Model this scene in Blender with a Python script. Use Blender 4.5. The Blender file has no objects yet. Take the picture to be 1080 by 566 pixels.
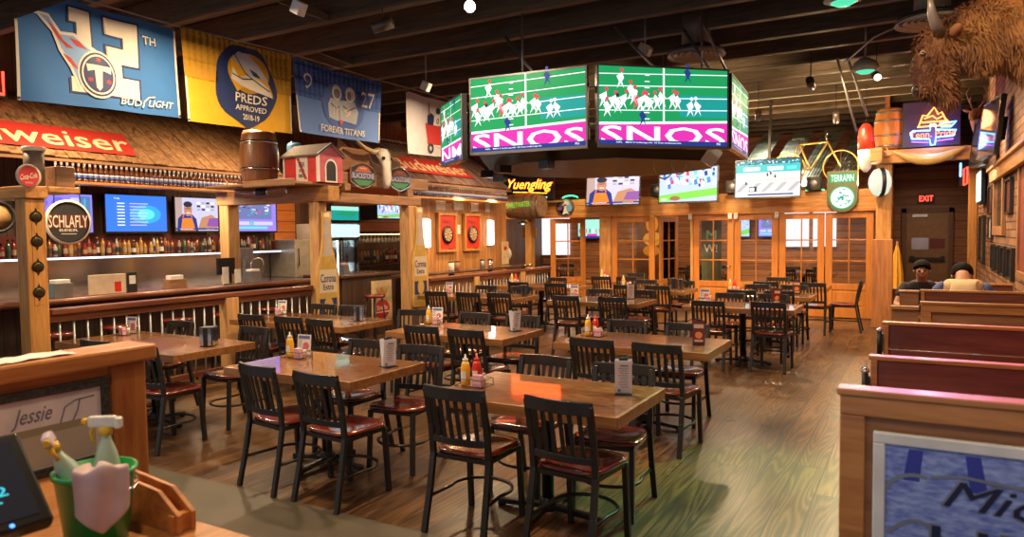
import bpy, bmesh, math, random
from mathutils import Vector, Matrix
C = bpy.context.scene.collection
scn = bpy.context.scene
R = math.radians
random.seed(7)
# ------------------------------------------------------------ camera
def make_camera():
    y, p, r = R(29.762), R(2.783), R(0.656)
    cy, sy, cp, sp = math.cos(y), math.sin(y), math.cos(p), math.sin(p)
    f = Vector((-sy*cp, cy*cp, -sp)); rt = Vector((cy, sy, 0)); dn = f.cross(rt)
    rt2 = math.cos(r)*rt + math.sin(r)*dn; dn2 = -math.sin(r)*rt + math.cos(r)*dn
    cd = bpy.data.cameras.new('camera'); cam = bpy.data.objects.new('camera', cd); C.objects.link(cam)
    up = -dn2; bk = -f
    cam.matrix_world = Matrix(((rt2.x, up.x, bk.x, 0), (rt2.y, up.y, bk.y, 0), (rt2.z, up.z, bk.z, 1.72), (0, 0, 0, 1)))
    cd.sensor_width = 36; cd.lens = 751.9/1080*36; cd.clip_start = .05; cd.clip_end = 100
    cd.dof.use_dof = True; cd.dof.focus_distance = 6.5; cd.dof.aperture_fstop = 2.6
    scn.camera = cam
make_camera()
# ------------------------------------------------------------ world, exposure
scn.view_settings.view_transform = 'Standard'; scn.view_settings.look = 'None'
scn.view_settings.gamma = 1; scn.view_settings.use_curve_mapping = False
scn.view_settings.exposure = 0.22
scn.cycles.use_denoising = True
scn.cycles.max_bounces = 6; scn.cycles.diffuse_bounces = 3; scn.cycles.glossy_bounces = 3
scn.cycles.transmission_bounces = 4; scn.cycles.transparent_max_bounces = 12
scn.cycles.sample_clamp_indirect = 4; scn.cycles.caustics_reflective = False; scn.cycles.caustics_refractive = False
w = bpy.data.worlds.new('world'); scn.world = w; w.use_nodes = True
w.node_tree.nodes['Background'].inputs[0].default_value = (.86, .90, 1, 1)
w.node_tree.nodes['Background'].inputs[1].default_value = 0.42
def lamp(name, kind, loc, energy, col=(1, .72, .42), size=.3, aim=None, spot=None, parent=None, blend=.6):
    d = bpy.data.lights.new(name, kind); d.energy = energy; d.color = col
    if kind == 'AREA': d.shape = 'DISK'; d.size = size; d.spread = R(170)
    elif kind == 'SPOT': d.spot_size = R(spot or 90); d.spot_blend = blend; d.shadow_soft_size = size
    else: d.shadow_soft_size = size
    o = bpy.data.objects.new(name, d); C.objects.link(o); o.location = loc
    if aim is not None:
        o.rotation_euler = (Vector(aim)-Vector(loc)).to_track_quat('-Z', 'Y').to_euler()
    return o
WARM = (1, .70, .40); WHITE = (1, .90, .76); AMB = (1, .58, .24)
K = 1.0
# ceiling lamps over the dining floor
for (x, y, e) in ((-3.81, 5.9, 80), (-3.04, 2.6, 80), (-.9, 4.6, 25), (-1.2, 8.7, 75), (-5.6, 4.4, 80), (-5.4, 8.4, 85),
                  (-3.0, 10.4, 95), (-1.0, 11.8, 90), (-5.2, 12.2, 90), (-3.0, 13.6, 80), (-1.6, .9, 22)):
    lamp('ceiling_lamp_light', 'AREA', (x, y, 3.85), e*K, (1, .70, .40), .22)
# green beam of the aisle dome; added magenta spot imitates neon on booth tops
lamp('green_dome_light', 'SPOT', (-.63, 7.21, 3.7), 900, (.0, 1, .35), .06, (-.75, 4.6, 0), 42, blend=1)
lamp('added_magenta_light', 'SPOT', (-.2, 6.6, 3.9), 900, (1, .12, .75), .05, (.55, 4.2, 1.0), 60, blend=1)
lamp('bison_fill_light', 'SPOT', (-.62, 5.6, 3.9), 125, (1, .66, .40), .12, (.45, 7.0, 3.25), 60, blend=.8)  # added spot without a fixture, brightens the bison from the front
lamp('bison_top_fill_light', 'SPOT', (.75, 5.9, 4.1), 60, (1, .72, .36), .1, (.7, 7.0, 3.5), 80, blend=.8)  # second added spot, brightens the hump from above
for (x, y, tx) in ((-3.0, 9.75, -2.4), (-1.25, 10.9, -.9), (-4.2, 9.6, -4.6)): lamp('joist_fill_light', 'SPOT', (x, y, 3.45), 210, (1, .68, .34), .1, (tx, 14.2, 4.35), 75, blend=.9)  # added spots in mid-air, brighten the joist faces turned to the camera
lamp('panel_fill_light', 'SPOT', (.1, .35, 3.5), 95, (1, .80, .60), .15, (.35, 2.5, .9), 50, blend=.9)  # added fill lamp without a fixture, brightens the nearest booth panel
# added up-lights without fixtures, brightening the open joists above the header
for x in (-4.1, -2.6, -1.0): lamp('uplight_fill', 'AREA', (x, 15.22, 2.62), 110, (1, .72, .38), .12, (x, 13.9, 4.3))
# lamps washing the bar, the dart wall, the door wall, the booths and the rear rooms
for (x, y, z, e, c) in ((-8.3, 4.9, 3.75, 70, WARM), (-8.3, 7.0, 3.75, 60, WARM), (-9.3, 5.2, 2.36, 18, WARM), (-9.3, 6.8, 2.36, 18, WARM), (-6.7, 11.2, 3.9, 60, WARM), (-8.6, 9.2, 3.2, 60, WARM), (-7.6, 11.3, 2.42, 26, AMB),
                        (-7.6, 12.5, 2.42, 26, AMB), (-8.2, 3.4, 3.6, 70, WARM), (-.2, 5.2, 3.7, 18, WHITE), (.35, 9.6, 3.3, 30, WARM), (.1, 12.2, 3.6, 40, WARM),
                        (.1, 16.6, 2.95, 40, WARM), (-2.2, 17.4, 2.9, 38, WARM), (-5.0, 17.4, 2.9, 38, WARM), (-8.5, 17.6, 2.9, 60, WARM),
                        (-3.0, 17.6, 4.0, 60, (1, .8, .6)), (-8.9, 14.2, 2.6, 25, WARM)):
    lamp('room_lamp_light', 'AREA', (x, y, z), e*K, c, .3)
for (x, y) in ((-1.4, 13.6), (-3.6, 13.6), (-5.8, 13.6)):
    lamp('wall_wash_light', 'SPOT', (x, y-.4, 3.9), 260*K, WARM, .12, (x, 15.2, 1.2), 95)

# ------------------------------------------------------------ materials
MATS = {}
def new_mat(name):
    m = bpy.data.materials.new(name); m.use_nodes = True; MATS[name] = m
    return m, m.node_tree.nodes, m.node_tree.links, m.node_tree.nodes['Principled BSDF']
def plain(name, col, rough=.5, metal=0, emit=0, spec=.5, vary=.12, coat=0, ecol=None, sc=9):
    if name in MATS: return MATS[name]
    m, N, L, b = new_mat(name)
    b.inputs['Roughness'].default_value = rough; b.inputs['Metallic'].default_value = metal
    b.inputs['Specular IOR Level'].default_value = spec; b.inputs['Coat Weight'].default_value = coat
    if emit:
        b.inputs['Base Color'].default_value = (col[0]*.1, col[1]*.1, col[2]*.1, 1)
        b.inputs['Specular IOR Level'].default_value = .12; b.inputs['Emission Color'].default_value = (*(ecol or col), 1); b.inputs['Emission Strength'].default_value = emit
    elif vary:
        t = N.new('ShaderNodeTexCoord'); n = N.new('ShaderNodeTexNoise'); n.inputs['Scale'].default_value = sc; n.inputs['Detail'].default_value = 4
        L.new(t.outputs['Object'], n.inputs['Vector'])
        r = N.new('ShaderNodeValToRGB'); e = r.color_ramp.elements
        e[0].position = .3; e[1].position = .7
        e[0].color = (*[c*(1-vary) for c in col], 1); e[1].color = (*[min(1, c*(1+vary)) for c in col], 1)
        L.new(n.outputs['Fac'], r.inputs['Fac']); L.new(r.outputs['Color'], b.inputs['Base Color'])
        mr = N.new('ShaderNodeMapRange'); mr.inputs['To Min'].default_value = rough*.85; mr.inputs['To Max'].default_value = min(1, rough*1.15)
        L.new(n.outputs['Fac'], mr.inputs['Value']); L.new(mr.outputs['Result'], b.inputs['Roughness'])
    else: b.inputs['Base Color'].default_value = (*col, 1)
    return m
def math_n(N, L, op, a, b=None):
    n = N.new('ShaderNodeMath'); n.operation = op
    for i, v in enumerate((a, b)):
        if v is None: continue
        if isinstance(v, (int, float)): n.inputs[i].default_value = v
        else: L.new(v, n.inputs[i])
    return n.outputs[0]
def wood(name, dark, light, grain='z', rough=.45, plank=None, across='x', s=1.0, knots=True, gap=.035, coat=0, wavy=1.5, seam=.25):
    """procedural timber: grain runs along one axis, boards of a width counted across another"""
    if name in MATS: return MATS[name]
    m, N, L, b = new_mat(name)
    t = N.new('ShaderNodeTexCoord'); sp = N.new('ShaderNodeSeparateXYZ'); L.new(t.outputs['Object'], sp.inputs[0])
    ax = {'x': sp.outputs[0], 'y': sp.outputs[1], 'z': sp.outputs[2]}
    comp = {}
    shift = None; g = None
    if plank:
        q = math_n(N, L, 'DIVIDE', ax[across], plank); fl = math_n(N, L, 'FLOOR', q)
        wn = N.new('ShaderNodeTexWhiteNoise'); wn.noise_dimensions = '1D'; L.new(fl, wn.inputs['W'])
        shift = math_n(N, L, 'MULTIPLY', wn.outputs['Value'], 37.0)
        fr = math_n(N, L, 'FRACT', q); d = math_n(N, L, 'ABSOLUTE', math_n(N, L, 'SUBTRACT', fr, .5))
        g = math_n(N, L, 'GREATER_THAN', d, .5-gap)
    for k in 'xyz':
        v = math_n(N, L, 'MULTIPLY', ax[k], (.9 if k == grain else 9.0)*s)
        if shift is not None: v = math_n(N, L, 'ADD', v, shift)
        comp[k] = v
    cb = N.new('ShaderNodeCombineXYZ')
    for i, k in enumerate('xyz'): L.new(comp[k], cb.inputs[i])
    n1 = N.new('ShaderNodeTexNoise'); n1.inputs['Scale'].default_value = 1.4; n1.inputs['Detail'].default_value = 6; n1.inputs['Distortion'].default_value = wavy
    L.new(cb.outputs[0], n1.inputs['Vector'])
    n2 = N.new('ShaderNodeTexNoise'); n2.inputs['Scale'].default_value = 8; n2.inputs['Detail'].default_value = 3; L.new(cb.outputs[0], n2.inputs['Vector'])
    f = math_n(N, L, 'ADD', math_n(N, L, 'MULTIPLY', n1.outputs['Fac'], .75), math_n(N, L, 'MULTIPLY', n2.outputs['Fac'], .25))
    if plank: f = math_n(N, L, 'ADD', f, math_n(N, L, 'MULTIPLY', math_n(N, L, 'SUBTRACT', wn.outputs['Value'], .5), .22))
    r = N.new('ShaderNodeValToRGB'); e = r.color_ramp.elements
    e[0].position = .33; e[0].color = (*dark, 1); e[1].position = .66; e[1].color = (*light, 1)
    L.new(f, r.inputs['Fac']); col = r.outputs['Color']
    if plank:
        mx = N.new('ShaderNodeMixRGB'); mx.inputs[2].default_value = (*[c*seam for c in dark], 1)
        L.new(g, mx.inputs[0]); L.new(col, mx.inputs[1]); col = mx.outputs[0]
    L.new(col, b.inputs['Base Color'])
    b.inputs['Roughness'].default_value = rough; b.inputs['Coat Weight'].default_value = coat; b.inputs['Coat Roughness'].default_value = .12
    bp = N.new('ShaderNodeBump'); bp.inputs['Strength'].default_value = .25; bp.inputs['Distance'].default_value = .01
    L.new(f, bp.inputs['Height']); L.new(bp.outputs[0], b.inputs['Normal'])
    return m
def floor_mat():
    m, N, L, b = new_mat('worn_plank_floor')
    t = N.new('ShaderNodeTexCoord'); sp = N.new('ShaderNodeSeparateXYZ'); L.new(t.outputs['Object'], sp.inputs[0])
    X, Y = sp.outputs[0], sp.outputs[1]
    q = math_n(N, L, 'DIVIDE', X, .19); fl = math_n(N, L, 'FLOOR', q)
    w1 = N.new('ShaderNodeTexWhiteNoise'); w1.noise_dimensions = '1D'; L.new(fl, w1.inputs['W'])
    yo = math_n(N, L, 'ADD', math_n(N, L, 'DIVIDE', Y, 2.6), math_n(N, L, 'MULTIPLY', w1.outputs['Value'], 3.0)); fy = math_n(N, L, 'FLOOR', yo)
    idn = math_n(N, L, 'ADD', math_n(N, L, 'MULTIPLY', fl, 13.7), fy)
    w2 = N.new('ShaderNodeTexWhiteNoise'); w2.noise_dimensions = '1D'; L.new(idn, w2.inputs['W'])
    dx = math_n(N, L, 'ABSOLUTE', math_n(N, L, 'SUBTRACT', math_n(N, L, 'FRACT', q), .5))
    dy = math_n(N, L, 'ABSOLUTE', math_n(N, L, 'SUBTRACT', math_n(N, L, 'FRACT', yo), .5))
    gap = math_n(N, L, 'MAXIMUM', math_n(N, L, 'GREATER_THAN', dx, .472), math_n(N, L, 'GREATER_THAN', dy, .4985))
    sh = math_n(N, L, 'MULTIPLY', w2.outputs['Value'], 53.0)
    cb = N.new('ShaderNodeCombineXYZ')
    L.new(math_n(N, L, 'ADD', math_n(N, L, 'MULTIPLY', X, 1.0), sh), cb.inputs[0]); L.new(math_n(N, L, 'ADD', math_n(N, L, 'MULTIPLY', Y, .075), sh), cb.inputs[1])
    # cathedral grain: contour lines of a stretched noise
    n1 = N.new('ShaderNodeTexNoise'); n1.inputs['Scale'].default_value = 5.5; n1.inputs['Detail'].default_value = 1.5; n1.inputs['Distortion'].default_value = .25
    L.new(cb.outputs[0], n1.inputs['Vector'])
    ring = math_n(N, L, 'SINE', math_n(N, L, 'MULTIPLY', n1.outputs['Fac'], 105.0))
    ring = math_n(N, L, 'MULTIPLY', math_n(N, L, 'ADD', ring, 1.0), .5)
    cb2 = N.new('ShaderNodeCombineXYZ'); L.new(math_n(N, L, 'MULTIPLY', X, 90.0), cb2.inputs[0]); L.new(math_n(N, L, 'MULTIPLY', Y, 4.0), cb2.inputs[1]); L.new(sh, cb2.inputs[2])
    n2 = N.new('ShaderNodeTexNoise'); n2.inputs['Scale'].default_value = 1; n2.inputs['Detail'].default_value = 3; L.new(cb2.outputs[0], n2.inputs['Vector'])
    big = N.new('ShaderNodeTexNoise'); big.inputs['Scale'].default_value = .7; big.inputs['Detail'].default_value = 3; L.new(t.outputs['Object'], big.inputs['Vector'])
    f = math_n(N, L, 'ADD', math_n(N, L, 'MULTIPLY', ring, .28), math_n(N, L, 'MULTIPLY', n2.outputs['Fac'], .40))
    f = math_n(N, L, 'ADD', f, math_n(N, L, 'MULTIPLY', math_n(N, L, 'SUBTRACT', w2.outputs['Value'], .5), .22))
    f = math_n(N, L, 'ADD', f, math_n(N, L, 'MULTIPLY', math_n(N, L, 'SUBTRACT', big.outputs['Fac'], .35), .40))
    r = N.new('ShaderNodeValToRGB'); e = r.color_ramp.elements
    e[0].position = .12; e[0].color = (.020, .009, .004, 1); e[1].position = .85; e[1].color = (.27, .135, .050, 1)
    k = r.color_ramp.elements.new(.42); k.color = (.085, .042, .017, 1)
    L.new(f, r.inputs['Fac'])
    mx = N.new('ShaderNodeMixRGB'); mx.inputs[2].default_value = (.018, .011, .007, 1); L.new(gap, mx.inputs[0]); L.new(r.outputs['Color'], mx.inputs[1])
    L.new(mx.outputs[0], b.inputs['Base Color'])
    mr = N.new('ShaderNodeMapRange'); mr.inputs['From Min'].default_value = .3; mr.inputs['From Max'].default_value = .7
    mr.inputs['To Min'].default_value = .26; mr.inputs['To Max'].default_value = .42; L.new(big.outputs['Fac'], mr.inputs['Value']); L.new(mr.outputs['Result'], b.inputs['Roughness'])
    bp = N.new('ShaderNodeBump'); bp.inputs['Strength'].default_value = .3; bp.inputs['Distance'].default_value = .004; bp.invert = True; L.new(gap, bp.inputs['Height']); L.new(bp.outputs[0], b.inputs['Normal'])
    return m
def glass_mat():
    m, N, L, b = new_mat('window_glass')
    b.inputs['Base Color'].default_value = (1, 1, 1, 1); b.inputs['Roughness'].default_value = .02; b.inputs['Specular IOR Level'].default_value = .5
    tr = N.new('ShaderNodeBsdfTransparent'); gl = N.new('ShaderNodeBsdfGlossy'); gl.inputs['Roughness'].default_value = .02
    fr = N.new('ShaderNodeFresnel'); fr.inputs['IOR'].default_value = 1.35; mx = N.new('ShaderNodeMixShader')
    L.new(fr.outputs[0], mx.inputs[0]); L.new(tr.outputs[0], mx.inputs[1]); L.new(gl.outputs[0], mx.inputs[2]); L.new(mx.outputs[0], N['Material Output'].inputs['Surface'])
    return m
def shingle_mat():
    m, N, L, b = new_mat('rough_split_shingle')
    t = N.new('ShaderNodeTexCoord'); sp = N.new('ShaderNodeSeparateXYZ'); L.new(t.outputs['Object'], sp.inputs[0])
    cb = N.new('ShaderNodeCombineXYZ'); L.new(sp.outputs[1], cb.inputs[0]); L.new(sp.outputs[2], cb.inputs[1])
    br = N.new('ShaderNodeTexBrick'); br.inputs['Scale'].default_value = 1; br.inputs['Brick Width'].default_value = .34; br.inputs['Row Height'].default_value = .1
    br.inputs['Mortar Size'].default_value = .008; br.inputs['Color1'].default_value = (.40, .21, .11, 1); br.inputs['Color2'].default_value = (.22, .105, .06, 1); br.inputs['Mortar'].default_value = (.06, .035, .025, 1)
    L.new(cb.outputs[0], br.inputs['Vector']); n = N.new('ShaderNodeTexNoise'); n.inputs['Scale'].default_value = 6; L.new(t.outputs['Object'], n.inputs['Vector'])
    mx = N.new('ShaderNodeMixRGB'); mx.blend_type = 'OVERLAY'; mx.inputs[0].default_value = .6; L.new(br.outputs['Color'], mx.inputs[1]); L.new(n.outputs['Fac'], mx.inputs[2])
    L.new(mx.outputs[0], b.inputs['Base Color']); b.inputs['Roughness'].default_value = .7
    bp = N.new('ShaderNodeBump'); bp.inputs['Distance'].default_value = .02; L.new(br.outputs['Fac'], bp.inputs['Height']); bp.invert = True; L.new(bp.outputs[0], b.inputs['Normal'])
    return m
def rust_metal(name, a, c, axis, pitch, metal=.6, rough=.4):
    """corrugated sheet: ribs modelled in the mesh, colour patchy"""
    if name in MATS: return MATS[name]
    m, N, L, b = new_mat(name)
    t = N.new('ShaderNodeTexCoord'); n = N.new('ShaderNodeTexNoise'); n.inputs['Scale'].default_value = 2.2; n.inputs['Detail'].default_value = 8
    mp = N.new('ShaderNodeMapping'); mp.inputs['Scale'].default_value = axis; L.new(t.outputs['Object'], mp.inputs[0]); L.new(mp.outputs[0], n.inputs['Vector'])
    r = N.new('ShaderNodeValToRGB'); e = r.color_ramp.elements; e[0].position = .38; e[0].color = (*a, 1); e[1].position = .62; e[1].color = (*c, 1)
    L.new(n.outputs['Fac'], r.inputs['Fac']); L.new(r.outputs['Color'], b.inputs['Base Color']); b.inputs['Metallic'].default_value = metal; b.inputs['Roughness'].default_value = rough
    return m
def varnished_table():
    m, N, L, b = new_mat('varnished_table_wood')
    t = N.new('ShaderNodeTexCoord'); sp = N.new('ShaderNodeSeparateXYZ'); L.new(t.outputs['Object'], sp.inputs[0])
    q = math_n(N, L, 'DIVIDE', sp.outputs[1], .128); fl = math_n(N, L, 'FLOOR', q)
    oi = N.new('ShaderNodeObjectInfo')
    w1 = N.new('ShaderNodeTexWhiteNoise'); w1.noise_dimensions = '1D'; L.new(math_n(N, L, 'ADD', fl, math_n(N, L, 'MULTIPLY', oi.outputs['Random'], 91.0)), w1.inputs['W'])
    cb = N.new('ShaderNodeCombineXYZ'); sh = math_n(N, L, 'MULTIPLY', w1.outputs['Value'], 40.0)
    L.new(math_n(N, L, 'ADD', math_n(N, L, 'MULTIPLY', sp.outputs[0], .25), sh), cb.inputs[0]); L.new(math_n(N, L, 'MULTIPLY', sp.outputs[1], 1.6), cb.inputs[1])
    n1 = N.new('ShaderNodeTexNoise'); n1.inputs['Scale'].default_value = 4; n1.inputs['Detail'].default_value = 2; L.new(cb.outputs[0], n1.inputs['Vector'])
    ring = math_n(N, L, 'MULTIPLY', math_n(N, L, 'ADD', math_n(N, L, 'SINE', math_n(N, L, 'MULTIPLY', n1.outputs['Fac'], 150.0)), 1.0), .5)
    f = math_n(N, L, 'ADD', math_n(N, L, 'MULTIPLY', ring, .45), math_n(N, L, 'MULTIPLY', w1.outputs['Value'], .35))
    r = N.new('ShaderNodeValToRGB'); e = r.color_ramp.elements; e[0].position = 0; e[0].color = (.055, .018, .006, 1); e[1].position = .75; e[1].color = (.42, .18, .055, 1)
    L.new(f, r.inputs['Fac']); L.new(r.outputs['Color'], b.inputs['Base Color'])
    b.inputs['Roughness'].default_value = .3; b.inputs['Coat Weight'].default_value = 1; b.inputs['Coat Roughness'].default_value = .045; b.inputs['Coat IOR'].default_value = 1.8
    n3 = N.new('ShaderNodeTexNoise'); n3.inputs['Scale'].default_value = 14; L.new(t.outputs['Object'], n3.inputs['Vector'])
    bp = N.new('ShaderNodeBump'); bp.inputs['Strength'].default_value = .12; bp.inputs['Distance'].default_value = .004; L.new(n3.outputs['Fac'], bp.inputs['Height'])
    L.new(bp.outputs[0], b.inputs['Coat Normal']); L.new(bp.outputs[0], b.inputs['Normal'])
    return m
def fur_mat():
    m, N, L, b = new_mat('bison_fur')
    t = N.new('ShaderNodeTexCoord'); n = N.new('ShaderNodeTexNoise'); n.inputs['Scale'].default_value = 3; n.inputs['Detail'].default_value = 5; L.new(t.outputs['Object'], n.inputs['Vector'])
    sp = N.new('ShaderNodeSeparateXYZ'); L.new(t.outputs['Object'], sp.inputs[0])
    f = math_n(N, L, 'ADD', math_n(N, L, 'MULTIPLY', n.outputs['Fac'], .7), math_n(N, L, 'MULTIPLY', sp.outputs[0], .34))
    r = N.new('ShaderNodeValToRGB'); e = r.color_ramp.elements; e[0].position = .30; e[0].color = (.085, .026, .012, 1); e[1].position = .80; e[1].color = (.46, .21, .06, 1)
    L.new(f, r.inputs['Fac']); L.new(r.outputs['Color'], b.inputs['Base Color']); b.inputs['Roughness'].default_value = .75
    return m
FLOOR = floor_mat(); GLASS = glass_mat(); SHINGLE = shingle_mat(); TABLE = varnished_table(); FUR = fur_mat()
CEDAR_Z = wood('amber_cedar_upright', (.36, .15, .035), (.62, .32, .10), 'z', .4)
CEDAR_X = wood('amber_cedar_level', (.36, .15, .035), (.64, .33, .10), 'x', .4)
CEDAR_Y = wood('amber_cedar_long', (.36, .15, .035), (.62, .32, .10), 'y', .4)
DOORW = wood('orange_door_wood', (.42, .14, .025), (.56, .22, .045), 'z', .38)
BEAM_X = wood('brown_beam_level', (.20, .10, .045), (.40, .22, .10), 'x', .55)
BEAM_Y = wood('brown_beam_long', (.20, .095, .045), (.38, .20, .10), 'y', .55)
POSTW = wood('golden_post_wood', (.40, .20, .07), (.66, .40, .17), 'z', .5)
RAILW = wood('red_brown_rail', (.10, .032, .018), (.20, .07, .035), 'y', .28)
JOIST = wood('dark_joist', (.045, .032, .022), (.12, .085, .055), 'x', .7)
DECK = wood('ceiling_deck', (.03, .02, .013), (.07, .05, .03), 'x', .8, plank=.2, across='y')
PLANKW = wood('reddish_wall_planks', (.22, .08, .03), (.40, .17, .065), 'x', .5, plank=.17, across='z')
PLANKY = wood('reddish_side_planks', (.22, .08, .03), (.40, .17, .065), 'y', .5, plank=.17, across='z')
PLANKV = wood('amber_upright_planks', (.34, .14, .04), (.58, .29, .10), 'z', .45, plank=.12, across='y')
BARW = wood('dark_bar_top', (.045, .022, .014), (.12, .06, .035), 'y', .22, coat=.4)
BARF = wood('dark_bar_front', (.03, .015, .01), (.07, .035, .022), 'z', .5, plank=.12, across='y')
BOOTHW = wood('booth_bench_boards', (.10, .028, .022), (.20, .065, .045), 'x', .28, coat=.6)
BOOTHF = wood('booth_frame_pine', (.32, .12, .03), (.55, .25, .075), 'x', .4, coat=.3)
BOOTHI = wood('booth_inset_panel', (.20, .085, .038), (.36, .17, .075), 'x', .5)
STANDW = wood('host_stand_pine', (.34, .11, .03), (.60, .25, .07), 'y', .4)
BLACK = plain('black_metal', (.018, .018, .02), .38, .3)
CHAIRM = plain('graphite_chair_metal', (.042, .038, .036), .32, .5)
SEATW = wood('mahogany_seat', (.085, .010, .006), (.22, .030, .015), 'y', .2, coat=.8)
TILE = plain('grey_brown_tile', (.085, .072, .052), .4, 0, sc=2, vary=.2)
CHROME = plain('chrome', (.75, .75, .78), .15, 1, vary=.05)
STEEL = plain('brushed_steel', (.55, .53, .52), .2, 1, vary=.1, sc=3)
GREYM = plain('grey_metal', (.22, .22, .23), .4, .6)
WHITE_P = plain('white_plastic', (.75, .75, .73), .4)
IVORY = plain('ivory', (.75, .70, .58), .5)
BALM = plain('galvanised_baluster', (.42, .43, .45), .35, .6)
DARK = plain('near_black', (.01, .01, .012), .5)
# ------------------------------------------------------------ mesh builder
class MB:
    def __init__(s): s.v = []; s.f = []; s.sm = []; s.mi = []; s.m = 0; s.M = None
    def vt(s, p):
        p = Vector(p)
        if s.M is not None: p = s.M @ p
        s.v.append(p[:]); return len(s.v)-1
    def face(s, idx, smooth=False): s.f.append(tuple(idx)); s.sm.append(smooth); s.mi.append(s.m)
    def box(s, x0, x1, y0, y1, z0, z1, M=None):
        pts = [(x, y, z) for x in (x0, x1) for y in (y0, y1) for z in (z0, z1)]
        if M is not None: pts = [M @ Vector(p) for p in pts]
        i = [s.vt(p) for p in pts]
        for q in ((0, 1, 3, 2), (4, 6, 7, 5), (0, 4, 5, 1), (2, 3, 7, 6), (0, 2, 6, 4), (1, 5, 7, 3)): s.face([i[k] for k in q])
        return s
    def cbox(s, c, d, M=None, rz=0):
        T = Matrix.Translation(c) @ Matrix.Rotation(rz, 4, 'Z')
        if M is not None: T = Matrix.Translation(c) @ M
        return s.box(-d[0]/2, d[0]/2, -d[1]/2, d[1]/2, -d[2]/2, d[2]/2, T)
    def bar(s, a, b, wx, wy, up=(0, 0, 1)):
        a, b = Vector(a), Vector(b); d = (b-a); l = d.length; z = d.normalized()
        u = Vector(up)
        if abs(z.dot(u)) > .99: u = Vector((0, 1, 0))
        x = u.cross(z).normalized(); y = z.cross(x)
        M = Matrix(((x.x, y.x, z.x, a.x), (x.y, y.y, z.y, a.y), (x.z, y.z, z.z, a.z), (0, 0, 0, 1)))
        return s.box(-wx/2, wx/2, -wy/2, wy/2, 0, l, M)
    def tube(s, pts, r, seg=8, closed=False, caps=True, flat=1.0):
        pts = [Vector(p) for p in pts]; n = len(pts); rs = r if isinstance(r, (list, tuple)) else [r]*n
        rings = []; ref = None
        for i, p in enumerate(pts):
            if closed: t = (pts[(i+1) % n]-pts[i-1])
            else: t = pts[min(i+1, n-1)]-pts[max(i-1, 0)]
            t.normalize()
            if ref is None:
                ref = Vector((0, 0, 1)) if abs(t.z) < .9 else Vector((0, 1, 0))
            x = (ref-t*ref.dot(t))
            if x.length < 1e-4: x = t.orthogonal()
            x.normalize(); y = t.cross(x); ref = x
            rings.append([s.vt(p+(x*math.cos(a)*flat+y*math.sin(a))*rs[i]) for a in [2*math.pi*k/seg for k in range(seg)]])
        m = n if closed else n-1
        for i in range(m):
            A, B = rings[i], rings[(i+1) % n]
            for k in range(seg): s.face((A[k], A[(k+1) % seg], B[(k+1) % seg], B[k]), True)
        if caps and not closed: s.face(rings[0][::-1]); s.face(rings[-1])
        return s
    def cyl(s, a, b, r0, r1=None, seg=16): return s.tube([a, b], [r0, r0 if r1 is None else r1], seg)
    def lathe(s, prof, c=(0, 0, 0), axis=(0, 0, 1), seg=16, smooth=True, caps=True):
        c = Vector(c); z = Vector(axis).normalized(); x = z.orthogonal().normalized(); y = z.cross(x); rings = []
        for (r, h) in prof:
            if r < 1e-5: rings.append([s.vt(c+z*h)])
            else: rings.append([s.vt(c+z*h+(x*math.cos(2*math.pi*k/seg)+y*math.sin(2*math.pi*k/seg))*r) for k in range(seg)])
        for A, B in zip(rings, rings[1:]):
            for k in range(seg):
                k2 = (k+1) % seg
                if len(A) == 1 and len(B) == 1: continue
                if len(A) == 1: s.face((A[0], B[k2], B[k]), smooth)
                elif len(B) == 1: s.face((A[k], A[k2], B[0]), smooth)
                else: s.face((A[k], A[k2], B[k2], B[k]), smooth)
        if caps and len(rings[0]) > 1: s.face(rings[0][::-1])
        if caps and len(rings[-1]) > 1: s.face(rings[-1])
        return s
    def prism(s, poly, h0, h1, M):
        """2D polygon (u, v) pushed from h0 to h1 along local z of M"""
        a = [s.vt(M @ Vector((u, v, h0))) for u, v in poly]; b = [s.vt(M @ Vector((u, v, h1))) for u, v in poly]
        s.face(a[::-1]); s.face(b); n = len(poly)
        for i in range(n): s.face((a[i], a[(i+1) % n], b[(i+1) % n], b[i]))
        return s
    def mesh(s, name, mats):
        me = bpy.data.meshes.new(name); me.from_pydata(s.v, [], s.f)
        for m in (mats if isinstance(mats, (list, tuple)) else [mats]): me.materials.append(m)
        me.polygons.foreach_set('use_smooth', s.sm); me.polygons.foreach_set('material_index', s.mi); me.update()
        return me
def link(name, me, parent=None, bevel=0, loc=None):
    o = bpy.data.objects.new(name, me); C.objects.link(o)
    if parent is not None: o.parent = parent
    if loc is not None: o.location = loc
    if bevel:
        b = o.modifiers.new('bevel', 'BEVEL'); b.width = bevel; b.segments = 2; b.limit_method = 'ANGLE'; b.angle_limit = R(40)
    return o
def props(o, label=None, cat=None, group=None, kind=None):
    if label: o['label'] = label
    if cat: o['category'] = cat
    if group: o['group'] = group
    if kind: o['kind'] = kind
    return o
def thing(name, label, cat, loc=(0, 0, 0), rz=0, group=None):
    o = bpy.data.objects.new(name, None); C.objects.link(o); o.location = loc; o.rotation_euler = (0, 0, rz); o.empty_display_size = .1
    return props(o, label, cat, group)
def part(name, mb, mat, parent, bevel=0, world=False, label=None):
    o = link(name, mb.mesh(name, mat), parent, bevel)
    if world:
        p = parent; L = Vector((0, 0, 0))
        while p is not None: L += Vector(p.location); p = p.parent
        o.location = -L
    if label: o['label'] = label
    return o
def single(name, mb, mat, label, cat, group=None, bevel=0): return props(link(name, mb.mesh(name, mat), None, bevel), label, cat, group)
def struct(name, mb, mat, bevel=0, parent=None):
    o = link(name, mb.mesh(name, mat), parent, bevel)
    if parent is None: o['kind'] = 'structure'
    return o
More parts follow.
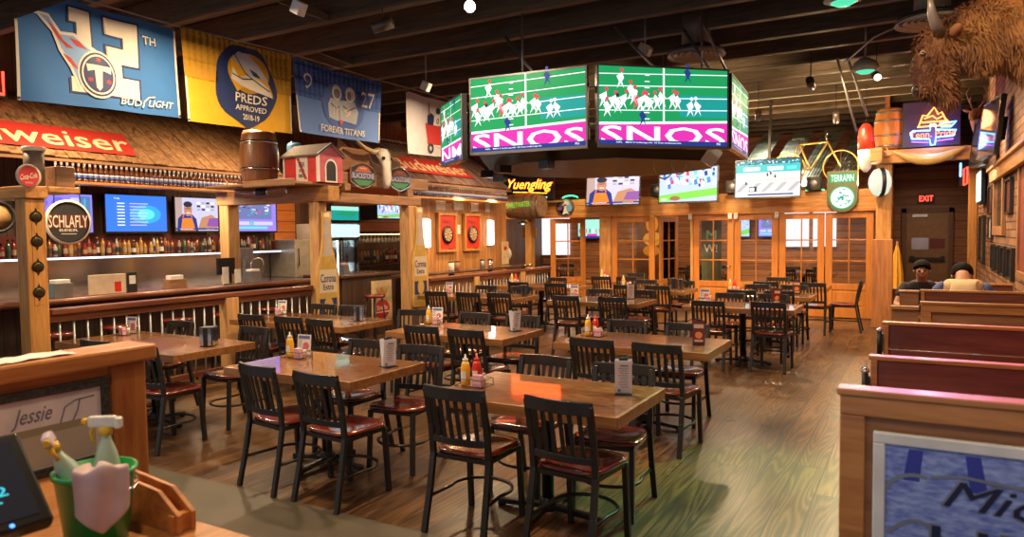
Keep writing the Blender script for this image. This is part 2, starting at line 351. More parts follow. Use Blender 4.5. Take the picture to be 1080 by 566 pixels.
def copy_tree(o, parent=None):
    c = o.copy(); C.objects.link(c)
    if parent is not None: c.parent = parent
    for ch in o.children: copy_tree(ch, c)
    return c
# ------------------------------------------------------------ flat artwork and lettering
_TXT = {}
def text_geo(s, bold=0.0):
    bold = min(bold, .012); k = (s, bold)
    if k in _TXT: return _TXT[k]
    cu = bpy.data.curves.new('t', 'FONT'); cu.body = s; cu.size = 1; cu.offset = bold; cu.resolution_u = 2
    o = bpy.data.objects.new('t', cu); C.objects.link(o)
    bpy.context.view_layer.update()
    dg = bpy.context.evaluated_depsgraph_get(); me = bpy.data.meshes.new_from_object(o.evaluated_get(dg))
    vs = [(v.co.x, v.co.y) for v in me.vertices]; fs = [tuple(p.vertices) for p in me.polygons]
    bpy.data.objects.remove(o); bpy.data.curves.remove(cu); bpy.data.meshes.remove(me)
    if vs:
        x0 = min(v[0] for v in vs); x1 = max(v[0] for v in vs); y0 = min(v[1] for v in vs); y1 = max(v[1] for v in vs)
    else: x0 = x1 = y0 = y1 = 0
    _TXT[k] = (vs, fs, (x0, x1, y0, y1)); return _TXT[k]
class Art:
    """printed or lit flat pieces in (u, v), each layer lifted a little; map(u, v, h) gives the local point"""
    def __init__(s, mapf, step=.0008, cut=0): s.mb = MB(); s.mats = []; s.real = mapf; s.cut = cut; s.map = (lambda u, v, h: (u, v, h)) if cut else mapf; s.step = step; s.h = step
    def _m(s, mat):
        if mat not in s.mats: s.mats.append(mat)
        s.mb.m = s.mats.index(mat)
    def up(s, k=1): s.h += s.step*k; return s
    def poly(s, pts, mat):
        s._m(mat); s.mb.face([s.mb.vt(s.map(u, v, s.h)) for u, v in pts]); return s
    def rect(s, u0, u1, v0, v1, mat): return s.poly([(u0, v0), (u1, v0), (u1, v1), (u0, v1)], mat)
    def grid(s, u0, u1, v0, v1, mat, nu=12, nv=8):
        s._m(mat); I = [[s.mb.vt(s.map(u0+(u1-u0)*i/nu, v0+(v1-v0)*j/nv, s.h)) for j in range(nv+1)] for i in range(nu+1)]
        for i in range(nu):
            for j in range(nv): s.mb.face((I[i][j], I[i+1][j], I[i+1][j+1], I[i][j+1]), True)
        return s
    def disc(s, cu, cv, r, mat, seg=28, ry=None, a0=0, a1=360):
        ry = r if ry is None else ry
        return s.poly([(cu+r*math.cos(R(a0+(a1-a0)*k/seg)), cv+ry*math.sin(R(a0+(a1-a0)*k/seg))) for k in range(seg if a1-a0 == 360 else seg+1)], mat)
    def ring(s, cu, cv, r0, r1, mat, seg=32, e=1.0, a0=0, a1=360):
        s._m(mat)
        for k in range(seg):
            a, b = R(a0+(a1-a0)*k/seg), R(a0+(a1-a0)*(k+1)/seg)
            s.mb.face([s.mb.vt(s.map(cu+r*math.cos(t), cv+r*e*math.sin(t), s.h)) for r, t in ((r0, a), (r1, a), (r1, b), (r0, b))])
        return s
    def stroke(s, pts, wd, mat):
        s._m(mat); pts = [Vector((p[0], p[1])) for p in pts]; prev = None
        for i, p in enumerate(pts):
            t = (pts[min(i+1, len(pts)-1)]-pts[max(i-1, 0)]).normalized(); n = Vector((-t.y, t.x)) * wd/2
            a, b = s.mb.vt(s.map(*(p+n), s.h)), s.mb.vt(s.map(*(p-n), s.h))
            if prev: s.mb.face((prev[0], prev[1], b, a))
            prev = (a, b)
        return s
    def text(s, txt, cu, cv, w=None, hgt=None, mat=None, bold=.01, shear=0, rot=0, arc=0):
        vs, fs, (x0, x1, y0, y1) = text_geo(txt, bold); s._m(mat)
        if not fs: return s
        sx = (w/(x1-x0)) if w else hgt/(y1-y0); sy = (hgt/(y1-y0)) if hgt else sx
        mx, my = (x0+x1)/2, (y0+y1)/2; c, sn = math.cos(R(rot)), math.sin(R(rot)); idx = []
        for x, y in vs:
            u = (x-mx)*sx; v = (y-my)*sy; u += v*shear
            if arc: v += arc*(1-(2*u/(w or 1))**2)
            idx.append(s.mb.vt(s.map(cu+u*c-v*sn, cv+u*sn+v*c, s.h)))
        for f in fs: s.mb.face([idx[k] for k in f])
        return s
    def build(s, name, parent, world=False):
        if not s.cut: return part(name, s.mb, s.mats, parent, world=world)
        # lay the print onto the bent cloth: cut it into small cells first
        bm = bmesh.new(); vs = [bm.verts.new(v) for v in s.mb.v]
        for f, mi in zip(s.mb.f, s.mb.mi):
            try: bm.faces.new([vs[k] for k in f]).material_index = mi
            except ValueError: pass
        bmesh.ops.triangulate(bm, faces=bm.faces[:], ngon_method='EAR_CLIP')
        for ax, top in ((0, 1.5), (1, 1.0)):
            c_ = s.cut
            while c_ < top:
                co = [0, 0, 0]; no = [0, 0, 0]; co[ax] = c_; no[ax] = 1
                bmesh.ops.bisect_plane(bm, geom=bm.verts[:]+bm.edges[:]+bm.faces[:], plane_co=co, plane_no=no); c_ += s.cut
        for v in bm.verts: v.co = s.real(*v.co)
        bm.verts.index_update(); s.mb.v = [v.co[:] for v in bm.verts]; s.mb.f = [tuple(v.index for v in f.verts) for f in bm.faces]; s.mb.mi = [f.material_index for f in bm.faces]; s.mb.sm = [True]*len(s.mb.f); bm.free()
        return part(name, s.mb, s.mats, parent, world=world)
def front(off=0.0): return lambda u, v, h: (u, -off-h, v)          # local plane looking to -Y
def E(name, col, k=1.0): return plain(name, col, .4, 0, emit=k)
ink = lambda name, col, rough=.6: plain('print_'+name, col, rough, 0, vary=.04)
# ============================================================ THE SETTING
struct('floor', MB().box(-13, 1.2, 3.24, 23, -.06, 0), FLOOR)
struct('floor', MB().box(-13, 1.2, -1.5, 3.24, -.06, .004), TILE)
deck = struct('ceiling', MB().box(-13, 1.2, -1.5, 23, 4.52, 4.6), DECK)
y = 2.72
while y < 22.5:
    mb = MB().box(-12.6, 1.05, y-.03, y+.03, 4.2, 4.50); mb.box(-12.6, 1.05, y-.055, y+.055, 4.17, 4.215)
    part('joist', mb, JOIST, deck); y += .87
for (x, y0) in ((-6.9, 3.6), (-6.4, 5.35), (-5.9, 2.75), (-7.6, 7.1)):
    part('diagonal_brace', MB().bar((x, y0, 4.45), (x+.5, y0+.8, 4.2), .05, .08), JOIST, deck)
# pale plywood strip and duct between the joists above the screens
part('plywood_panel', MB().box(-5.4, -1.9, 9.3, 10.35, 4.44, 4.5), plain('bare_plywood', (.34, .23, .12), .7), deck)
for k in range(11): part('plywood_panel', MB().box(-5.0, .9, 12.15+k*.87+.02, 12.75+k*.87, 4.40, 4.46), plain('lit_plywood', (.50, .33, .15), .7), deck)  # lamplight on the rear ceiling is put into this brighter plywood colour
struct('wall_right', MB().box(1.0, 1.15, -1.5, 20, 0, 4.5), SHINGLE)
struct('wall_left', MB().box(-10.45, -10.3, 1.5, 20, 0, 4.5), wood('dark_left_planks', (.07, .03, .018), (.15, .07, .035), 'z', .6, plank=.15, across='y'))
struct('wall_back', MB().box(-13, -.6, 20, 20.15, 0, 4.5), PLANKW)
struct('wall_exit', MB().box(-.6, 1.0, 19, 19.15, 0, 4.5), wood('brown_exit_planks', (.14, .05, .022), (.27, .11, .045), 'x', .5, plank=.19, across='z'))
struct('wall_nook', MB().box(-.6, -.52, 15.3, 19, 0, 4.5), wood('nook_side_planks', (.17, .06, .022), (.34, .13, .045), 'y', .5, plank=.17, across='z'))
# low ceiling over the exit nook: dark cloth with rows of pennants
nk = struct('ceiling_nook', MB().box(-.6, 1.0, 15.0, 19, 3.16, 3.22), plain('dark_purple_cloth', (.025, .012, .03), .6))
A = Art(lambda u, v, h: (u, v, 3.16-h))
rp = ink('pennant_red', (.35, .06, .08)); bp_ = ink('pennant_blue', (.09, .07, .28)); wp = ink('pennant_cream', (.45, .38, .36))
for j in range(6):
    for i in range(6):
        u = -.5+i*.26+(j % 2)*.1; v = 15.2+j*.6
        A.poly([(u, v), (u+.2, v), (u+.1, v+.42)], (rp, bp_, wp, rp)[(i+j) % 4])
A.build('pennants', nk)
# partition with the glazed doors: header beam, posts, end jamb
H0, H1, YW = 2.08, 2.50, 15.24
struct('wall_header', MB().box(-9.4, -.72, YW-.1, YW+.1, H0, H1), CEDAR_X, .01)
part_h = struct('trim_1', MB().box(-9.4, -.72, YW-.13, YW-.1, H0-.0, H0+.05), DOORW)
struct('trim_2', MB().box(-9.4, -.72, YW-.115, YW-.1, H1-.14, H1-.02).box(-4.3, -4.27, YW-.112, YW-.1, H0+.05, H1-.14), CEDAR_X)
struct('wall_dart', MB().box(-8.12, -8.0, 10.2, 13.6, 0, 2.62), PLANKV)
struct('wall_dart_end', MB().box(-8.6, -8.0, 13.6, 13.75, 0, 2.62), CEDAR_Z)
def posts(x0, x1, y0, y1, z1, m=CEDAR_Z): return MB().box(x0, x1, y0, y1, 0, z1)
n = 3
for (x0, x1) in ((-8.28, -8.12), (-6.35, -6.08), (-9.4, -9.2), (-4.26, -4.2)):
    struct('trim_%d' % n, posts(x0, x1, YW-.1, YW+.1, H0), CEDAR_Z, .008); n += 1
# half wall under the far left opening
def door(nr, x0, x1, rz=0, hinge=None, solid=True, knobside=None):
    """glazed door leaf: 2 x 3 panes over a raised bottom panel; built about its left edge"""
    w_ = x1-x0; root = MB(); st = .125
    root.box(0, st, -.02, .02, 0.02, 2.06).box(w_-st, w_, -.02, .02, .02, 2.06).box(st, w_-st, -.02, .02, 1.95, 2.06)
    root.box(st, w_-st, -.02, .02, .56, .68).box(st, w_-st, -.02, .02, .02, .22)
    root.box(st, w_-st, -.008, .008, .22, .56); root.box(st+.04, w_-st-.04, -.015, .015, .26, .52)
    root.box(w_/2-.011, w_/2+.011, -.016, .016, .68, 1.95)
    for zz in (1.12, 1.53): root.box(st, w_-st, -.016, .016, zz-.012, zz+.012)
    o = struct('door_%d' % nr, root, DOORW, .004); o.location = (x0, YW-.05, 0) if hinge is None else hinge; o.rotation_euler = (0, 0, rz)
    part('pane', MB().box(st, w_-st, -.003, .003, .68, 1.95), GLASS, o)
    if knobside is not None:
        hb = MB(); xk = st*.5 if knobside == 0 else w_-st*.5
        hb.cyl((xk, -.02, 1.0), (xk, -.07, 1.0), .012, seg=8).tube([(xk, -.07, 1.0), (xk+(.1 if knobside == 0 else -.1), -.075, 1.0)], .009, 6)
        part('handle', hb, CHROME, o)
    return o
door(1, -6.06, -5.06); door(2, -4.20, -3.36, knobside=1); door(3, -3.34, -2.48); door(4, -2.46, -1.62); door(5, -1.60, -.76)
door(6, -7.55, -6.7, rz=R(38), hinge=(-7.6, YW-.1, 0)); door(7, -5, -4.2, rz=R(78), hinge=(-4.98, YW+.05, 0))
# small white track number tags over the doors
for x in (-4.25, -3.42, -3.3, -2.5):
    t = MB().box(x-.035, x+.035, YW-.145, YW-.135, 1.98, 2.1)
    o = single('track_tag', t, WHITE_P, {-4.25: 'leftmost white tag on the header, by the open folding door', -3.42: 'white tag on the header, left of the close pair', -3.3: 'white tag on the header, right of the close pair', -2.5: 'rightmost white tag on the header, before the bright door'}[x], 'tag', 'tags over the doors')
    A = Art(front(0)); A.map = lambda u, v, h: (u, YW-.145-h, v)
    A.disc(x, 2.055, .012, DARK, 10).rect(x-.02, x+.02, 2.0, 2.01, DARK); A.build('print', o)
# exit door of the nook
ed = struct('door_8', MB().box(-.27, .57, 18.93, 18.99, 0.01, 2.1), plain('bronze_steel_door', (.20, .115, .065), .45, .2), .005)
struct('trim_9', MB().box(-.36, -.27, 18.9, 19, 0, 2.2).box(.57, .66, 18.9, 19, 0, 2.2).box(-.36, .66, 18.9, 19, 2.1, 2.2), wood('dark_door_frame', (.08, .035, .02), (.16, .07, .035), 'z', .5))
b = MB().box(-.2, .5, 18.86, 18.9, 1.0, 1.07).box(-.2, -.1, 18.88, 18.93, .98, 1.1).box(.42, .5, 18.88, 18.93, .98, 1.1); part('push_bar', b, DARK, ed)
o = part('door_closer', MB().box(-.15, .15, 18.88, 18.93, 2.0, 2.06), STEEL, ed)
o = part('notice', MB().box(-.16, .18, 18.92, 18.93, 1.25, 1.52), STEEL, ed)
o = part('warning_plate', MB().box(.2, .5, 18.92, 18.93, 1.28, 1.5), plain('dark_red_plate', (.12, .02, .02), .5), ed)
# exit sign
t = thing('exit_sign', 'lit red EXIT sign on the wall above the rear steel door', 'exit sign', (.12, 18.9, 2.42))
part('housing', MB().box(-.17, .17, 0, .08, -.1, .1), DARK, t)
Art(front(0)).text('EXIT', 0, 0, w=.28, hgt=.13, mat=E('exit_red_glow', (1, .05, .03), 4), bold=.03).build('letters', t)
# upper reach over the partition: slanted corrugated sheets catching light
for k, x in enumerate((-3.9, -3.2, -2.5, -1.8)):
    mb = MB(); pts = 14
    for i in range(pts):
        u0, u1 = x+i*.45/pts, x+(i+1)*.45/pts; z = .02*(i % 2)
        a = [mb.vt(p) for p in ((u0, 17.0+z, 2.7), (u1, 17.0+.02-z, 2.7), (u1+.5, 18.6+.02-z, 4.1), (u0+.5, 18.6+z, 4.1))]
        mb.face(a)
    single('corrugated_panel', mb, rust_metal('green_grey_corrugated', (.20, .30, .26), (.52, .60, .54), (1, 1, 6), 1, .8, .3),
           ('leftmost', 'second from left', 'third from left', 'rightmost')[k]+' slanting grey-green corrugated sheet above the glazed doors', 'metal sheet', 'corrugated sheets above the doors')
# room behind the doors: white projection screens, televisions, mural, sign
def wallscreen(x0, x1, z0, z1, lab):
    t = thing('projection_screen', lab, 'screen', ((x0+x1)/2, 19.9, z0))
    part('screen', MB().box(x0, x1, 19.93, 19.96, z0, z1), E('bright_screen_white', (.95, .93, .95), .95), t, world=True)
    part('casing', MB().box(x0-.04, x1+.04, 19.88, 19.98, z1, z1+.1), WHITE_P, t, world=True)
    part('lower_bar', MB().box(x0, x1, 19.91, 19.97, z0-.03, z0), GREYM, t, world=True)
wallscreen(-3.1, -2.5, 1.3, 2.35, 'blank white screen behind the glazed doors, left of the wooden strip')
wallscreen(-2.4, -1.85, 1.3, 2.35, 'blank white screen behind the glazed doors, right of the wooden strip')
wallscreen(-10.3, -9.35, 1.05, 2.4, 'large blank white screen in the far left rear room')
# ============================================================ CHAIRS
def make_chair():
    t = thing('dining_chair', 'x', 'chair')
    fr = MB()
    def rear(sx): return [(sx*.20, -.29, 0), (sx*.193, -.235, .25), (sx*.19, -.20, .45), (sx*.19, -.215, .62), (sx*.19, -.262, .84)]
    for sx in (-1, 1):
        mb = MB()
        P = rear(sx)
        for a, b in zip(P, P[1:]): mb.bar(a, b, .036, .027, up=(0, 1, 0))
        part('back_post', mb, CHAIRM, t, .004)
        mb = MB(); mb.bar((sx*.185, .19, 0), (sx*.18, .165, .44), .032, .032, up=(0, 1, 0)); part('leg', mb, CHAIRM, t, .004)
    # curved top rail
    mb = MB(); nn = 8
    def railseg(z0, z1, yb, bow, th, hw):
        ring = []
        for i in range(nn+1):
            u = -hw+2*hw*i/nn; yy = yb-bow*(1-(u/hw)**2)
            ring.append([mb.vt(p) for p in ((u, yy-th/2, z0), (u, yy+th/2, z0), (u, yy+th/2, z1), (u, yy-th/2, z1))])
        for a, b in zip(ring, ring[1:]):
            for k in range(4): mb.face((a[k], a[(k+1) % 4], b[(k+1) % 4], b[k]))
        mb.face(ring[0][::-1]); mb.face(ring[-1])
    railseg(.79, .862, -.258, .035, .024, .205); part('top_rail', mb, CHAIRM, t, .005)
    mb = MB(); railseg(.52, .56, -.207, .03, .02, .185); part('lower_back_rail', mb, CHAIRM, t, .004)
    for i in range(6):
        u = -.135+i*.054; c = 1-(u/.19)**2
        mb = MB().bar((u, -.207-.03*c, .545), (u, -.256-.035*c, .80), .024, .009, up=(0, 1, 0)); part('slat', mb, CHAIRM, t)
    # seat: rounded board with a shallow dish
    outline = []
    for k in range(28):
        a = 2*math.pi*k/28; ca, sa = math.cos(a), math.sin(a)
        u = .215*math.copysign(abs(ca)**.45, ca)*(1.0 if sa > 0 else .93); v = .205*math.copysign(abs(sa)**.5, sa)
        outline.append((u, v))
    mb = MB(); rings = []
    for (s_, z) in ((.93, .447), (1, .456), (1, .468), (.97, .476), (.80, .474), (.45, .466)):
        rings.append([mb.vt((u*s_, v*s_, z)) for u, v in outline])
    for a, b in zip(rings, rings[1:]):
        for k in range(28): mb.face((a[k], a[(k+1) % 28], b[(k+1) % 28], b[k]), True)
    c = mb.vt((0, 0, .463))
    for k in range(28): mb.face((rings[-1][k], rings[-1][(k+1) % 28], c), True)
    mb.face(rings[0][::-1]); part('seat', mb, SEATW, t)
    mb = MB().box(-.18, .18, .15, .17, .42, .447).box(-.19, .19, -.2, -.18, .42, .447).box(-.19, -.17, -.19, .16, .42, .447).box(.17, .19, -.19, .16, .42, .447)
    part('seat_frame', mb, CHAIRM, t)
    pts = [(.19, -.24, .2)] + [(.19*math.cos(a), .02+.17*math.sin(a)*1.0, .2) for a in [R(-20+220*k/16) for k in range(17)]] + [(-.19, -.24, .2)]
    part('stretcher', MB().tube(pts, .011, 6), CHAIRM, t)
    return t
CH0 = make_chair(); _first = [True]
def chair(x, yb, ang, label, group='black slat-back dining chairs'):
    """x of the back's middle, y of the back's top edge, ang 0 = seat towards +y"""
    o = CH0 if _first[0] else copy_tree(CH0); _first[0] = False
    a = R(ang); off = Vector((0, .27, 0)); off.rotate(Matrix.Rotation(a, 3, 'Z'))
    o.location = (x+off.x, yb+off.y, 0); o.rotation_euler = (0, 0, a); o['label'] = label; o['group'] = group
    return o
# ============================================================ TABLES
def make_table(wd, dp):
    t = thing('dining_table', 'x', 'table')
    part('tabletop', MB().box(-wd/2, wd/2, -dp/2, dp/2, .715, .76), TABLE, t, .004)
    ed_ = MB().box(-wd/2-.012, wd/2+.012, -dp/2-.012, -dp/2+.0, .695, .759).box(-wd/2-.012, wd/2+.012, dp/2, dp/2+.012, .695, .759)
    ed_.box(-wd/2-.012, -wd/2, -dp/2, dp/2, .695, .759).box(wd/2, wd/2+.012, -dp/2, dp/2, .695, .759)
    part('edge_band', ed_, wood('pale_table_edge', (.17, .065, .02), (.38, .17, .055), 'x', .35, coat=.6), t, .003)
    part('column', MB().lathe([(.038, .06), (.038, .66), (.06, .695)], seg=14), BLACK, t)
    part('top_plate', MB().box(-.16, .16, -.16, .16, .695, .714), BLACK, t)
    b_ = MB()
    for k in range(4):
        a = R(45+90*k) if False else R(90*k); L = (.33 if k % 2 == 0 else .27)
        d = Vector((math.cos(a), math.sin(a), 0))
        b_.bar(d*.02+Vector((0, 0, .055)), d*L+Vector((0, 0, .028)), .045, .03)
        b_.cyl(d*L+Vector((0, 0, 0)), d*L+Vector((0, 0, .042)), .026, seg=10)
    b_.lathe([(.06, .03), (.055, .09), (.038, .11)], seg=14)
    part('foot', b_, BLACK, t, .003)
    return t
TT = {}
def table(x, y, wd, dp, label):
    k = (wd, dp)
    if k not in TT: TT[k] = o = make_table(wd, dp)
    else: o = copy_tree(TT[k])
    o.location = (x, y, 0); o['label'] = label; o['group'] = 'varnished plank dining tables'; return o
table(-1.96, 3.84, 1.20, .78, 'varnished plank table nearest the camera, between four black chairs')
table(-3.85, 3.90, 1.22, .80, 'varnished plank table left of the nearest one, mirroring blue light')
table(-6.15, 4.05, 1.74, .80, 'varnished plank table against the railing, behind the service stand')
table(-2.12, 6.02, 1.34, .80, 'varnished plank table behind the nearest one, holding a dark red menu card')
table(-3.96, 5.95, 1.34, .80, 'varnished plank table in the middle of the room, second row')
table(-6.12, 5.98, 1.74, .80, 'varnished plank table at the railing beside the first bottle-board post')
table(-6.05, 9.48, 1.74, .80, 'varnished plank table at the railing past the second bottle-board post')
table(-3.96, 9.52, 1.34, .80, 'varnished plank table in the middle of the room, third row')
table(-1.98, 9.50, 1.34, .80, 'varnished plank table on the aisle, third row, facing the booths')
table(-3.96, 11.72, 1.34, .80, 'varnished plank table in the middle of the room, fourth row')
table(-2.0, 11.3, 1.30, .76, 'varnished plank table on the aisle, fourth row')
table(-1.98, 13.2, 1.30, .76, 'varnished plank table closest to the right glazed doors')
table(-6.1, 11.75, 1.70, .80, 'varnished plank table at the railing, fourth row')
table(-5.2, 13.7, 1.34, .80, 'varnished plank table just before the open folding door')
T = [
 (-2.27, 3.28, 0, 'black slat-back chair at the near side of the nearest table, on its left'),
 (-1.63, 3.30, -5, 'black slat-back chair at the near side of the nearest table, on its right'),
 (-2.27, 4.40, 178, 'black slat-back chair at the far side of the nearest table, on its left'),
 (-1.67, 4.34, 184, 'black slat-back chair at the far side of the nearest table, by the menu stand'),
 (-3.87, 3.27, -8, 'black slat-back chair left of the two near chairs at the second front table'),
 (-3.30, 3.24, -4, 'black slat-back chair right of the two near chairs at the second front table'),
 (-3.92, 4.44, 180, 'black slat-back chair at the far left of the second front table'),
 (-3.36, 4.40, 186, 'black slat-back chair with shiny red seat at the far right of the second front table'),
 (-2.32, 5.33, -8, 'black slat-back chair on the near left of the table with the dark red menu'),
 (-1.76, 5.30, -6, 'black chair on the near right of the dark red menu table, seat mirroring blue'),
 (-2.48, 6.58, 180, 'black slat-back chair on the far left of the table with the dark red menu'),
 (-1.88, 6.56, 180, 'black slat-back chair on the far right of the table with the dark red menu'),
 (-4.10, 5.40, -3, 'black slat-back chair on the near left of the second-row middle table'),
 (-3.57, 5.36, -5, 'black slat-back chair on the near right of the second-row middle table'),
 (-4.22, 6.52, 180, 'black slat-back chair on the far left of the second-row middle table'),
 (-3.62, 6.52, 180, 'black slat-back chair on the far right of the second-row middle table'),
 (-5.40, 3.42, 5, 'black slat-back chair half hidden behind the wooden service stand'),
 (-6.07, 3.45, 0, 'black slat-back chair hidden mostly behind the service stand, by the railing table'),
 (-5.50, 4.62, 178, 'black slat-back chair on the far right of the front railing table'),
 (-6.60, 4.62, 180, 'black slat-back chair on the far left of the front railing table, against the balusters'),
 (-6.45, 5.40, 0, 'leftmost of the three near chairs at the second railing table'),
 (-5.88, 5.41, 0, 'middle of the three near chairs at the second railing table'),
 (-5.40, 5.38, -6, 'rightmost of the three near chairs at the second railing table'),
 (-6.52, 6.58, 182, 'black slat-back chair at the far side of the second railing table, below the bottle board'),
 (-6.04, 6.56, 180, 'black slat-back chair at the far side of the second railing table, middle'),
 (-5.04, 6.52, 206, 'black slat-back chair turned aslant at the right end of the second railing table'),
 (-6.38, 8.80, 0, 'leftmost of the three near chairs at the third railing table'),
 (-5.80, 8.80, 0, 'middle of the three near chairs at the third railing table'),
 (-5.34, 8.92, -4, 'rightmost of the three near chairs at the third railing table'),
 (-6.30, 10.10, 180, 'black slat-back chair at the far left of the third railing table'),
 (-5.60, 10.08, 180, 'black slat-back chair at the far right of the third railing table'),
 (-4.23, 8.86, -3, 'black slat-back chair on the near left of the third-row middle table'),
 (-3.56, 8.90, -3, 'black slat-back chair on the near right of the third-row middle table'),
 (-4.24, 10.08, 180, 'black slat-back chair on the far left of the third-row middle table'),
 (-3.58, 10.10, 180, 'black slat-back chair on the far right of the third-row middle table'),
 (-2.28, 8.88, 0, 'black slat-back chair on the near left of the third-row aisle table'),
 (-1.58, 8.98, -4, 'black slat-back chair on the near right of the third-row aisle table, backed to the aisle'),
 (-2.28, 10.08, 180, 'black slat-back chair on the far left of the third-row aisle table'),
 (-1.72, 10.12, 180, 'black slat-back chair on the far right of the third-row aisle table'),
 (-4.20, 11.08, 0, 'black slat-back chair on the near left of the fourth-row middle table'),
 (-3.66, 11.10, 0, 'black slat-back chair on the near right of the fourth-row middle table'),
 (-4.28, 12.32, 180, 'black slat-back chair on the far left of the fourth-row middle table'),
 (-3.60, 12.32, 180, 'black slat-back chair on the far right of the fourth-row middle table'),
 (-2.26, 10.72, 0, 'black slat-back chair on the near left of the fourth-row aisle table'),
 (-1.74, 10.75, 0, 'black slat-back chair on the near right of the fourth-row aisle table'),
 (-2.26, 11.92, 180, 'black slat-back chair on the far left of the fourth-row aisle table'),
 (-1.70, 11.92, 180, 'black slat-back chair on the far right of the fourth-row aisle table'),
 (-2.26, 12.62, 0, 'black slat-back chair on the near left of the table by the right glazed doors'),
 (-1.52, 12.60, -6, 'black slat-back chair on the near right of the table by the right glazed doors'),
 (-2.26, 13.82, 180, 'black slat-back chair on the far left of the table by the right glazed doors'),
 (-.84, 13.3, 90, 'black slat-back chair at the aisle end of the table by the right glazed doors'),
 (-5.45, 11.02, 0, 'tall-looking black chair on the near right of the fourth railing table'),
 (-6.20, 11.05, 0, 'black slat-back chair on the near left of the fourth railing table'),
 (-6.10, 12.40, 180, 'black slat-back chair at the far side of the fourth railing table'),
 (-5.45, 13.05, 0, 'black slat-back chair on the near left of the table before the open door'),
 (-4.92, 13.05, 0, 'black slat-back chair on the near right of the table before the open door'),
 (-5.2, 14.35, 180, 'black slat-back chair beyond the table before the open door'),
]
for x_, y_, a_, l_ in T: chair(x_, y_+(.04 if 150 < a_ < 215 else 0), a_, l_)
# ============================================================ THINGS ON THE TABLES
YEL = plain('mustard_yellow', (.85, .45, .03), .35); RED = plain('ketchup_red', (.60, .03, .02), .3); PAPER = plain('paper_white', (.80, .77, .76), .6); PINKP = plain('pink_packet', (.70, .40, .48), .6)
def squeeze(name, mat, capmat):
    t = thing(name, 'x', 'bottle')
    part('body', MB().lathe([(.027, 0), (.030, .01), (.030, .10), (.026, .13), (.018, .15)], seg=14), mat, t)
    part('cap', MB().lathe([(.019, .148), (.018, .165), (.007, .172), (.004, .195), (0, .196)], seg=12), capmat, t)
    a = Art(lambda u, v, h: (.0305*math.sin(u/.0305), -.0305*math.cos(u/.0305)-h, v)); a.grid(-.022, .022, .03, .09, PAPER, 4, 1); a.build('paper_label', t)
    return t
def make_caddy():
    t = thing('condiment_caddy', 'x', 'caddy')
    mb = MB()
    for z in (.006, .05): mb.tube([(-.10, -.06, z), (.10, -.06, z), (.10, .075, z), (-.10, .075, z)], .0025, 5, closed=True)
    for x in (-.10, .10):
        for yy in (-.06, .075): mb.cyl((x, yy, 0), (x, yy, .05), .0022, seg=5)
    for x in (-.06, 0, .06): mb.cyl((x, -.055, .004), (x, .055, .004), .002, seg=5)
    part('wire_rack', mb, BLACK, t)
    part('packet_stack', MB().box(.022, .082, -.048, -.012, .008, .08), PINKP, t)
    return t
def make_card(kind):
    t = thing('menu_card', 'x', 'menu card')
    M_ = Matrix.Rotation(R(-6), 4, 'X')
    part('card', MB().cbox((0, .02, .085), (.13, .004, .16), M_), PAPER, t)
    a = Art(lambda u, v, h: tuple(M_ @ Vector((u, -.0025-h, v)) + Vector((0, .02, .085))))
    c1, c2 = (ink('menu_blue', (.12, .16, .42)), ink('menu_rose', (.65, .16, .20)))
    a.rect(-.055, .055, .045, .07, c1); a.disc(.02, -.01, .03, c2); a.rect(-.055, .0, -.06, -.045, c1)
    for k in range(4): a.rect(-.055, -.02, .03-k*.014, .034-k*.014, ink('menu_text', (.15, .14, .18)))
    a.build('print', t); return t
def make_shaker(m):
    t = thing('salt_shaker', 'x', 'shaker')
    part('glass_body', MB().lathe([(.018, 0), (.019, .05), (.015, .065)], seg=10), m, t)
    part('lid', MB().lathe([(.016, .064), (.014, .08), (0, .085)], seg=10), CHROME, t); return t
SHW = plain('salt_white', (.80, .78, .74), .4)
KET = squeeze('ketchup_bottle', RED, RED); MUS = squeeze('mustard_bottle', YEL, WHITE_P); CAD = make_caddy(); CARD = make_card(0); SHK = make_shaker(SHW)
used = set()
def put(proto, x, y, z, rz, label, group):
    o = proto if proto.name not in used else copy_tree(proto)
    used.add(proto.name) if o is proto else None
    o.location = (x, y, z); o.rotation_euler = (0, 0, rz); o['label'] = label; o['group'] = group; return o
caddies = [  # x, y, what the caddy holds, where
 (-2.44, 3.76, 'mks', 'the nearest table'), (-4.28, 4.02, 'cms', 'the second front table'), (-2.62, 6.10, 'mks', 'the table with the dark red menu'),
 (-6.88, 4.20, 'cs', 'the front railing table'), (-4.54, 6.22, 'mcs', 'the second-row middle table'), (-6.86, 6.15, 'cs', 'the second railing table'),
 (-6.76, 9.65, 'cs', 'the third railing table'), (-4.52, 9.75, 'cs', 'the third-row middle table'), (-4.50, 11.95, 'ms', 'the fourth-row middle table'),
 (-2.54, 9.75, 'cs', 'the third-row aisle table'), (-2.54, 11.5, 'mks', 'the fourth-row aisle table'), (-6.75, 11.9, 'mks', 'the fourth railing table'), (-5.7, 13.85, 'mks', 'the table before the open door')]
for x, y, what, where in caddies:
    put(CAD, x, y, .7605, 0, 'black wire condiment caddy on ' + where, 'condiment caddies')
    if 'c' in what: put(CARD, x-.03, y+.10, .7605, R(8), 'printed menu card standing in the caddy on ' + where, 'menu cards')
    if 'm' in what: put(MUS, x-.052, y-.012, .767, 0, 'yellow mustard bottle in the caddy on ' + where, 'mustard bottles')
    if 'k' in what: put(KET, x+.004, y+.034, .767, 0, 'red ketchup bottle in the caddy on ' + where, 'ketchup bottles')
    if 's' in what: put(SHK, x+.062, y+.022, .767, 0, 'white salt shaker in the caddy on ' + where, 'salt shakers')
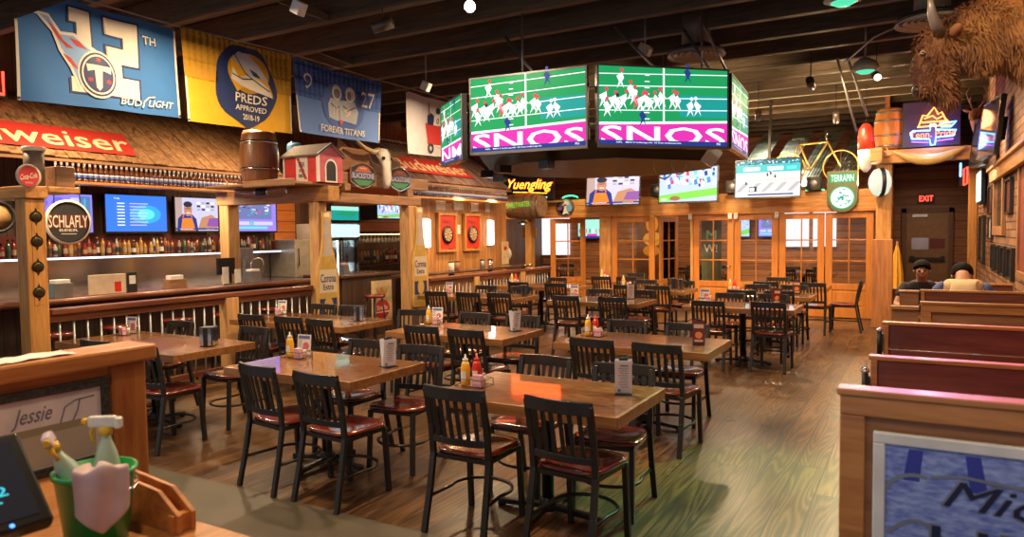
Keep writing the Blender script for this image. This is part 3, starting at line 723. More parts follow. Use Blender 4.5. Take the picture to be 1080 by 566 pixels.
# table tents: clipped drink-list stands
def make_stand(col, txt):
    t = thing('drink_list_stand', 'x', 'menu stand')
    part('base', MB().box(-.05, .05, -.05, .05, 0, .008), DARK, t)
    for s, nm in ((-1, 'front_sheet'), (1, 'back_sheet')):
        M_ = Matrix.Translation((0, s*.022, .105)) @ Matrix.Rotation(R(-s*8), 4, 'X')
        part(nm, MB().box(-.05, .05, -.0015, .0015, -.1, .1, M_), col, t)
    a = Art(lambda u, v, h: tuple(Matrix.Translation((0, -.022, .105)) @ Matrix.Rotation(R(8), 4, 'X') @ Vector((u, -.002-h, v))))
    if txt == 'light':
        d = ink('list_grey', (.25, .24, .30))
        a.rect(-.02, .03, .065, .075, d)
        for k in range(9): a.rect(-.03+.006*(k % 3), .03-.005*(k % 2), .05-.014*k, .054-.014*k, d)
        a.disc(-.025, -.082, .01, d, 8)
    elif txt == 'dark':
        a.rect(-.04, .04, .04, .075, ink('list_cream', (.7, .55, .45))); a.disc(0, -.02, .03, ink('list_orange', (.8, .3, .1))); a.rect(-.035, .035, -.08, -.06, ink('list_cream', (.7, .55, .45)))
    a.build('print', t)
    part('clip', MB().box(-.025, .025, -.014, .014, .196, .215).cyl((-.03, 0, .215), (.03, 0, .215), .006, seg=6), DARK, t)
    return t
SL = make_stand(plain('drink_list_paper', (.72, .72, .80), .35, coat=.3), 'light'); SD = make_stand(plain('dark_red_card', (.16, .03, .04), .35, coat=.3), 'dark')
NAP = thing('napkin_dispenser', 'x', 'napkin dispenser')
part('case', MB().box(-.055, .055, -.07, .07, 0, .17), DARK, NAP, .006)
part('face_plate', MB().box(-.05, -.02, -.074, -.07, .01, .16).box(.02, .05, -.074, -.07, .01, .16), CHROME, NAP)
part('side_plate', MB().box(.055, .058, -.06, .06, .01, .16), CHROME, NAP)
used.discard(None)
for x, y, pr, lab, rz in ((-1.52, 3.98, SL, 'white clipped drink list on the nearest table', 20), (-3.36, 4.04, SL, 'white drink list seen edge-on on the second front table', 68),
        (-1.62, 6.02, SD, 'dark red drink list on the right of the second-row aisle table', 15), (-3.46, 6.10, SL, 'white drink list seen edge-on on the second-row middle table', 70),
        (-3.62, 9.78, SL, 'white drink list on the third-row middle table', 20), (-1.62, 9.78, SD, 'dark red drink list on the third-row aisle table', 40),
        (-1.6, 11.45, SD, 'dark drink list on the fourth-row aisle table', 10)):
    put(pr, x, y, .76, R(rz), lab, 'drink list stands')
for x, y, lab, rz in ((-5.46, 4.12, 'black and silver napkin dispenser on the front railing table', 30), (-5.48, 6.1, 'black napkin dispenser with chrome plates on the second railing table', 30),
        (-5.3, 9.62, 'black and silver napkin dispenser on the third railing table', 30), (-3.5, 11.8, 'black napkin dispenser on the fourth-row middle table', 30), (-3.68, 11.95, 'second black napkin dispenser on the fourth-row middle table, to the left', 30)):
    put(NAP, x, y, .76, R(rz), lab, 'napkin dispensers')
# ============================================================ BOOTHS
def booth(y, x0, z1, lab, face='boards', bolt=True):
    """bench back across the booth row with a seat on both sides"""
    t = thing('booth_bench', lab, 'booth bench', ((x0+.98)/2, y, 0), group='wooden booth benches')
    if face == 'panel':
        fr = MB().box(x0, .98, y, y+.07, z1-.085, z1-.02).box(x0, x0+.075, y, y+.07, 0, z1-.085).box(.9, .98, y, y+.07, 0, z1-.085).box(x0+.075, .9, y, y+.07, 0, .12)
        part('frame', fr, BOOTHF, t, .004, True)
        part('inset_panel', MB().box(x0+.075, .9, y+.02, y+.05, .12, z1-.085), BOOTHI, t, 0, True)
    else:
        mb = MB()
        for (a, b) in ((z1-.175, z1-.02), (z1-.33, z1-.185), (z1-.49, z1-.34), (.48, z1-.50)): mb.box(x0+.03, .98, y+.005, y+.035, a, b)
        part('back_boards', mb, BOOTHW, t, .004, True)
        part('end_post', MB().box(x0, x0+.03, y-.01, y+.08, 0, z1-.02), BOOTHF, t, .004, True)
    part('cap_rail', MB().box(x0-.01, .99, y-.008, y+(.075 if face == 'panel' else .05), z1-.02, z1+.003), BOOTHF, t, .005, True)
    for s, yy in ((-1, y-.44), (1, y+.09)):
        if face == 'panel' and s < 0 and y < 3: continue
        part('seat', MB().box(x0+.02, .98, yy, yy+.42, .42, .47), BOOTHW, t, .01, True)
        part('seat_box', MB().box(x0+.05, .97, yy+.06, yy+.38, 0, .42), BOOTHI, t, 0, True)
    return t
booth(2.55, -.22, 1.2, 'wooden booth end panel nearest the camera, carrying the blue mirror', 'panel')
booth(3.90, -.20, 1.10, 'second booth bench, dark red boards with a pale cap rail', 'boards')
booth(5.38, -.20, 1.10, 'third booth bench from the camera, dark red boards', 'boards')
booth(6.98, .02, 1.10, 'framed pine booth panel in front of the two seated people', 'panel')
booth(8.12, .02, 1.12, 'dark red booth bench the person in the raglan shirt leans on', 'boards')
booth(10.35, .02, 1.05, 'booth bench behind the person in the black shirt', 'boards')
t = thing('booth_divider', 'short tan partition with a red squiggle at the aisle end of the fourth booth', 'partition', (-.09, 7.0, 0))
part('panel', MB().box(-.20, .0, 6.98, 7.03, 0, 1.03), BOOTHI, t, .003, True); part('cap', MB().box(-.21, .005, 6.96, 7.05, 1.03, 1.06), BOOTHF, t, .004, True)
A = Art(lambda u, v, h: (u, 6.98-h, v)); A.stroke([(-.16, .93), (-.13, .83), (-.10, .91), (-.07, .82), (-.05, .86)], .014, ink('squiggle_red', (.5, .05, .05))); A.stroke([(-.12, .88), (-.06, .82), (-.03, .83)], .018, PAPER); A.build('marking', t, True)
t = thing('booth_divider', 'short tan box partition beside the person in the black shirt', 'partition', (-.08, 8.3, 0))
part('panel', MB().box(-.17, .0, 8.28, 8.33, 0, 1.08), BOOTHI, t, .003, True); part('cap', MB().box(-.18, .005, 8.26, 8.35, 1.08, 1.1), BOOTHF, t, .004, True)
for y, lab in ((3.3, 'wooden booth table right behind the mirror panel'), (4.66, 'wooden booth table between the second and third bench'), (6.2, 'wooden booth table between the third bench and the pine panel'), (9.25, 'wooden booth table between the two seated people')):
    t = thing('booth_table', lab, 'table', (.38, y, 0), group='booth tables')
    part('tabletop', MB().box(-.55, .58, -.26, .26, .72, .76), TABLE, t, .005); part('column', MB().cyl((0, 0, .03), (0, 0, .72), .035), BLACK, t); part('foot', MB().box(-.13, .13, -.13, .13, 0, .03), BLACK, t, .005)
for x, y, lab in ((-.12, 4.6, 'black and silver dispenser at the aisle end of the second booth table'), (-.12, 6.15, 'black and silver dispenser at the aisle end of the third booth table'), (-.1, 9.2, 'dark dispenser at the aisle end of the people\'s booth table')):
    put(NAP, x, y, .76, R(10), lab, 'napkin dispensers')
for y, z in ((3.88, .98), (5.36, 1.0)):
    t = thing('coat_hook', 'dark metal hook with bright round knob on the aisle end of the %s bench' % ('second' if y < 4 else 'third'), 'hook', (-.215, y, z), group='booth end hooks')
    part('stem', MB().cyl((-.01, .03, -.12), (-.01, .03, .03), .016, seg=10).box(0, .012, .0, .06, -.1, .02), DARK, t); part('knob', MB().lathe([(0, -.02), (.02, -.01), (.022, 0), (.015, .014), (0, .018)], (-.01, .03, .045), seg=12), CHROME, t)
# beer mirror on the near panel
t = thing('beer_mirror', 'blue beer mirror in a white frame on the nearest booth panel', 'mirror', (.33, 2.545, .7))
F = MB(); x0, x1, z0, z1 = -.12, .86, .18, 1.075
for a in ((x0, x1, z1-.035, z1), (x0, x1, z0, z0+.035), (x0, x0+.035, z0+.035, z1-.035), (x1-.035, x1, z0+.035, z1-.035)): F.box(a[0], a[1], 2.525, 2.55, a[2], a[3])
part('frame', F, plain('pale_frame', (.66, .70, .74), .4), t, .004, True)
m, N, L, b = new_mat('brushed_blue_mirror')
tc = N.new('ShaderNodeTexCoord'); mp = N.new('ShaderNodeMapping'); mp.inputs['Scale'].default_value = (9, 1, 26); nz = N.new('ShaderNodeTexNoise'); nz.inputs['Scale'].default_value = 3; nz.inputs['Detail'].default_value = 5
L.new(tc.outputs['Object'], mp.inputs[0]); L.new(mp.outputs[0], nz.inputs['Vector']); rr = N.new('ShaderNodeValToRGB'); e = rr.color_ramp.elements
e[0].position = .3; e[0].color = (.09, .14, .58, 1); e[1].position = .7; e[1].color = (.36, .50, .92, 1); L.new(nz.outputs['Fac'], rr.inputs['Fac']); L.new(rr.outputs['Color'], b.inputs['Base Color'])
b.inputs['Roughness'].default_value = .35; b.inputs['Metallic'].default_value = .1
part('mirror_glass', MB().box(x0+.03, x1-.03, 2.535, 2.545, z0+.03, z1-.03), m, t, 0, True)
A = Art(lambda u, v, h: (u, 2.535-h, v)); sil = plain('print_silver_blue', (.30, .34, .42), .3, .7); nav = ink('navy', (.012, .016, .07), .3); roy = ink('royal', (.035, .05, .40), .3)
A.poly([(-.02, 1.03), (.02, 1.03), (.01, .93), (-.035, .93)], roy); A.poly([(.13, 1.03), (.17, 1.03), (.19, .92), (.145, .92)], roy).up()
A.stroke([(.0+.09*math.cos(R(a)), .86+.09*math.sin(R(a))) for a in range(70, 215, 10)], .012, sil)
A.up().stroke([(-.075+.02*k, .755+.05*math.sin(k*.40)) for k in range(9)], .012, sil).up()
A.stroke([(.04, .95), (.12, .965), (.22, .955), (.4, .945), (.6, .93)], .01, sil).up()
A.text('Michelob', .40, .893, w=.62, hgt=.090, mat=sil, shear=.5, bold=0, rot=-3).up(); A.text('Michelob', .401, .892, w=.61, hgt=.083, mat=nav, shear=.5, rot=-3, bold=0).up()
A.text('ULTRA', .42, .745, w=.765, hgt=.128, mat=sil, bold=0).up(); A.text('ULTRA', .42, .745, w=.75, hgt=.115, mat=nav, bold=0)
A.build('printed_lettering', t, True)

# furniture of the room behind the glazed doors
for x, y, lab in ((-2.3, 17.5, 'plank table in the rear room behind the right glazed doors'), (-4.7, 17.6, 'plank table in the rear room behind the middle glazed doors'), (-8.9, 17.6, 'plank table in the far left rear room')):
    table(x, y, 1.34, .80, lab)
    for k, (dx, dy, a) in enumerate(((-.3, -.56, 0), (.32, -.56, 0), (-.3, .56, 180), (.32, .56, 180))):
        chair(x+dx, y+dy, a, ('near left', 'near right', 'far left', 'far right')[k]+' black chair at the '+lab.replace('plank ', ''), 'chairs of the rear rooms')
# ============================================================ TELEVISIONS
G1 = E('field_green', (.012, .27, .085), 1.2); G2 = E('field_teal', (.012, .27, .25), 1.2); WH = E('screen_white', (.92, .95, 1), 1.15); MAG = E('screen_magenta', (.62, .03, .36), 1.2)
SBL = E('screen_navy', (.02, .04, .22), 1.1); SRD = E('screen_red', (.8, .05, .10), 1.1); LBL = E('screen_blue', (.04, .18, .95), 1.2); CYN = E('screen_cyan', (.10, .65, .95), 1.3)
LAV = E('screen_lavender', (.62, .60, .85), 1); ORG = E('screen_orange', (.95, .22, .03), 1.1); SKN = E('screen_skin', (.55, .26, .15), 1); SDK = E('screen_dark', (.03, .03, .06), 1)
ICE = E('screen_ice', (.72, .78, .80), 1.0); GRY = E('screen_grey', (.42, .44, .50), 1); TEA = E('screen_teal', (.05, .45, .50), 1.1); SYE = E('screen_yellow', (.95, .60, .06), 1.1); VIO = E('screen_violet', (.30, .22, .85), 1.1)
BEZ = plain('bezel_black', (.012, .012, .014), .25, vary=0); BEZG = plain('bezel_grey', (.16, .17, .19), .3, .5, vary=0)
def pic_football(a, w, h, txt='SNOS'):
    a.rect(-w/2, w/2, -h/2, h/2, G1).up()
    a.rect(.12*w, w/2, -.12*h, .16*h, G2).up()
    for k in range(5):
        v = h*(.42-.155*k); a.stroke([(-w/2, v-.02*h), (w/2, v+.02*h)], .007*h*1.6, WH)
    a.rect(-.012*w+0, .002*w, -.3*h, h/2, WH)
    for k in range(9): a.stroke([(-.15*w-.003*k, h*(.40-.08*k)), (-.115*w, h*(.40-.08*k))], .012*h, WH)
    a.up().poly([(-w/2, -.25*h), (w/2, -.19*h), (w/2, -.16*h), (-w/2, -.22*h)], WH).poly([(-w/2, -h/2), (w/2, -h/2), (w/2, -.195*h), (-w/2, -.25*h)], MAG).up()
    def man(u, v, s, c1, c2, lean=0):
        a.poly([(u-.018*s, v-.036*s), (u-.006*s, v), (u-.020*s, v+.026*s), (u+lean*s, v+.046*s), (u+.022*s, v+.018*s), (u+.010*s, v), (u+.022*s, v-.036*s), (u+.004*s, v-.008*s)], c1)
        a.disc(u+lean*s, v+.058*s, .010*s, c2, 8)
    rnd = random.Random(3)
    sc = h*2.5
    for u, v, c, c2, ln in ((-.34, .27, WH, SRD, .01), (-.47, .02, WH, SRD, .02), (-.40, -.02, WH, SRD, .02), (-.36, -.05, WH, SDK, .0), (-.32, .0, WH, SRD, .02), (-.24, .06, WH, SRD, .01), (-.22, .0, SRD, WH, .0),
                        (-.19, -.02, WH, SRD, .02), (-.14, -.0, WH, SRD, -.01), (-.11, -.02, WH, SRD, -.02), (-.06, -.0, WH, SRD, -.01), (-.02, .04, WH, SRD, -.01), (.06, .02, WH, SRD, .01), (.10, .0, WH, SRD, .0), (.20, -.07, WH, WH, .01), (.26, -.06, WH, WH, -.01), (-.17, -.21, SBL, WH, 0), (.18, .36, SBL, SBL, 0), (-.26, .12, WH, SRD, 0), (-.44, -.10, WH, SRD, 0)):
        man(u*w, (v+.04)*h, sc, c, c2, ln)
    a.text(txt, 0, -.372*h, w=.97*w, hgt=.23*h, mat=WH, bold=.012).up(); a.rect(-w/2, w/2, -h/2, -.44*h, SBL).up()
    a.text('P51', .43*w, -.47*h, hgt=.03*h, mat=WH); a.text('NFL   MIN 0 Indianapolis 10 Kan Indianapolis', -.12*w, -.47*h, w=.5*w, hgt=.022*h, mat=WH)
def pic_menu(a, w, h):
    a.rect(-w/2, w/2, -h/2, h/2, LBL).up(); a.disc(.14*w, -.02*h, .26*w, E('screen_azure', (.04, .36, .95), 1.2), ry=.26*h).up(); a.disc(.15*w, -.02*h, .14*w, CYN, ry=.15*h).up()
    a.text('Today', -.32*w, .40*h, hgt=.06*h, mat=WH)
    for k in range(8):
        a.rect(-.32*w, -.20*w, (.26-.085*k)*h, (.285-.085*k)*h, WH); a.rect(-.12*w, (.18-.03*(k % 3))*w, (.26-.085*k)*h, (.285-.085*k)*h, LAV)
def pic_apron(a, w, h):
    a.rect(-w/2, w/2, -h/2, h/2, LAV).up(); a.rect(-w/2, -.34*w, -h/2, h/2, E('screen_beige', (.5, .36, .33), 1))
    for k in range(4):
        for j in range(3): a.rect(.0*w+k*.11*w, .08*w+k*.11*w, .12*h+j*.10*h, .18*h+j*.10*h, (GRY, SDK, WH)[(j+k) % 3])
    a.up().poly([(-.46*w, -h/2), (-.44*w, -.14*h), (-.34*w, .0), (-.12*w, .0), (-.02*w, -.14*h), (.02*w, -h/2)], SBL).up()
    a.poly([(-.38*w, -h/2), (-.34*w, -.12*h), (-.12*w, -.12*h), (-.04*w, -h/2)], ORG); a.stroke([(-.33*w, -.1*h), (-.30*w, .02*h)], .02*w, ORG); a.stroke([(-.12*w, -.1*h), (-.16*w, .02*h)], .02*w, ORG).up()
    a.disc(-.21*w, .14*h, .095*w, SKN, 20, ry=.20*h).up(); a.disc(-.21*w, .30*h, .10*w, SDK, 16, ry=.09*h); a.rect(-.25*w, -.16*w, .03*h, .05*h, WH); a.rect(-.27*w, -.15*w, .16*h, .18*h, SDK)
    a.poly([(.02*w, -.42*h), (.10*w, -.1*h), (.34*w, .0), (.46*w, -.12*h), (.48*w, -.45*h)], SKN).up(); a.poly([(.22*w, -.36*h), (.28*w, -.12*h), (.5*w, -.1*h), (.5*w, -.38*h)], E('screen_plaid', (.28, .10, .40), 1)).up()
    a.rect(-.5*w, .5*w, -.47*h, -.42*h, SBL); a.rect(-.4*w, -.1*w, -.455*h, -.435*h, WH); a.rect(.2*w, .4*w, -.455*h, -.435*h, SYE)
def pic_crowd(a, w, h):
    a.rect(-w/2, w/2, -h/2, h/2, E('screen_paleblue', (.45, .58, .85), 1.1)).up(); a.poly([(-w/2, -h/2), (w/2, -.34*h), (w/2, -.12*h), (-w/2, -.30*h)], E('screen_lime', (.20, .62, .08), 1.1)).up()
    r = random.Random(5)
    for k in range(70):
        u = r.uniform(-.46, .46)*w; v = r.uniform(-.12, .42)*h; s = r.uniform(.03, .08)*w
        a.poly([(u, v), (u+s*.7, v+.2*s), (u+s*.5, v+1.3*s), (u-s*.2, v+1.1*s)], (WH, LBL, SBL, WH, LAV, SRD, CYN)[r.randrange(7)])
    a.up().disc(-.22*w, -.40*h, .09*w, E('screen_brown', (.35, .16, .05), 1), ry=.07*h); a.rect(-.46*w, -.36*w, -.45*h, -.40*h, WH)
def pic_hockey(a, w, h):
    a.rect(-w/2, w/2, -h/2, .16*h, ICE).rect(-w/2, w/2, .16*h, .38*h, TEA).rect(-w/2, w/2, .38*h, h/2, E('screen_deepteal', (.02, .16, .22), 1)).up()
    r = random.Random(8)
    for k in range(60):
        u = r.uniform(-.49, .47)*w; v = r.uniform(.36, .47)*h; a.rect(u, u+.02*w, v, v+.03*h, (WH, TEA, CYN, SDK)[k % 4])
    a.rect(-.38*w, -.12*w, .21*h, .31*h, WH).rect(.0*w, .24*w, .21*h, .31*h, WH).rect(.3*w, .44*w, .22*h, .3*h, CYN).up()
    for k in range(5): a.poly([(-.5*w+k*.2*w, -.36*h), (-.42*w+k*.2*w, -.36*h), (-.28*w+k*.2*w, -.12*h), (-.36*w+k*.2*w, -.12*h)], GRY)
    a.rect(-.3*w, .5*w, -.06*h, -.04*h, E('screen_peach', (.85, .5, .3), 1)).up()
    for u, v in ((-.33, -.12), (.0, .10), (.05, .14), (.12, .05)): a.disc(u*w, v*h, .016*w, SDK, 8, ry=.06*h); a.disc(u*w+.01*w, v*h+.04*h, .012*w, WH, 8)
    a.rect(-.28*w, -.16*w, -.36*h, -.22*h, SDK).up().rect(-.27*w, -.20*w, -.34*h, -.25*h, WH); a.rect(-.3*w, .4*w, -.46*h, -.42*h, SBL)
def pic_news(a, w, h):
    a.rect(-w/2, w/2, -h/2, h/2, VIO).up(); a.rect(-.35*w, .4*w, -.1*h, .45*h, E('screen_dusk', (.16, .20, .45), 1)).up()
    r = random.Random(2)
    for k in range(26): u, v, s = r.uniform(-.34, .3)*w, r.uniform(-.05, .38)*h, r.uniform(.03, .09); a.rect(u, u+s*w, v, v+s*.6*h, (GRY, LAV, SRD, SBL, TEA, WH)[k % 6])
    a.up().rect(-.42*w, .42*w, -.30*h, -.18*h, LAV); a.rect(-.1*w, .0, -.32*h, -.16*h, TEA); a.rect(-.42*w, .3*w, -.42*h, -.35*h, CYN)
def pic_tiles(a, w, h):
    a.rect(-w/2, w/2, -h/2, h/2, VIO).up()
    for k in range(3): a.disc(-.3*w+k*.26*w, .26*h, .11*w, LAV if k == 2 else E('screen_indigo', (.16, .14, .8), 1.1), 6)
    a.rect(.30*w, .47*w, -.45*h, .45*h, E('screen_steelblue', (.10, .22, .45), 1)); a.rect(.36*w, .40*w, -.1*h, .4*h, CYN)
def pic_golf(a, w, h):
    a.rect(-w/2, w/2, -h/2, h/2, G2).up(); a.rect(-w/2, w/2, .2*h, h/2, E('screen_mint', (.35, .75, .62), 1.1)); a.poly([(-.4*w, -.1*h), (.3*w, -.2*h), (.45*w, .05*h), (-.1*w, .1*h)], G1)
def pic_match(a, w, h):
    a.rect(-w/2, w/2, -h/2, h/2, E('screen_mint', (.35, .75, .62), 1.1)).up()
    for k in range(7): a.rect(-.45*w+k*.13*w, -.41*w+k*.13*w, -.22*h, .0*h, (SDK, WH, SRD)[k % 3])
    a.rect(-w/2, w/2, -h/2, -.38*h, SBL).rect(-.15*w, .25*w, -.38*h, -.26*h, MAG)
def tv(label, pl, pr, z0, z1, pic, group='wall and ceiling televisions', th=.06, arm=None, bz=.018, tilt=0, grey=False):
    pl, pr = Vector((pl[0], pl[1], 0)), Vector((pr[0], pr[1], 0)); d = pr-pl; w = d.length; h = z1-z0
    t = thing('television', label, 'television', ((pl+pr)/2).to_tuple()[:2]+((z0+z1)/2,), math.atan2(d.y, d.x), group)
    if tilt: t.rotation_euler = (R(tilt), 0, t.rotation_euler[2])
    part('casing', MB().box(-w/2, w/2, 0, th, -h/2, h/2).box(-w*.35, w*.35, th, th+.03, -h*.35, h*.3), BEZ, t, .005)
    F = MB()
    for q in ((-w/2, w/2, h/2-bz, h/2), (-w/2, w/2, -h/2, -h/2+bz*1.6), (-w/2, -w/2+bz, -h/2+bz*1.6, h/2-bz), (w/2-bz, w/2, -h/2+bz*1.6, h/2-bz)): F.box(q[0], q[1], -.008, 0, q[2], q[3])
    part('bezel', F, BEZG if grey else BEZ, t)
    if arm == 'rod':
        part('hanging_rod', MB().box(-.12, .12, th+.03, th+.06, -.15, .15).box(-.025, .025, th+.03, th+.08, -.1, 4.5-(z0+z1)/2), DARK, t)
    elif arm != 'none': part('wall_bracket', MB().box(-.12, .12, th+.03, th+(arm or .07), -.15, .15), DARK, t)
    if pic:
        a = Art(front(0), .0006); pic(a, w-2*bz, h-2.6*bz); o = a.build('screen', t); o.location = (0, 0, bz*.3)
    else:
        part('screen', MB().box(-w/2+bz, w/2-bz, -.004, -.001, -h/2+bz, h/2-bz), plain('glossy_dark_screen', (.03, .03, .035), .06, vary=0), t)
    return t
# ---- octagonal cluster over the dining floor
cg = 'televisions of the hanging cluster'
tv('large hanging television showing football, left of the two front screens', (-4.25, 6.55), (-2.92, 6.67), 2.575, 3.40, lambda a, w, h: pic_football(a, w, h), cg, grey=True, arm='none')
tv('large hanging television showing football, right of the two front screens', (-2.84, 6.73), (-1.77, 7.74), 2.585, 3.42, lambda a, w, h: pic_football(a, w, h), cg, grey=True, arm='none')
tv('hanging television seen at a slant on the left of the cluster', (-4.90, 6.93), (-4.28, 6.44), 2.51, 3.23, lambda a, w, h: pic_football(a, w, h, 'NM'), cg, grey=True, arm='none')
tv('hanging television seen nearly edge-on on the right of the cluster', (-1.77, 7.86), (-1.86, 9.15), 2.61, 3.41, lambda a, w, h: pic_football(a, w, h), cg, grey=True, arm='none')
CX, CY = -3.52, 8.46
t = thing('hanging_screen_mount', 'dark eight-sided hanging rig carrying the big football screens', 'screen rig', (CX, CY, 2.3))
def octo(r, z, a0=-15): return [(CX+r*math.cos(R(a0+45*k)), CY+r*math.sin(R(a0+45*k)), z) for k in range(8)]
mb = MB(); A_, B_ = octo(1.50, 2.64), octo(1.40, 2.52); D_ = octo(1.55, 2.72)
ia = [mb.vt(p) for p in A_]; ib = [mb.vt(p) for p in B_]; idd = [mb.vt(p) for p in D_]
for k in range(8): mb.face((ia[k], ia[(k+1) % 8], ib[(k+1) % 8], ib[k])); mb.face((idd[k], idd[(k+1) % 8], ia[(k+1) % 8], ia[k]))
mb.face(ib[::-1]); mb.face(idd)
part('lower_shroud', mb, plain('shroud_black_brown', (.007, .005, .005), .4), t, .01, True)
mb = MB(); O1, O2 = octo(1.5, 2.74), octo(1.5, 3.3)
for k in range(8):
    mb.bar(O1[k], O2[k], .05, .05); mb.bar(O2[k], O2[(k+1) % 8], .05, .05)
part('upright_frame', mb, DARK, t, 0, True)
for k in range(4):
    p = octo(1.42, 3.3)[k*2]; part('hanging_rod', MB().cyl(p, (p[0], p[1], 4.2), .012, seg=8), GREYM, t, 0, True)
for a, b in (((-3.6, 7.0, 3.35), (-4.4, 7.6, 4.1)), ((-2.4, 7.3, 3.4), (-3.1, 7.9, 4.1)), ((-2.0, 8.0, 3.45), (-2.5, 8.6, 4.15)), ((-1.9, 8.6, 3.4), (-2.2, 8.2, 4.15))): part('brace_pipe', MB().tube([a, b], .018, 6), GREYM, t, 0, True)
mb = MB()
for (x, y, r_) in ((-2.35, 7.45, .12), (-2.2, 7.5, .09)): mb.tube([(x+r_*math.cos(R(a))*.7, y+r_*math.cos(R(a))*.7-.1, 2.62-.17+r_*1.4*math.sin(R(a))) for a in range(180, 361, 15)], .008, 5)
part('cable_loop', mb, plain('tan_cable', (.25, .16, .09), .5), t, 0, True)
for k in (4.4, 5.1, 5.7, 6.3):
    a = R(-15+45*k); p = Vector((CX+1.45*math.cos(a), CY+1.45*math.sin(a), 2.47)); part('amplifier_box', MB().cbox(p, (.16, .12, .09), None, a), BEZ, t, .004, True)
# ---- televisions by the glazed wall, behind the bar and beyond
tv('television with a person in an orange apron, hung before the header', (-6.39, 14.5), (-5.15, 14.5), 2.30, 3.02, pic_apron, tilt=-6, arm='rod')
tv('television showing a crowd at a football field, hung before the header', (-4.74, 14.5), (-3.52, 14.5), 2.31, 3.05, pic_crowd, tilt=-6, arm='rod')
tv('television showing ice hockey, hung before the header', (-3.19, 14.5), (-1.96, 14.5), 2.35, 3.12, pic_hockey, tilt=-8, arm='rod')
for (y0, y1, z0, z1, pic, lab) in ((4.95, 5.83, 1.78, 2.35, pic_tiles, 'leftmost television behind the bar, violet picture'), (5.98, 6.97, 1.79, 2.37, pic_menu, 'television behind the bar with a blue list of times'),
        (7.08, 7.90, 1.80, 2.37, pic_apron, 'television behind the bar with a person in an orange apron'), (8.10, 9.13, 1.79, 2.36, pic_news, 'television behind the bar with a violet news picture, right of the post')):
    tv(lab, (-10.12, y0), (-10.12, y1), z0, z1, pic, th=.05)
tv('small television with a green picture above the drinks cooler', (-9.6, 9.95), (-9.6, 10.75), 1.99, 2.30, pic_golf, th=.05, arm=.6)
tv('small television with a blue and orange picture right of the drinks cooler', (-9.5, 11.15), (-9.5, 12.1), 2.04, 2.36, pic_crowd, th=.05, arm=.7)
tv('television with a green match on the rear room wall, left', (-9.01, 19.80), (-8.15, 19.80), 1.53, 2.14, pic_match, th=.05, arm=.145)
tv('television seen through the glazed doors, left of the pair', (-4.32, 19.80), (-3.95, 19.80), 1.55, 2.15, pic_crowd, th=.05, arm=.145)
tv('television seen through the glazed doors, right of the pair', (-3.75, 19.80), (-3.25, 19.80), 1.55, 2.15, pic_news, th=.05, arm=.145)
tv('dark glossy television on the right wall, farther of two', (.70, 13.5), (.84, 12.55), 2.66, 3.42, None, tilt=-6, arm=.115)
tv('dark glossy television on the right wall, nearer of two', (.71, 11.9), (.84, 10.95), 2.66, 3.42, None, tilt=-6, arm=.115)
# ============================================================ FLAGS
FB = plain('flag_sky_blue', (.035, .16, .45), .75, vary=.05); FG = plain('flag_gold', (.72, .38, .015), .75, vary=.05); FG2 = plain('flag_gold_band', (.52, .27, .02), .75, vary=.05); FN = plain('flag_steel_blue', (.12, .24, .62), .75, vary=.05); FN2 = plain('flag_royal_blue', (.07, .15, .50), .75, vary=.05); FW = plain('flag_white', (.62, .60, .66), .75, vary=.05)
NAVY = ink('flag_navy', (.01, .025, .12)); CRM = ink('flag_cream', (.78, .72, .62)); FRED = ink('flag_red', (.55, .03, .03)); SILV = ink('flag_silver', (.45, .48, .58)); LTB = ink('flag_light_blue', (.22, .42, .75))
def flag(label, y0, y1, zt0, zt1, zb0, zb1, X, base, draw, clip=None, seed=0):
    t = thing('hanging_flag', label, 'flag', (X, (y0+y1)/2, (zb0+zb1)/2), group='flags hung along the bar')
    W = y1-y0
    def m(u, v, h):       # u 0..1.5 (length in half-metres), v 0..1 up
        s = u/1.5; top = zt0+(zt1-zt0)*s; bot = zb0+(zb1-zb0)*s
        top -= .02*math.sin(math.pi*s); z = bot+(top-bot)*v
        if clip: z = min(z, clip(s)-.002+h*.0)
        wv = .025*math.sin(5*s+seed)*(1-v*.6)+.012*math.sin(15*s+3*v+seed)+.05*(1-v)*math.sin(2.2*s+seed)
        return (X+wv+h, y0+W*s, z)
    a = Art(m, .0); a.h = 0; a.grid(0, 1.5, 0, 1, base, 40, 27); c = a.build('cloth', t, True)
    b2 = Art(m, .0012, cut=.0375); b2.h = .006; draw(b2); b2.build('printed_emblem', c, True)
    
    for ua, ub in ((0, .022), (1.478, 1.5)): hem = Art(m, 0); hem.h = .004; hem.grid(ua, ub, 0, 1, CRM, 1, 12); hem.build('hem', c, True)
    for u in (.01, 1.49):
        for v in (.985, .02): p = Vector(m(u, v, .006)); part('grommet', MB().lathe([(.012, -.003), (.012, .004)], p, (1, 0, 0), 10), CHROME, t, 0, True)
    return t
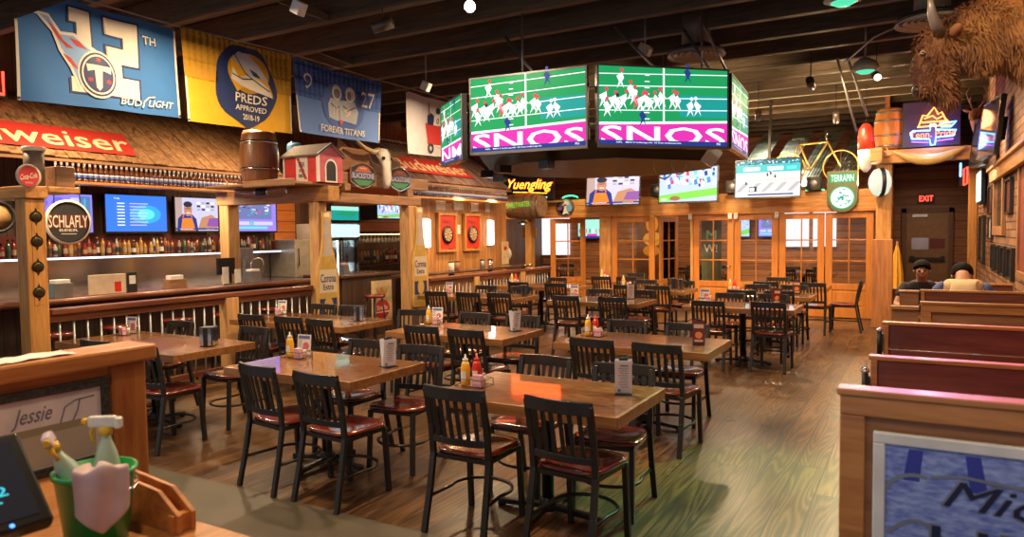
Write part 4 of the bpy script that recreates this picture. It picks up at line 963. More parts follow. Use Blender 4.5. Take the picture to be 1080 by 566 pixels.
def draw_12(a):
    one = lambda g: [(.43-g, .93+g), (.61+g, .93+g), (.61+g, .28-g), (.66+g, .28-g), (.66+g, .14-g), (.43-g, .14-g), (.43-g, .28-g), (.49-g, .28-g), (.49-g, .80-g), (.43-g, .80-g)]
    two = lambda g: [(.75-g, .93+g), (1.07+g, .93+g), (1.07+g, .48-g), (.90+g, .48-g), (.90+g, .34+g), (1.07+g, .34+g), (1.07+g, .14-g), (.75-g, .14-g), (.75-g, .64+g), (.93-g, .64+g), (.93-g, .76-g), (.75-g, .76-g)]
    a.poly(one(.018), NAVY).poly(two(.018), NAVY).up().poly(one(0), CRM).poly(two(0), CRM)
    a.text('TH', 1.19, .79, w=.16, hgt=.11, mat=NAVY, bold=.01).up(); a.text('TH', 1.19, .79, w=.14, hgt=.09, mat=CRM, bold=.01).up()
    a.poly([(.15, .82), (.27, .82), (.36, .68), (.47, .69), (.58, .61), (.74, .52), (.50, .14), (.42, .36), (.34, .50), (.29, .66)], CRM).up()
    a.poly([(.20, .80), (.27, .79), (.35, .65), (.46, .66), (.56, .58), (.70, .50), (.50, .20), (.44, .38), (.36, .53), (.31, .68)], LTB).up()
    a.poly([(.25, .77), (.32, .69), (.38, .60), (.46, .54), (.40, .54), (.33, .62)], FRED); a.poly([(.37, .48), (.43, .45), (.50, .34), (.44, .38)], FRED); a.poly([(.42, .64), (.50, .62), (.57, .55), (.48, .57)], FRED)
    a.up().disc(.66, .33, .18, CRM, ry=.235).up().disc(.66, .33, .165, NAVY, ry=.215).up().disc(.66, .33, .15, CRM, ry=.195).up().disc(.66, .33, .135, NAVY, ry=.178).up()
    a.poly([(.55, .42), (.78, .42), (.77, .35), (.71, .37), (.69, .37), (.68, .20), (.655, .17), (.63, .20), (.62, .37), (.56, .35)], CRM)
    for u, v in ((.66, .475), (.58, .27), (.745, .27)): a.text('*', u, v, w=.045, hgt=.05, mat=FRED, bold=.05)
    a.text('BUD', .97, .105, w=.22, hgt=.075, mat=CRM, bold=.04, shear=.25).text('LIGHT', 1.28, .12, w=.25, hgt=.075, mat=CRM, bold=.03, shear=.25)
    a.stroke([(1.09, .06), (1.11, .13), (1.16, .18), (1.22, .19)], .014, CRM)
def draw_preds(a):
    a.grid(0, 1.5, .48, 1, FG2, 20, 8).up()
    o = [(.80+.44*math.cos(R(t))*(1+.05*math.cos(R(5*t+30))), .50+.48*math.sin(R(t))*(1+.04*math.sin(R(7*t)))) for t in range(0, 360, 8)]
    a.poly(o, NAVY).up(2)
    i = [(.84+.30*math.cos(R(t)), .66+.24*math.sin(R(t))) for t in range(0, 360, 12)]; a.poly(i, FG2).up()
    a.poly([(.58, .54), (.60, .78), (.74, .90), (.90, .86), (1.04, .70), (1.14, .55), (1.20, .42), (1.02, .50), (.80, .50), (.66, .42)], FG).up()
    a.poly([(.62, .82), (.72, .90), (.86, .88), (.98, .78), (1.08, .66), (1.12, .58), (1.00, .62), (.88, .62), (.78, .72), (.70, .74)], SILV).up()
    a.poly([(.70, .60), (.86, .64), (1.0, .60), (1.12, .52), (1.19, .40), (1.02, .44), (.72, .50), (.58, .56), (.56, .50), (.62, .70)], CRM).up()
    a.poly([(.86, .72), (.96, .68), (1.02, .62), (.92, .64)], NAVY); a.stroke([(.66, .86), (.80, .66), (.98, .56), (1.14, .48)], .014, NAVY); a.stroke([(.60, .62), (.76, .58), (.90, .60)], .014, NAVY)
    a.up().text('PREDS', .86, .355, w=.48, hgt=.11, mat=CRM, bold=.05, shear=.1).text('APPROVED', .85, .235, w=.48, hgt=.065, mat=CRM, bold=.04, shear=.1).text('2018-19', .85, .13, w=.27, hgt=.07, mat=CRM, bold=.02)
def draw_27(a):
    a.grid(0, 1.5, .50, 1, FN2, 20, 8).up(); a.disc(.80, .47, .38, FN2, ry=.36).up()
    a.text('9', .20, .73, w=.13, hgt=.22, mat=CRM, bold=.05).text('27', 1.26, .66, w=.26, hgt=.25, mat=CRM, bold=.05).up(); a.text('9', .20, .73, w=.085, hgt=.16, mat=FN2).text('27', 1.26, .66, w=.20, hgt=.17, mat=FN2).up()
    for u, c in ((.68, CRM), (.90, CRM)):
        s = 1 if u < .8 else -1
        a.poly([(u-.15, .28), (u-.16, .48), (u-.10, .58), (u+.10, .58), (u+.16, .44), (u+.13, .24)], SILV).up(); a.disc(u+.01, .68, .085, SILV, ry=.12).up(); a.disc(u+.02*s, .66, .055, ink('flag_shade', (.12, .12, .2)), ry=.075).up()
        a.ring(u+.02, .67, .062, .078, CRM, 16, 1.3).stroke([(u-.10, .50), (u, .44), (u+.10, .50)], .016, NAVY); a.text('27' if s > 0 else '9', u-.02, .40, hgt=.12, w=.12, mat=CRM, bold=.05).up()
    a.disc(.76, .24, .03, FRED, ry=.04)
    a.text('FOREVER TITANS', .78, .11, w=.80, hgt=.10, mat=CRM, bold=.035)
def draw_bus(a):
    a.poly([(.62, .62), (1.3, .50), (1.34, .12), (1.0, .14), (.70, .20)], ink('flag_cart_white', (.75, .72, .70))).up(); a.poly([(.50, .56), (.98, .54), (.94, .20), (.58, .20)], FRED).up()
    for u in (.66, 1.24): a.disc(u, .13, .09, DARK, ry=.09).up().disc(u, .13, .04, SILV, ry=.04)
    for k, u in enumerate((.64, .80, .95, 1.08)): a.poly([(u-.08, .54), (u-.08, .70), (u, .76), (u+.08, .70), (u+.07, .54)], (NAVY, ink('flag_cart_white', (.75, .72, .70)), NAVY, FRED)[k]).up(); a.disc(u, .80, .05, (SILV, NAVY, SILV, NAVY)[k], ry=.06)
    a.stroke([(.60, .70), (.58, .92)], .03, SKP); a.stroke([(1.0, .74), (.98, .96)], .03, SKP); a.text('0', .80, .62, hgt=.10, w=.06, mat=NAVY, bold=.04)
SKP = ink('flag_brown', (.35, .18, .10))
flag('sky blue flag with a large white 12TH and a flaming round emblem', 3.20, 4.71, 3.86, 3.84, 2.89, 2.94, -6.6, FB, draw_12, lambda s: 3.56+min(1, s/.32)*.30)
flag('gold flag with a navy oval emblem reading PREDS APPROVED', 4.76, 6.24, 3.88, 3.90, 2.91, 2.96, -6.6, FG, draw_preds, seed=1)
flag('blue flag with two helmeted figures and FOREVER TITANS', 6.27, 7.88, 3.88, 3.86, 2.98, 3.02, -6.6, FN, draw_27, seed=2)
flag('white flag with figures riding in a red cart, beside the hanging screens', 8.46, 9.95, 3.84, 3.86, 2.93, 2.98, -6.6, FW, draw_bus, seed=3)
single('flag_rope', MB().tube([(-6.62, 2.6, 3.9), (-6.61, 4.7, 3.875), (-6.62, 6.25, 3.92), (-6.61, 7.9, 3.89), (-6.62, 9.95, 3.9), (-6.62, 12, 4.1)], .008, 6), plain('grey_rope', (.3, .28, .25), .8), 'thin rope the four flags hang from', 'rope')
# ============================================================ HEADER AND COLUMN SIGNS
BOT_M = [plain('brown_bottle_glass', (.10, .03, .012), .12, coat=.5), plain('bottle_label_silver', (.42, .44, .55), .4), plain('bottle_label_blue', (.03, .06, .25), .4), plain('bottle_cap_tan', (.5, .40, .30), .4)]
def beer_bottle():
    mb = MB(); mb.lathe([(.028, 0), (.031, .008), (.031, .035)], seg=10); mb.m = 2; mb.lathe([(.0315, .035), (.0315, .07)], seg=10); mb.m = 1; mb.lathe([(.0315, .07), (.0315, .10)], seg=10)
    mb.m = 0; mb.lathe([(.031, .10), (.031, .125), (.024, .155), (.014, .18), (.013, .20)], seg=10); mb.m = 1; mb.lathe([(.0142, .185), (.0138, .205)], seg=10); mb.m = 3; mb.lathe([(.0155, .205), (.0155, .22), (0, .222)], seg=10)
    return link('beer_bottle', mb.mesh('beer_bottle', BOT_M))
BB = beer_bottle(); _bb = [0]
def bb(x, y, z, label, group):
    o = BB if _bb[0] == 0 else BB.copy()
    if _bb[0]: C.objects.link(o)
    _bb[0] += 1; o.location = (x, y, z+.0008); o.rotation_euler = (0, 0, random.uniform(0, 6)); return props(o, label, 'bottle', group)
def barrel_mb(c, axis, L, r, seg=24):
    mb = MB(); prof = [(r*(.82+.18*math.sin(math.pi*i/12)), -L/2+L*i/12) for i in range(13)]
    prof = [(r*.76, -L/2+.02), (r*.78, -L/2)] + prof[1:-1] + [(r*.78, L/2), (r*.76, L/2-.02)]; mb.lathe(prof, c, axis, seg); return mb
def hoop(c, axis, r, h):
    return MB().lathe([(r, -h/2), (r+.006, -h/2), (r+.006, h/2), (r, h/2)], c, axis, 24, caps=False)
BARR = wood('barrel_staves', (.16, .06, .025), (.34, .15, .06), 'z', .4, coat=.3); BARRX = wood('barrel_staves_lying', (.16, .09, .05), (.40, .24, .12), 'x', .45)
BARRH = wood('barrel_staves_honey', (.45, .15, .03), (.66, .28, .06), 'z', .4)
def barrel(label, c, axis, L, r, m, hoops=(-.4, -.15, .2, .4)):
    t = thing('barrel', label, 'barrel', (c[0], c[1], c[2]-(L/2 if axis[2] else r)))
    part('staves', barrel_mb(c, axis, L, r), m, t, 0, True)
    for k in hoops:
        cc = Vector(c)+Vector(axis)*L*k; part('hoop', hoop(cc, axis, r*(.82+.18*math.sin(math.pi*(k+.5)))+.002, .035), STEEL if m is BARR else GREYM, t, 0, True)
    return t
tb = barrel('lying brown barrel with green lettering on the header left of the tree sign', (-7.97, 14.60, 2.36), (1, 0, 0), .92, .31, BARRX, (-.44, -.2, .1, .3, .44))
A = Art(lambda u, v, h: (-7.97+u, 14.60-(.318+h)*math.cos(v/.31), 2.36+(.318+h)*math.sin(v/.31))); GRL = E('lime_letter', (.35, .75, .05), .8)
A.text('SWEETWATER', -.02, .02, w=.62, hgt=.12, mat=GRL, bold=.06, rot=4); A.build('lettering', tb, True)
part('saddle', MB().box(-8.3, -8.2, 14.7, 15.14, 2.1, 2.3), DARK, tb, 0, True)
# script neon over the left of the header
t = thing('neon_beer_sign', 'orange script neon above America\'s Oldest Brewery, hung left over the header', 'neon sign', (-8.1, 15, 2.5))
part('board', MB().box(-8.78, -7.42, 15.0, 15.05, 2.50, 3.78), DARK, t, .01, True)
part('red_lit_crest', MB().box(-8.6, -7.3, 14.97, 15.0, 3.26, 3.72), E('crest_red', (1, .05, .01), 7), t, .01, True)
part('cap_roof', MB().box(-8.95, -7.2, 14.95, 15.1, 2.44, 2.48), wood('sign_shelf', (.2, .12, .06), (.4, .26, .14), 'x', .5), t, 0, True)
A = Art(lambda u, v, h: (-8.1+u, 15-h, 2.5+v), .004); nr = E('neon_red_orange', (1, .10, .01), 5); ny = E('neon_yellow', (1, .62, .05), 2.5)
A.text('Yuengling', 0, .36, w=1.24, hgt=.32, mat=nr, bold=.03, shear=.35, rot=-2).up().text('Yuengling', 0, .36, w=1.20, hgt=.27, mat=ny, bold=.0, shear=.35, rot=-2); A.stroke([(-.42, .22), (0, .2), (.5, .16)], .016, ny)
A.up().text("America's Oldest Brewery", .02, .085, w=.98, hgt=.07, mat=E('sign_white', (1, 1, 1), 1.3), bold=.02, rot=-2); A.build('neon_lettering', t, True)
part('hanging_chain', MB().cyl((-8.6, 15.02, 3.7), (-8.6, 15.02, 4.2), .008, seg=6).cyl((-7.6, 15.02, 3.7), (-7.6, 15.02, 4.2), .008, seg=6), DARK, t, 0, True)
single('neon_strip', MB().tube([(-7.02+.2*math.sin(R(a)), 15.02, 2.515+.07*math.cos(R(a))) for a in range(-75, 76, 15)], .014, 6), E('neon_green', (.05, 1, .35), 3), 'small green neon arc resting on the header between barrel and tree sign', 'neon')
t = thing('round_sign', 'round dark sign with a white tree and blue river, left on the header', 'sign', (-7.19, 15.1, 2.33))
part('disc', MB().lathe([(.22, 0), (.225, .01), (.225, .03), (0, .03)], (-7.19, 15.13, 2.33), (0, -1, 0), 32), DARK, t, 0, True)
A = Art(lambda u, v, h: (-7.19+u, 15.10-h, 2.33+v)); A.ring(0, 0, .195, .21, ink('tree_brown', (.2, .13, .12)), 32).up(); A.disc(.08, -.02, .10, ink('river_blue', (.15, .35, .6))); A.disc(-.13, -.02, .06, ink('plum', (.2, .06, .22))).up()
tw = ink('tree_white', (.72, .66, .62)); A.poly([(-.07, -.18), (-.02, -.02), (-.04, .04), (.02, .05), (.03, -.03), (.05, -.10), (.12, -.17), (.03, -.15)], tw)
for a in range(20, 170, 14): A.stroke([(0, .02), (.08*math.cos(R(a)), .03+.08*math.sin(R(a))), (.15*math.cos(R(a+8)), .02+.16*math.sin(R(a+8)))], .016, tw)
A.build('tree_print', t, True)
# turtle-shell brewery sign on the right of the header
t = thing('brewery_sign', 'green lit brewery sign with a round white and teal disc, right end of the header', 'sign', (-1.3, 15.1, 2.1))
poly = [(-.27, .78), (-.27, .3)] + [(.27*math.cos(R(a)), .26+.27*math.sin(R(a))) for a in range(180, 361, 12)] + [(.27, .78)]
part('board', MB().prism(poly, 0, .05, Matrix(((1, 0, 0, -1.3), (0, 0, -1, 15.1), (0, 1, 0, 2.07), (0, 0, 0, 1)))), plain('olive_board', (.10, .12, .05), .5), t, .005, True)
A = Art(lambda u, v, h: (-1.3+u, 15.05-h, 2.07+v)); gl = E('glow_white_green', (.80, 1, .85), 1.2); gt = E('glow_green', (.02, .40, .16), 1.0)
A.rect(-.22, .22, .56, .73, gt).up().text('TERRAPIN', 0, .645, w=.40, hgt=.13, mat=gl, bold=.06); A.disc(0, .27, .225, gt).up().disc(0, .27, .20, gl).up()
r_ = random.Random(4)
for k in range(26): a, rr = r_.uniform(0, 6.28), r_.uniform(0, .17); u, v = rr*math.cos(a), .27+rr*math.sin(a); A.poly([(u+.022*math.cos(b+a), v+.018*math.sin(b+a)) for b in (0, 1.2, 2.4, 3.4, 5)], (gt, E('glow_teal', (.03, .35, .40), 1))[k % 2])
A.build('lit_print', t, True)
# speakers and boxes between the televisions
for x, lab in ((-4.95, 'black speaker box on the header between the first two televisions'), (-3.35, 'black speaker box on the header between the second and third television'), (-1.8, 'dark box on the header right of the hockey television')):
    t = thing('speaker_box', lab, 'speaker', (x, 14.98, 2.5)); part('cabinet', MB().box(-.13, .13, 0, .2, 0.0, .26), BEZ, t, .01); part('grille', MB().lathe([(.07, 0), (.065, .012), (.02, .004), (0, .01)], (0, 0, .13), (0, -1, 0), 16), GREYM, t)
single('neon_strip', MB().tube([(-1.98, 15.26, 2.512), (-1.82, 15.26, 2.53), (-1.64, 15.26, 2.512)], .014, 6), E('neon_green', (.05, 1, .35), 3), 'short green neon tube on the header right of the hockey television', 'neon')
# bicycle on top of the header
GOLD = plain('gold_paint', (.62, .42, .12), .3, .6)
def bicycle(x0, z, lab):
    t = thing('bicycle', lab, 'bicycle', (x0, 15.5, z-.33))
    for dx in (0, .98):
        mb = MB().tube([(x0+dx+.32*math.cos(R(a)), 15.5, z+.32*math.sin(R(a))) for a in range(0, 360, 12)], .016, 6, closed=True); w_ = part('wheel_rim', mb, GOLD, t, 0, True)
        s_ = MB()
        for k in range(12): a = R(30*k); s_.tube([(x0+dx, 15.5, z), (x0+dx+.31*math.cos(a), 15.5, z+.31*math.sin(a))], .0025, 4)
        part('spokes', s_, CHROME, w_, 0, True)
    a, s_, h_, b_, f_ = (x0, z), (x0+.22, z+.48), (x0+.74, z+.50), (x0+.42, z-.03), (x0+.98, z)
    mb = MB()
    for p, q in ((a, s_), (a, b_), (s_, b_), (s_, h_), (b_, h_), (h_, f_)): mb.tube([(p[0], 15.5, p[1]), (q[0], 15.5, q[1])], .017, 8)
    part('frame', mb, GOLD, t, 0, True)
    part('handlebar', MB().tube([(h_[0], 15.5, h_[1]), (h_[0]-.03, 15.5, h_[1]+.1)], .013, 6).tube([(h_[0]+.02, 15.25, h_[1]+.14), (h_[0]-.03, 15.4, h_[1]+.1), (h_[0]-.03, 15.6, h_[1]+.1), (h_[0]+.02, 15.75, h_[1]+.14)], .011, 6), CHROME, t, 0, True)
    part('saddle', MB().tube([(s_[0], 15.5, s_[1]), (s_[0]-.03, 15.5, s_[1]+.1)], .012, 6).box(s_[0]-.14, s_[0]+.1, 15.44, 15.56, s_[1]+.1, s_[1]+.14), DARK, t, .01, True)
    part('stand', MB().bar((x0, 15.5, z-.33), (x0, 15.5, 2.4), .03, .03).bar((x0+.98, 15.5, z-.33), (x0+.98, 15.5, 2.4), .03, .03).box(x0-.1, x0+1.1, 15.3, 15.55, 2.4, 2.44), DARK, t, 0, True)
bicycle(-2.35, 2.97, 'gold bicycle standing on top of the header above the glazed doors')
# column and beam of the nook
struct('trim_10', MB().box(-.67, -.43, 14.0, 14.22, 0, 3.1), CEDAR_Z, .01)
struct('trim_11', MB().box(-.72, -.40, 13.97, 14.25, 0, 1.55), wood('reddish_post_casing', (.28, .10, .035), (.46, .20, .07), 'z', .45), .01)
struct('trim_12', MB().box(-.74, 1.0, 13.92, 14.08, 2.86, 3.08).box(-.74, -.56, 13.4, 13.92, 2.86, 3.08), CEDAR_X, .01)
struct('trim_13', MB().box(.84, .99, 16.9, 17.1, 0, 3.16), CEDAR_Z, .01)
barrel('upright honey-coloured barrel on the beam left of the mountain neon', (-.48, 14.12, 3.445), (0, 0, 1), .72, .24, BARRH)
t = thing('neon_beer_sign', 'mountain-shaped orange neon over blue script bars, on the nook beam', 'neon sign', (.16, 13.88, 3.1))
part('board', MB().box(-.28, .56, 13.92, 13.95, 3.10, 3.85), plain('violet_board', (.03, .015, .08), .4), t, .005, True)
N1 = MB(); tubes = lambda pts, r: N1.tube([(.16+u, 13.87, 3.1+v) for u, v in pts], r, 6)
tubes([(-.20, .34), (-.14, .52), (-.08, .50), (.02, .64), (.08, .52), (.13, .55), (.18, .44), (.24, .36)], .012); tubes([(-.16, .40), (.20, .40)], .011); tubes([(-.12, .46), (0, .50), (.06, .44), (.14, .48)], .009); tubes([(-.22, .33), (.26, .33)], .010)
part('orange_tube', N1, E('neon_orange', (1, .25, .04), 6), t, 0, True)
N1 = MB(); tubes([(-.32, .24), (-.30, .14), (-.04, .12), (-.02, .02), (.04, .02), (.05, .14), (.30, .15), (.34, .24), (.05, .27), (.04, .36), (-.03, .36), (-.03, .26), (-.28, .27), (-.32, .24)], .012); tubes([(.10, .36), (.34, .38), (.26, .30), (.12, .31)], .011)
part('blue_tube', N1, E('neon_ice_blue', (.12, .45, 1), 7), t, 0, True)
N1 = MB(); tubes([(-.30, .09), (-.05, .06)], .010); tubes([(.06, .08), (.30, .10)], .010); part('violet_tube', N1, E('neon_violet', (.35, .08, 1), 5), t, 0, True)
A = Art(lambda u, v, h: (.16+u, 13.855-h, 3.1+v)); A.text('Tenn. Pride', 0, .2, w=.66, hgt=.10, mat=E('neon_rose', (1, .22, .12), 3), bold=.02); A.build('script', t, True)
for c, p, e in (((1, .25, .1), (.16, 13.7, 3.55), 9), ((.15, .25, 1), (.16, 13.7, 3.2), 9)): lamp('neon_glow_light', 'POINT', p, e, c, .15)
# mounted fish below the neon
t = thing('mounted_fish', 'long yellowish mounted fish on the nook beam', 'fish trophy', (.18, 13.85, 2.98))
mb = MB(); P = []; rr = []
for i in range(15):
    s = i/14; P.append((-.40+1.05*s, 13.84, 3.04-.17*math.sin(math.pi*s)+.02*s)); rr.append(max(.012, .075*math.sin(math.pi*min(1, s*1.02))**.7))
mb.tube(P, rr, 10, flat=1.25); part('body', mb, plain('fish_yellow', (.62, .42, .14), .3, coat=.5), t, 0, True)
part('tail_fin', MB().prism([(-.42, 3.0), (-.52, 3.12), (-.50, 3.04), (-.54, 2.97)], -.006, .006, Matrix(((1, 0, 0, 0), (0, 0, -1, 13.84), (0, 1, 0, 0), (0, 0, 0, 1)))), plain('fin_tan', (.5, .33, .12), .5), t, 0, True)
part('back_fin', MB().prism([(-.1, 2.95), (.05, 3.02), (.2, 2.96)], -.005, .005, Matrix(((1, 0, 0, 0), (0, 0, -1, 13.84), (0, 1, 0, 0), (0, 0, 0, 1)))), plain('fin_tan', (.5, .33, .12), .5), t, 0, True)
# red and white buoy, round lit sign
t = thing('buoy', 'red and white buoy hanging left of the honey barrel', 'buoy', (-.83, 13.85, 2.72))
part('red_top', MB().lathe([(0, .84), (.05, .83), (.11, .74), (.13, .6), (.13, .38)], (-.83, 13.85, 2.72), seg=20), plain('buoy_red', (.70, .04, .02), .35), t, 0, True)
part('white_base', MB().lathe([(.13, .38), (.12, .22), (.08, .06), (.03, 0), (0, 0)], (-.83, 13.85, 2.72), seg=20), plain('buoy_white', (.72, .66, .72), .35), t, 0, True)
part('rope', MB().cyl((-.83, 13.85, 3.55), (-.83, 13.85, 4.2), .006, seg=6), DARK, t, 0, True)
t = thing('round_lit_sign', 'thick round lit sign with a dark band, seen nearly edge-on on the column', 'sign', (-.61, 13.8, 2.53))
Mx = (math.sin(R(58)), -math.cos(R(58)), 0)
part('lens', MB().lathe([(0, .16), (.12, .145), (.21, .09), (.24, .02)], (-.61, 13.8, 2.53), (-.96, -.28, 0), 28), E('sign_cream_glow', (.85, .90, .72), .8), t, 0, True)
part('rim', MB().lathe([(.235, .012), (.25, 0), (.25, -.05), (.235, -.05)], (-.61, 13.8, 2.53), (-.96, -.28, 0), 28, caps=False), DARK, t, 0, True)
part('back_lens', MB().lathe([(.24, -.05), (.20, -.12), (.1, -.165), (0, -.18)], (-.61, 13.8, 2.53), (-.96, -.28, 0), 28), E('sign_cream_glow', (.85, .90, .72), .8), t, 0, True)
part('arm', MB().box(-.66, -.56, 13.9, 14.0, 2.5, 2.56), DARK, t, 0, True)
# neons of the nook and right wall
t = thing('neon_beer_sign', 'small red and blue upright neon high at the rear of the nook', 'neon sign', (.74, 17.6, 2.75))
part('red_tube', MB().tube([(.78, 17.6, 2.62), (.78, 17.6, 2.95), (.84, 17.6, 3.0), (.84, 17.6, 2.66), (.78, 17.6, 2.62)], .018, 6), E('neon_pure_red', (1, .04, .02), 5), t, 0, True)
part('blue_tube', MB().tube([(.72, 17.6, 2.8), (.72, 17.6, 3.08)], .018, 6), E('neon_ice_blue', (.12, .45, 1), 7), t, 0, True)
part('bracket', MB().box(.7, .86, 17.62, 17.66, 2.6, 3.16), DARK, t, 0, True)
t = thing('neon_beer_sign', 'pale blue-white neon panel on the right wall of the nook', 'neon sign', (.93, 15.1, 2.1))
part('panel', MB().box(.9, .96, 14.6, 15.6, 2.15, 2.75), DARK, t, 0, True); part('glow_face', MB().box(.885, .9, 14.65, 15.55, 2.2, 2.7), E('neon_pale_cyan', (.45, .9, 1), 2.5), t, 0, True)
part('backplate', MB().box(.96, 1.0, 14.8, 15.4, 2.3, 2.6), DARK, t, 0, True)
# frames on the right wall
FRW = wood('frame_wood', (.25, .10, .04), (.48, .24, .10), 'z', .45); FRD = plain('frame_black', (.02, .018, .018), .4)
def wframe(y0, y1, z0, z1, lab, fm, inm, b=.05):
    t = thing('picture_frame', lab, 'picture', (1.0, (y0+y1)/2, (z0+z1)/2)); F = MB()
    for q in ((y0, y1, z1-b, z1), (y0, y1, z0, z0+b), (y0, y0+b, z0+b, z1-b), (y1-b, y1, z0+b, z1-b)): F.box(.955, 1.0, q[0], q[1], q[2], q[3])
    part('frame', F, fm, t, .004, True); part('picture', MB().box(.98, .995, y0+b, y1-b, z0+b, z1-b), inm, t, 0, True)
PD = plain('picture_dark', (.05, .045, .05), .15); PM = plain('picture_mirror', (.30, .24, .18), .1, .7); PR = plain('picture_maroon', (.20, .05, .04), .3)
wframe(11.6, 13.1, 1.62, 2.55, 'large wood-framed mirror on the right wall', FRW, PM, .13)
wframe(10.7, 11.35, 1.9, 2.35, 'small dark picture near the wood-framed mirror on the right wall', FRD, PR, .03)
wframe(13.35, 13.95, 1.55, 1.9, 'small cream notice left of the wood-framed mirror', FRD, PAPER, .02)
wframe(13.35, 14.1, 1.95, 2.4, 'small maroon picture beyond the wood-framed mirror', FRD, PR, .03)
wframe(14.9, 16.0, 1.1, 1.95, 'tall dark framed picture farthest along the right wall', FRD, PD, .04)
for k, (a, b_) in enumerate(((12.9, 13.35), (12.1, 12.6), (11.3, 11.8), (10.4, 10.95))):
    wframe(a, b_, 1.08, 1.48, ('farthest', 'second farthest', 'second nearest', 'nearest')[k] + ' of four small dark frames in a row on the right wall', FRD, PD, .03)
wframe(8.2, 9.9, 1.16, 2.5, 'large red brick picture niche on the right wall by the frame edge', FRW, plain('brick_red_panel', (.25, .05, .03), .5), .08)
single('wall_shelf', MB().box(.86, 1.0, 8.0, 13.0, 2.56, 2.6).box(.9, .96, 8.0, 13.0, 2.4, 2.56), CEDAR_Y, 'pale wooden picture ledge under the right wall televisions', 'ledge', bevel=.004)
t = thing('folded_umbrella', 'folded yellow parasol standing beside the nook column', 'umbrella', (-.36, 15.1, 0))
part('pole', MB().cyl((0, 0, 0), (0, 0, 1.5), .018), FRW, t); mb = MB(); rings = []
for (r__, z) in ((.10, .62), (.085, .9), (.05, 1.25), (.02, 1.42)): rings.append([mb.vt(((r__*(1+.25*math.cos(8*R(a))))*math.cos(R(a)), (r__*(1+.25*math.cos(8*R(a))))*math.sin(R(a)), z)) for a in range(0, 360, 9)])
for a, b_ in zip(rings, rings[1:]):
    for k in range(40): mb.face((a[k], a[(k+1) % 40], b_[(k+1) % 40], b_[k]), True)
part('canopy', mb, plain('parasol_yellow', (.80, .42, .05), .7), t); part('foot', MB().lathe([(.16, 0), (.16, .03), (.03, .06)], seg=16), DARK, t)
# deer bust
t = thing('deer_mount', 'small tan deer bust with short antlers, right of the mountain neon', 'deer trophy', (.72, 13.75, 3.2))
FAWN = plain('fawn_hide', (.42, .24, .12), .8)
part('bust', MB().tube([(.98, 13.8, 3.1), (.86, 13.72, 3.22), (.76, 13.62, 3.42), (.73, 13.55, 3.52)], [.17, .13, .085, .075], 12), FAWN, t, 0, True)
part('head', MB().tube([(.75, 13.6, 3.56), (.71, 13.45, 3.52), (.68, 13.32, 3.44), (.67, 13.26, 3.41)], [.07, .065, .04, .026], 12), FAWN, t, 0, True)
for s in (-1, 1):
    part('antler', MB().tube([(.74+s*.03, 13.56, 3.6), (.76+s*.10, 13.6, 3.74), (.75+s*.14, 13.52, 3.86), (.74+s*.09, 13.46, 3.94)], [.013, .011, .009, .004], 6).tube([(.76+s*.10, 13.6, 3.74), (.76+s*.08, 13.5, 3.82)], [.009, .003], 6), plain('antler_brown', (.35, .22, .13), .5), t, 0, True)
    part('ear', MB().lathe([(0, 0), (.022, .03), (.02, .08), (0, .12)], (.74+s*.06, 13.58, 3.58), (s, .2, .3), 8), FAWN, t, 0, True)
# ============================================================ BAR RAILINGS
def railing(y0, y1, X, ztop, lab, newels, pitch=.135):
    t = thing('bar_railing', lab, 'railing', (X, (y0+y1)/2, 0), group='railings along the bar')
    part('top_rail', MB().box(X-.07, X+.07, y0, y1, ztop-.055, ztop), RAILW, t, .008, True)
    part('sub_rail', MB().box(X-.03, X+.03, y0, y1, ztop-.13, ztop-.055), RAILW, t, 0, True)
    part('bottom_rail', MB().box(X-.03, X+.03, y0, y1, .10, .16), RAILW, t, .004, True)
    for k, (ya, yb) in enumerate(newels):
        part('newel_post', MB().box(X-.07, X+.07, ya, yb, 0, ztop-.055), POSTW, t, .008, True)
    y = y0+.1; bal = None
    while y < y1-.05:
        if not any(a-.05 < y < b+.05 for a, b in newels):
            if bal is None:
                bal = part('baluster', MB().cyl((0, 0, .16), (0, 0, ztop-.13), .011, seg=8), BALM, t)
                bal.location = (0, y-(y0+y1)/2, 0)
            else: c = bal.copy(); C.objects.link(c); c.parent = t; c.location = (0, y-(y0+y1)/2, 0)
        y += pitch
    return t
railing(3.72, 7.12, -7.28, 1.045, 'long red-brown railing with grey balusters behind the front tables', [(5.70, 5.88)])
railing(9.6, 14.1, -7.12, .995, 'rear railing with grey balusters running towards the glazed doors', [(10.95, 11.12), (12.7, 12.9)], .12)
# ============================================================ BAR COUNTERS
t = thing('bar_counter', 'long dark front bar counter behind the railing, at the left', 'bar counter', (-8.3, 5.3, 0))
part('countertop', MB().box(-8.75, -7.98, 2.4, 8.0, 1.02, 1.07), BARW, t, .012, True)
part('armrest', MB().tube([(-7.97, 2.4, 1.05), (-7.97, 8.0, 1.05)], .035, 10), RAILW, t, 0, True)
part('front_panel', MB().box(-8.5, -8.4, 2.45, 7.95, .0, 1.02), BARF, t, 0, True)
part('foot_rail', MB().tube([(-8.2, 2.5, .2), (-8.2, 7.9, .2)], .022, 8), CHROME, t, 0, True)
t = thing('bar_counter', 'short dark bar counter with a red and cream poster, between the bottle boards', 'bar counter', (-8.4, 9.3, 0))
part('countertop', MB().box(-8.9, -8.05, 8.55, 10.1, 1.03, 1.08), BARW, t, .012, True)
part('front_panel', MB().box(-8.8, -8.12, 8.65, 10.0, 0, 1.03), BARF, t, .004, True)
P_ = thing('poster', 'cream poster with a gold crown over a red oval, on the short bar front', 'poster', (-8.1, 9.6, .6))
part('sheet', MB().box(-.012, 0, -.27, .27, -.35, .34), plain('poster_cream', (.62, .48, .28), .5), P_)
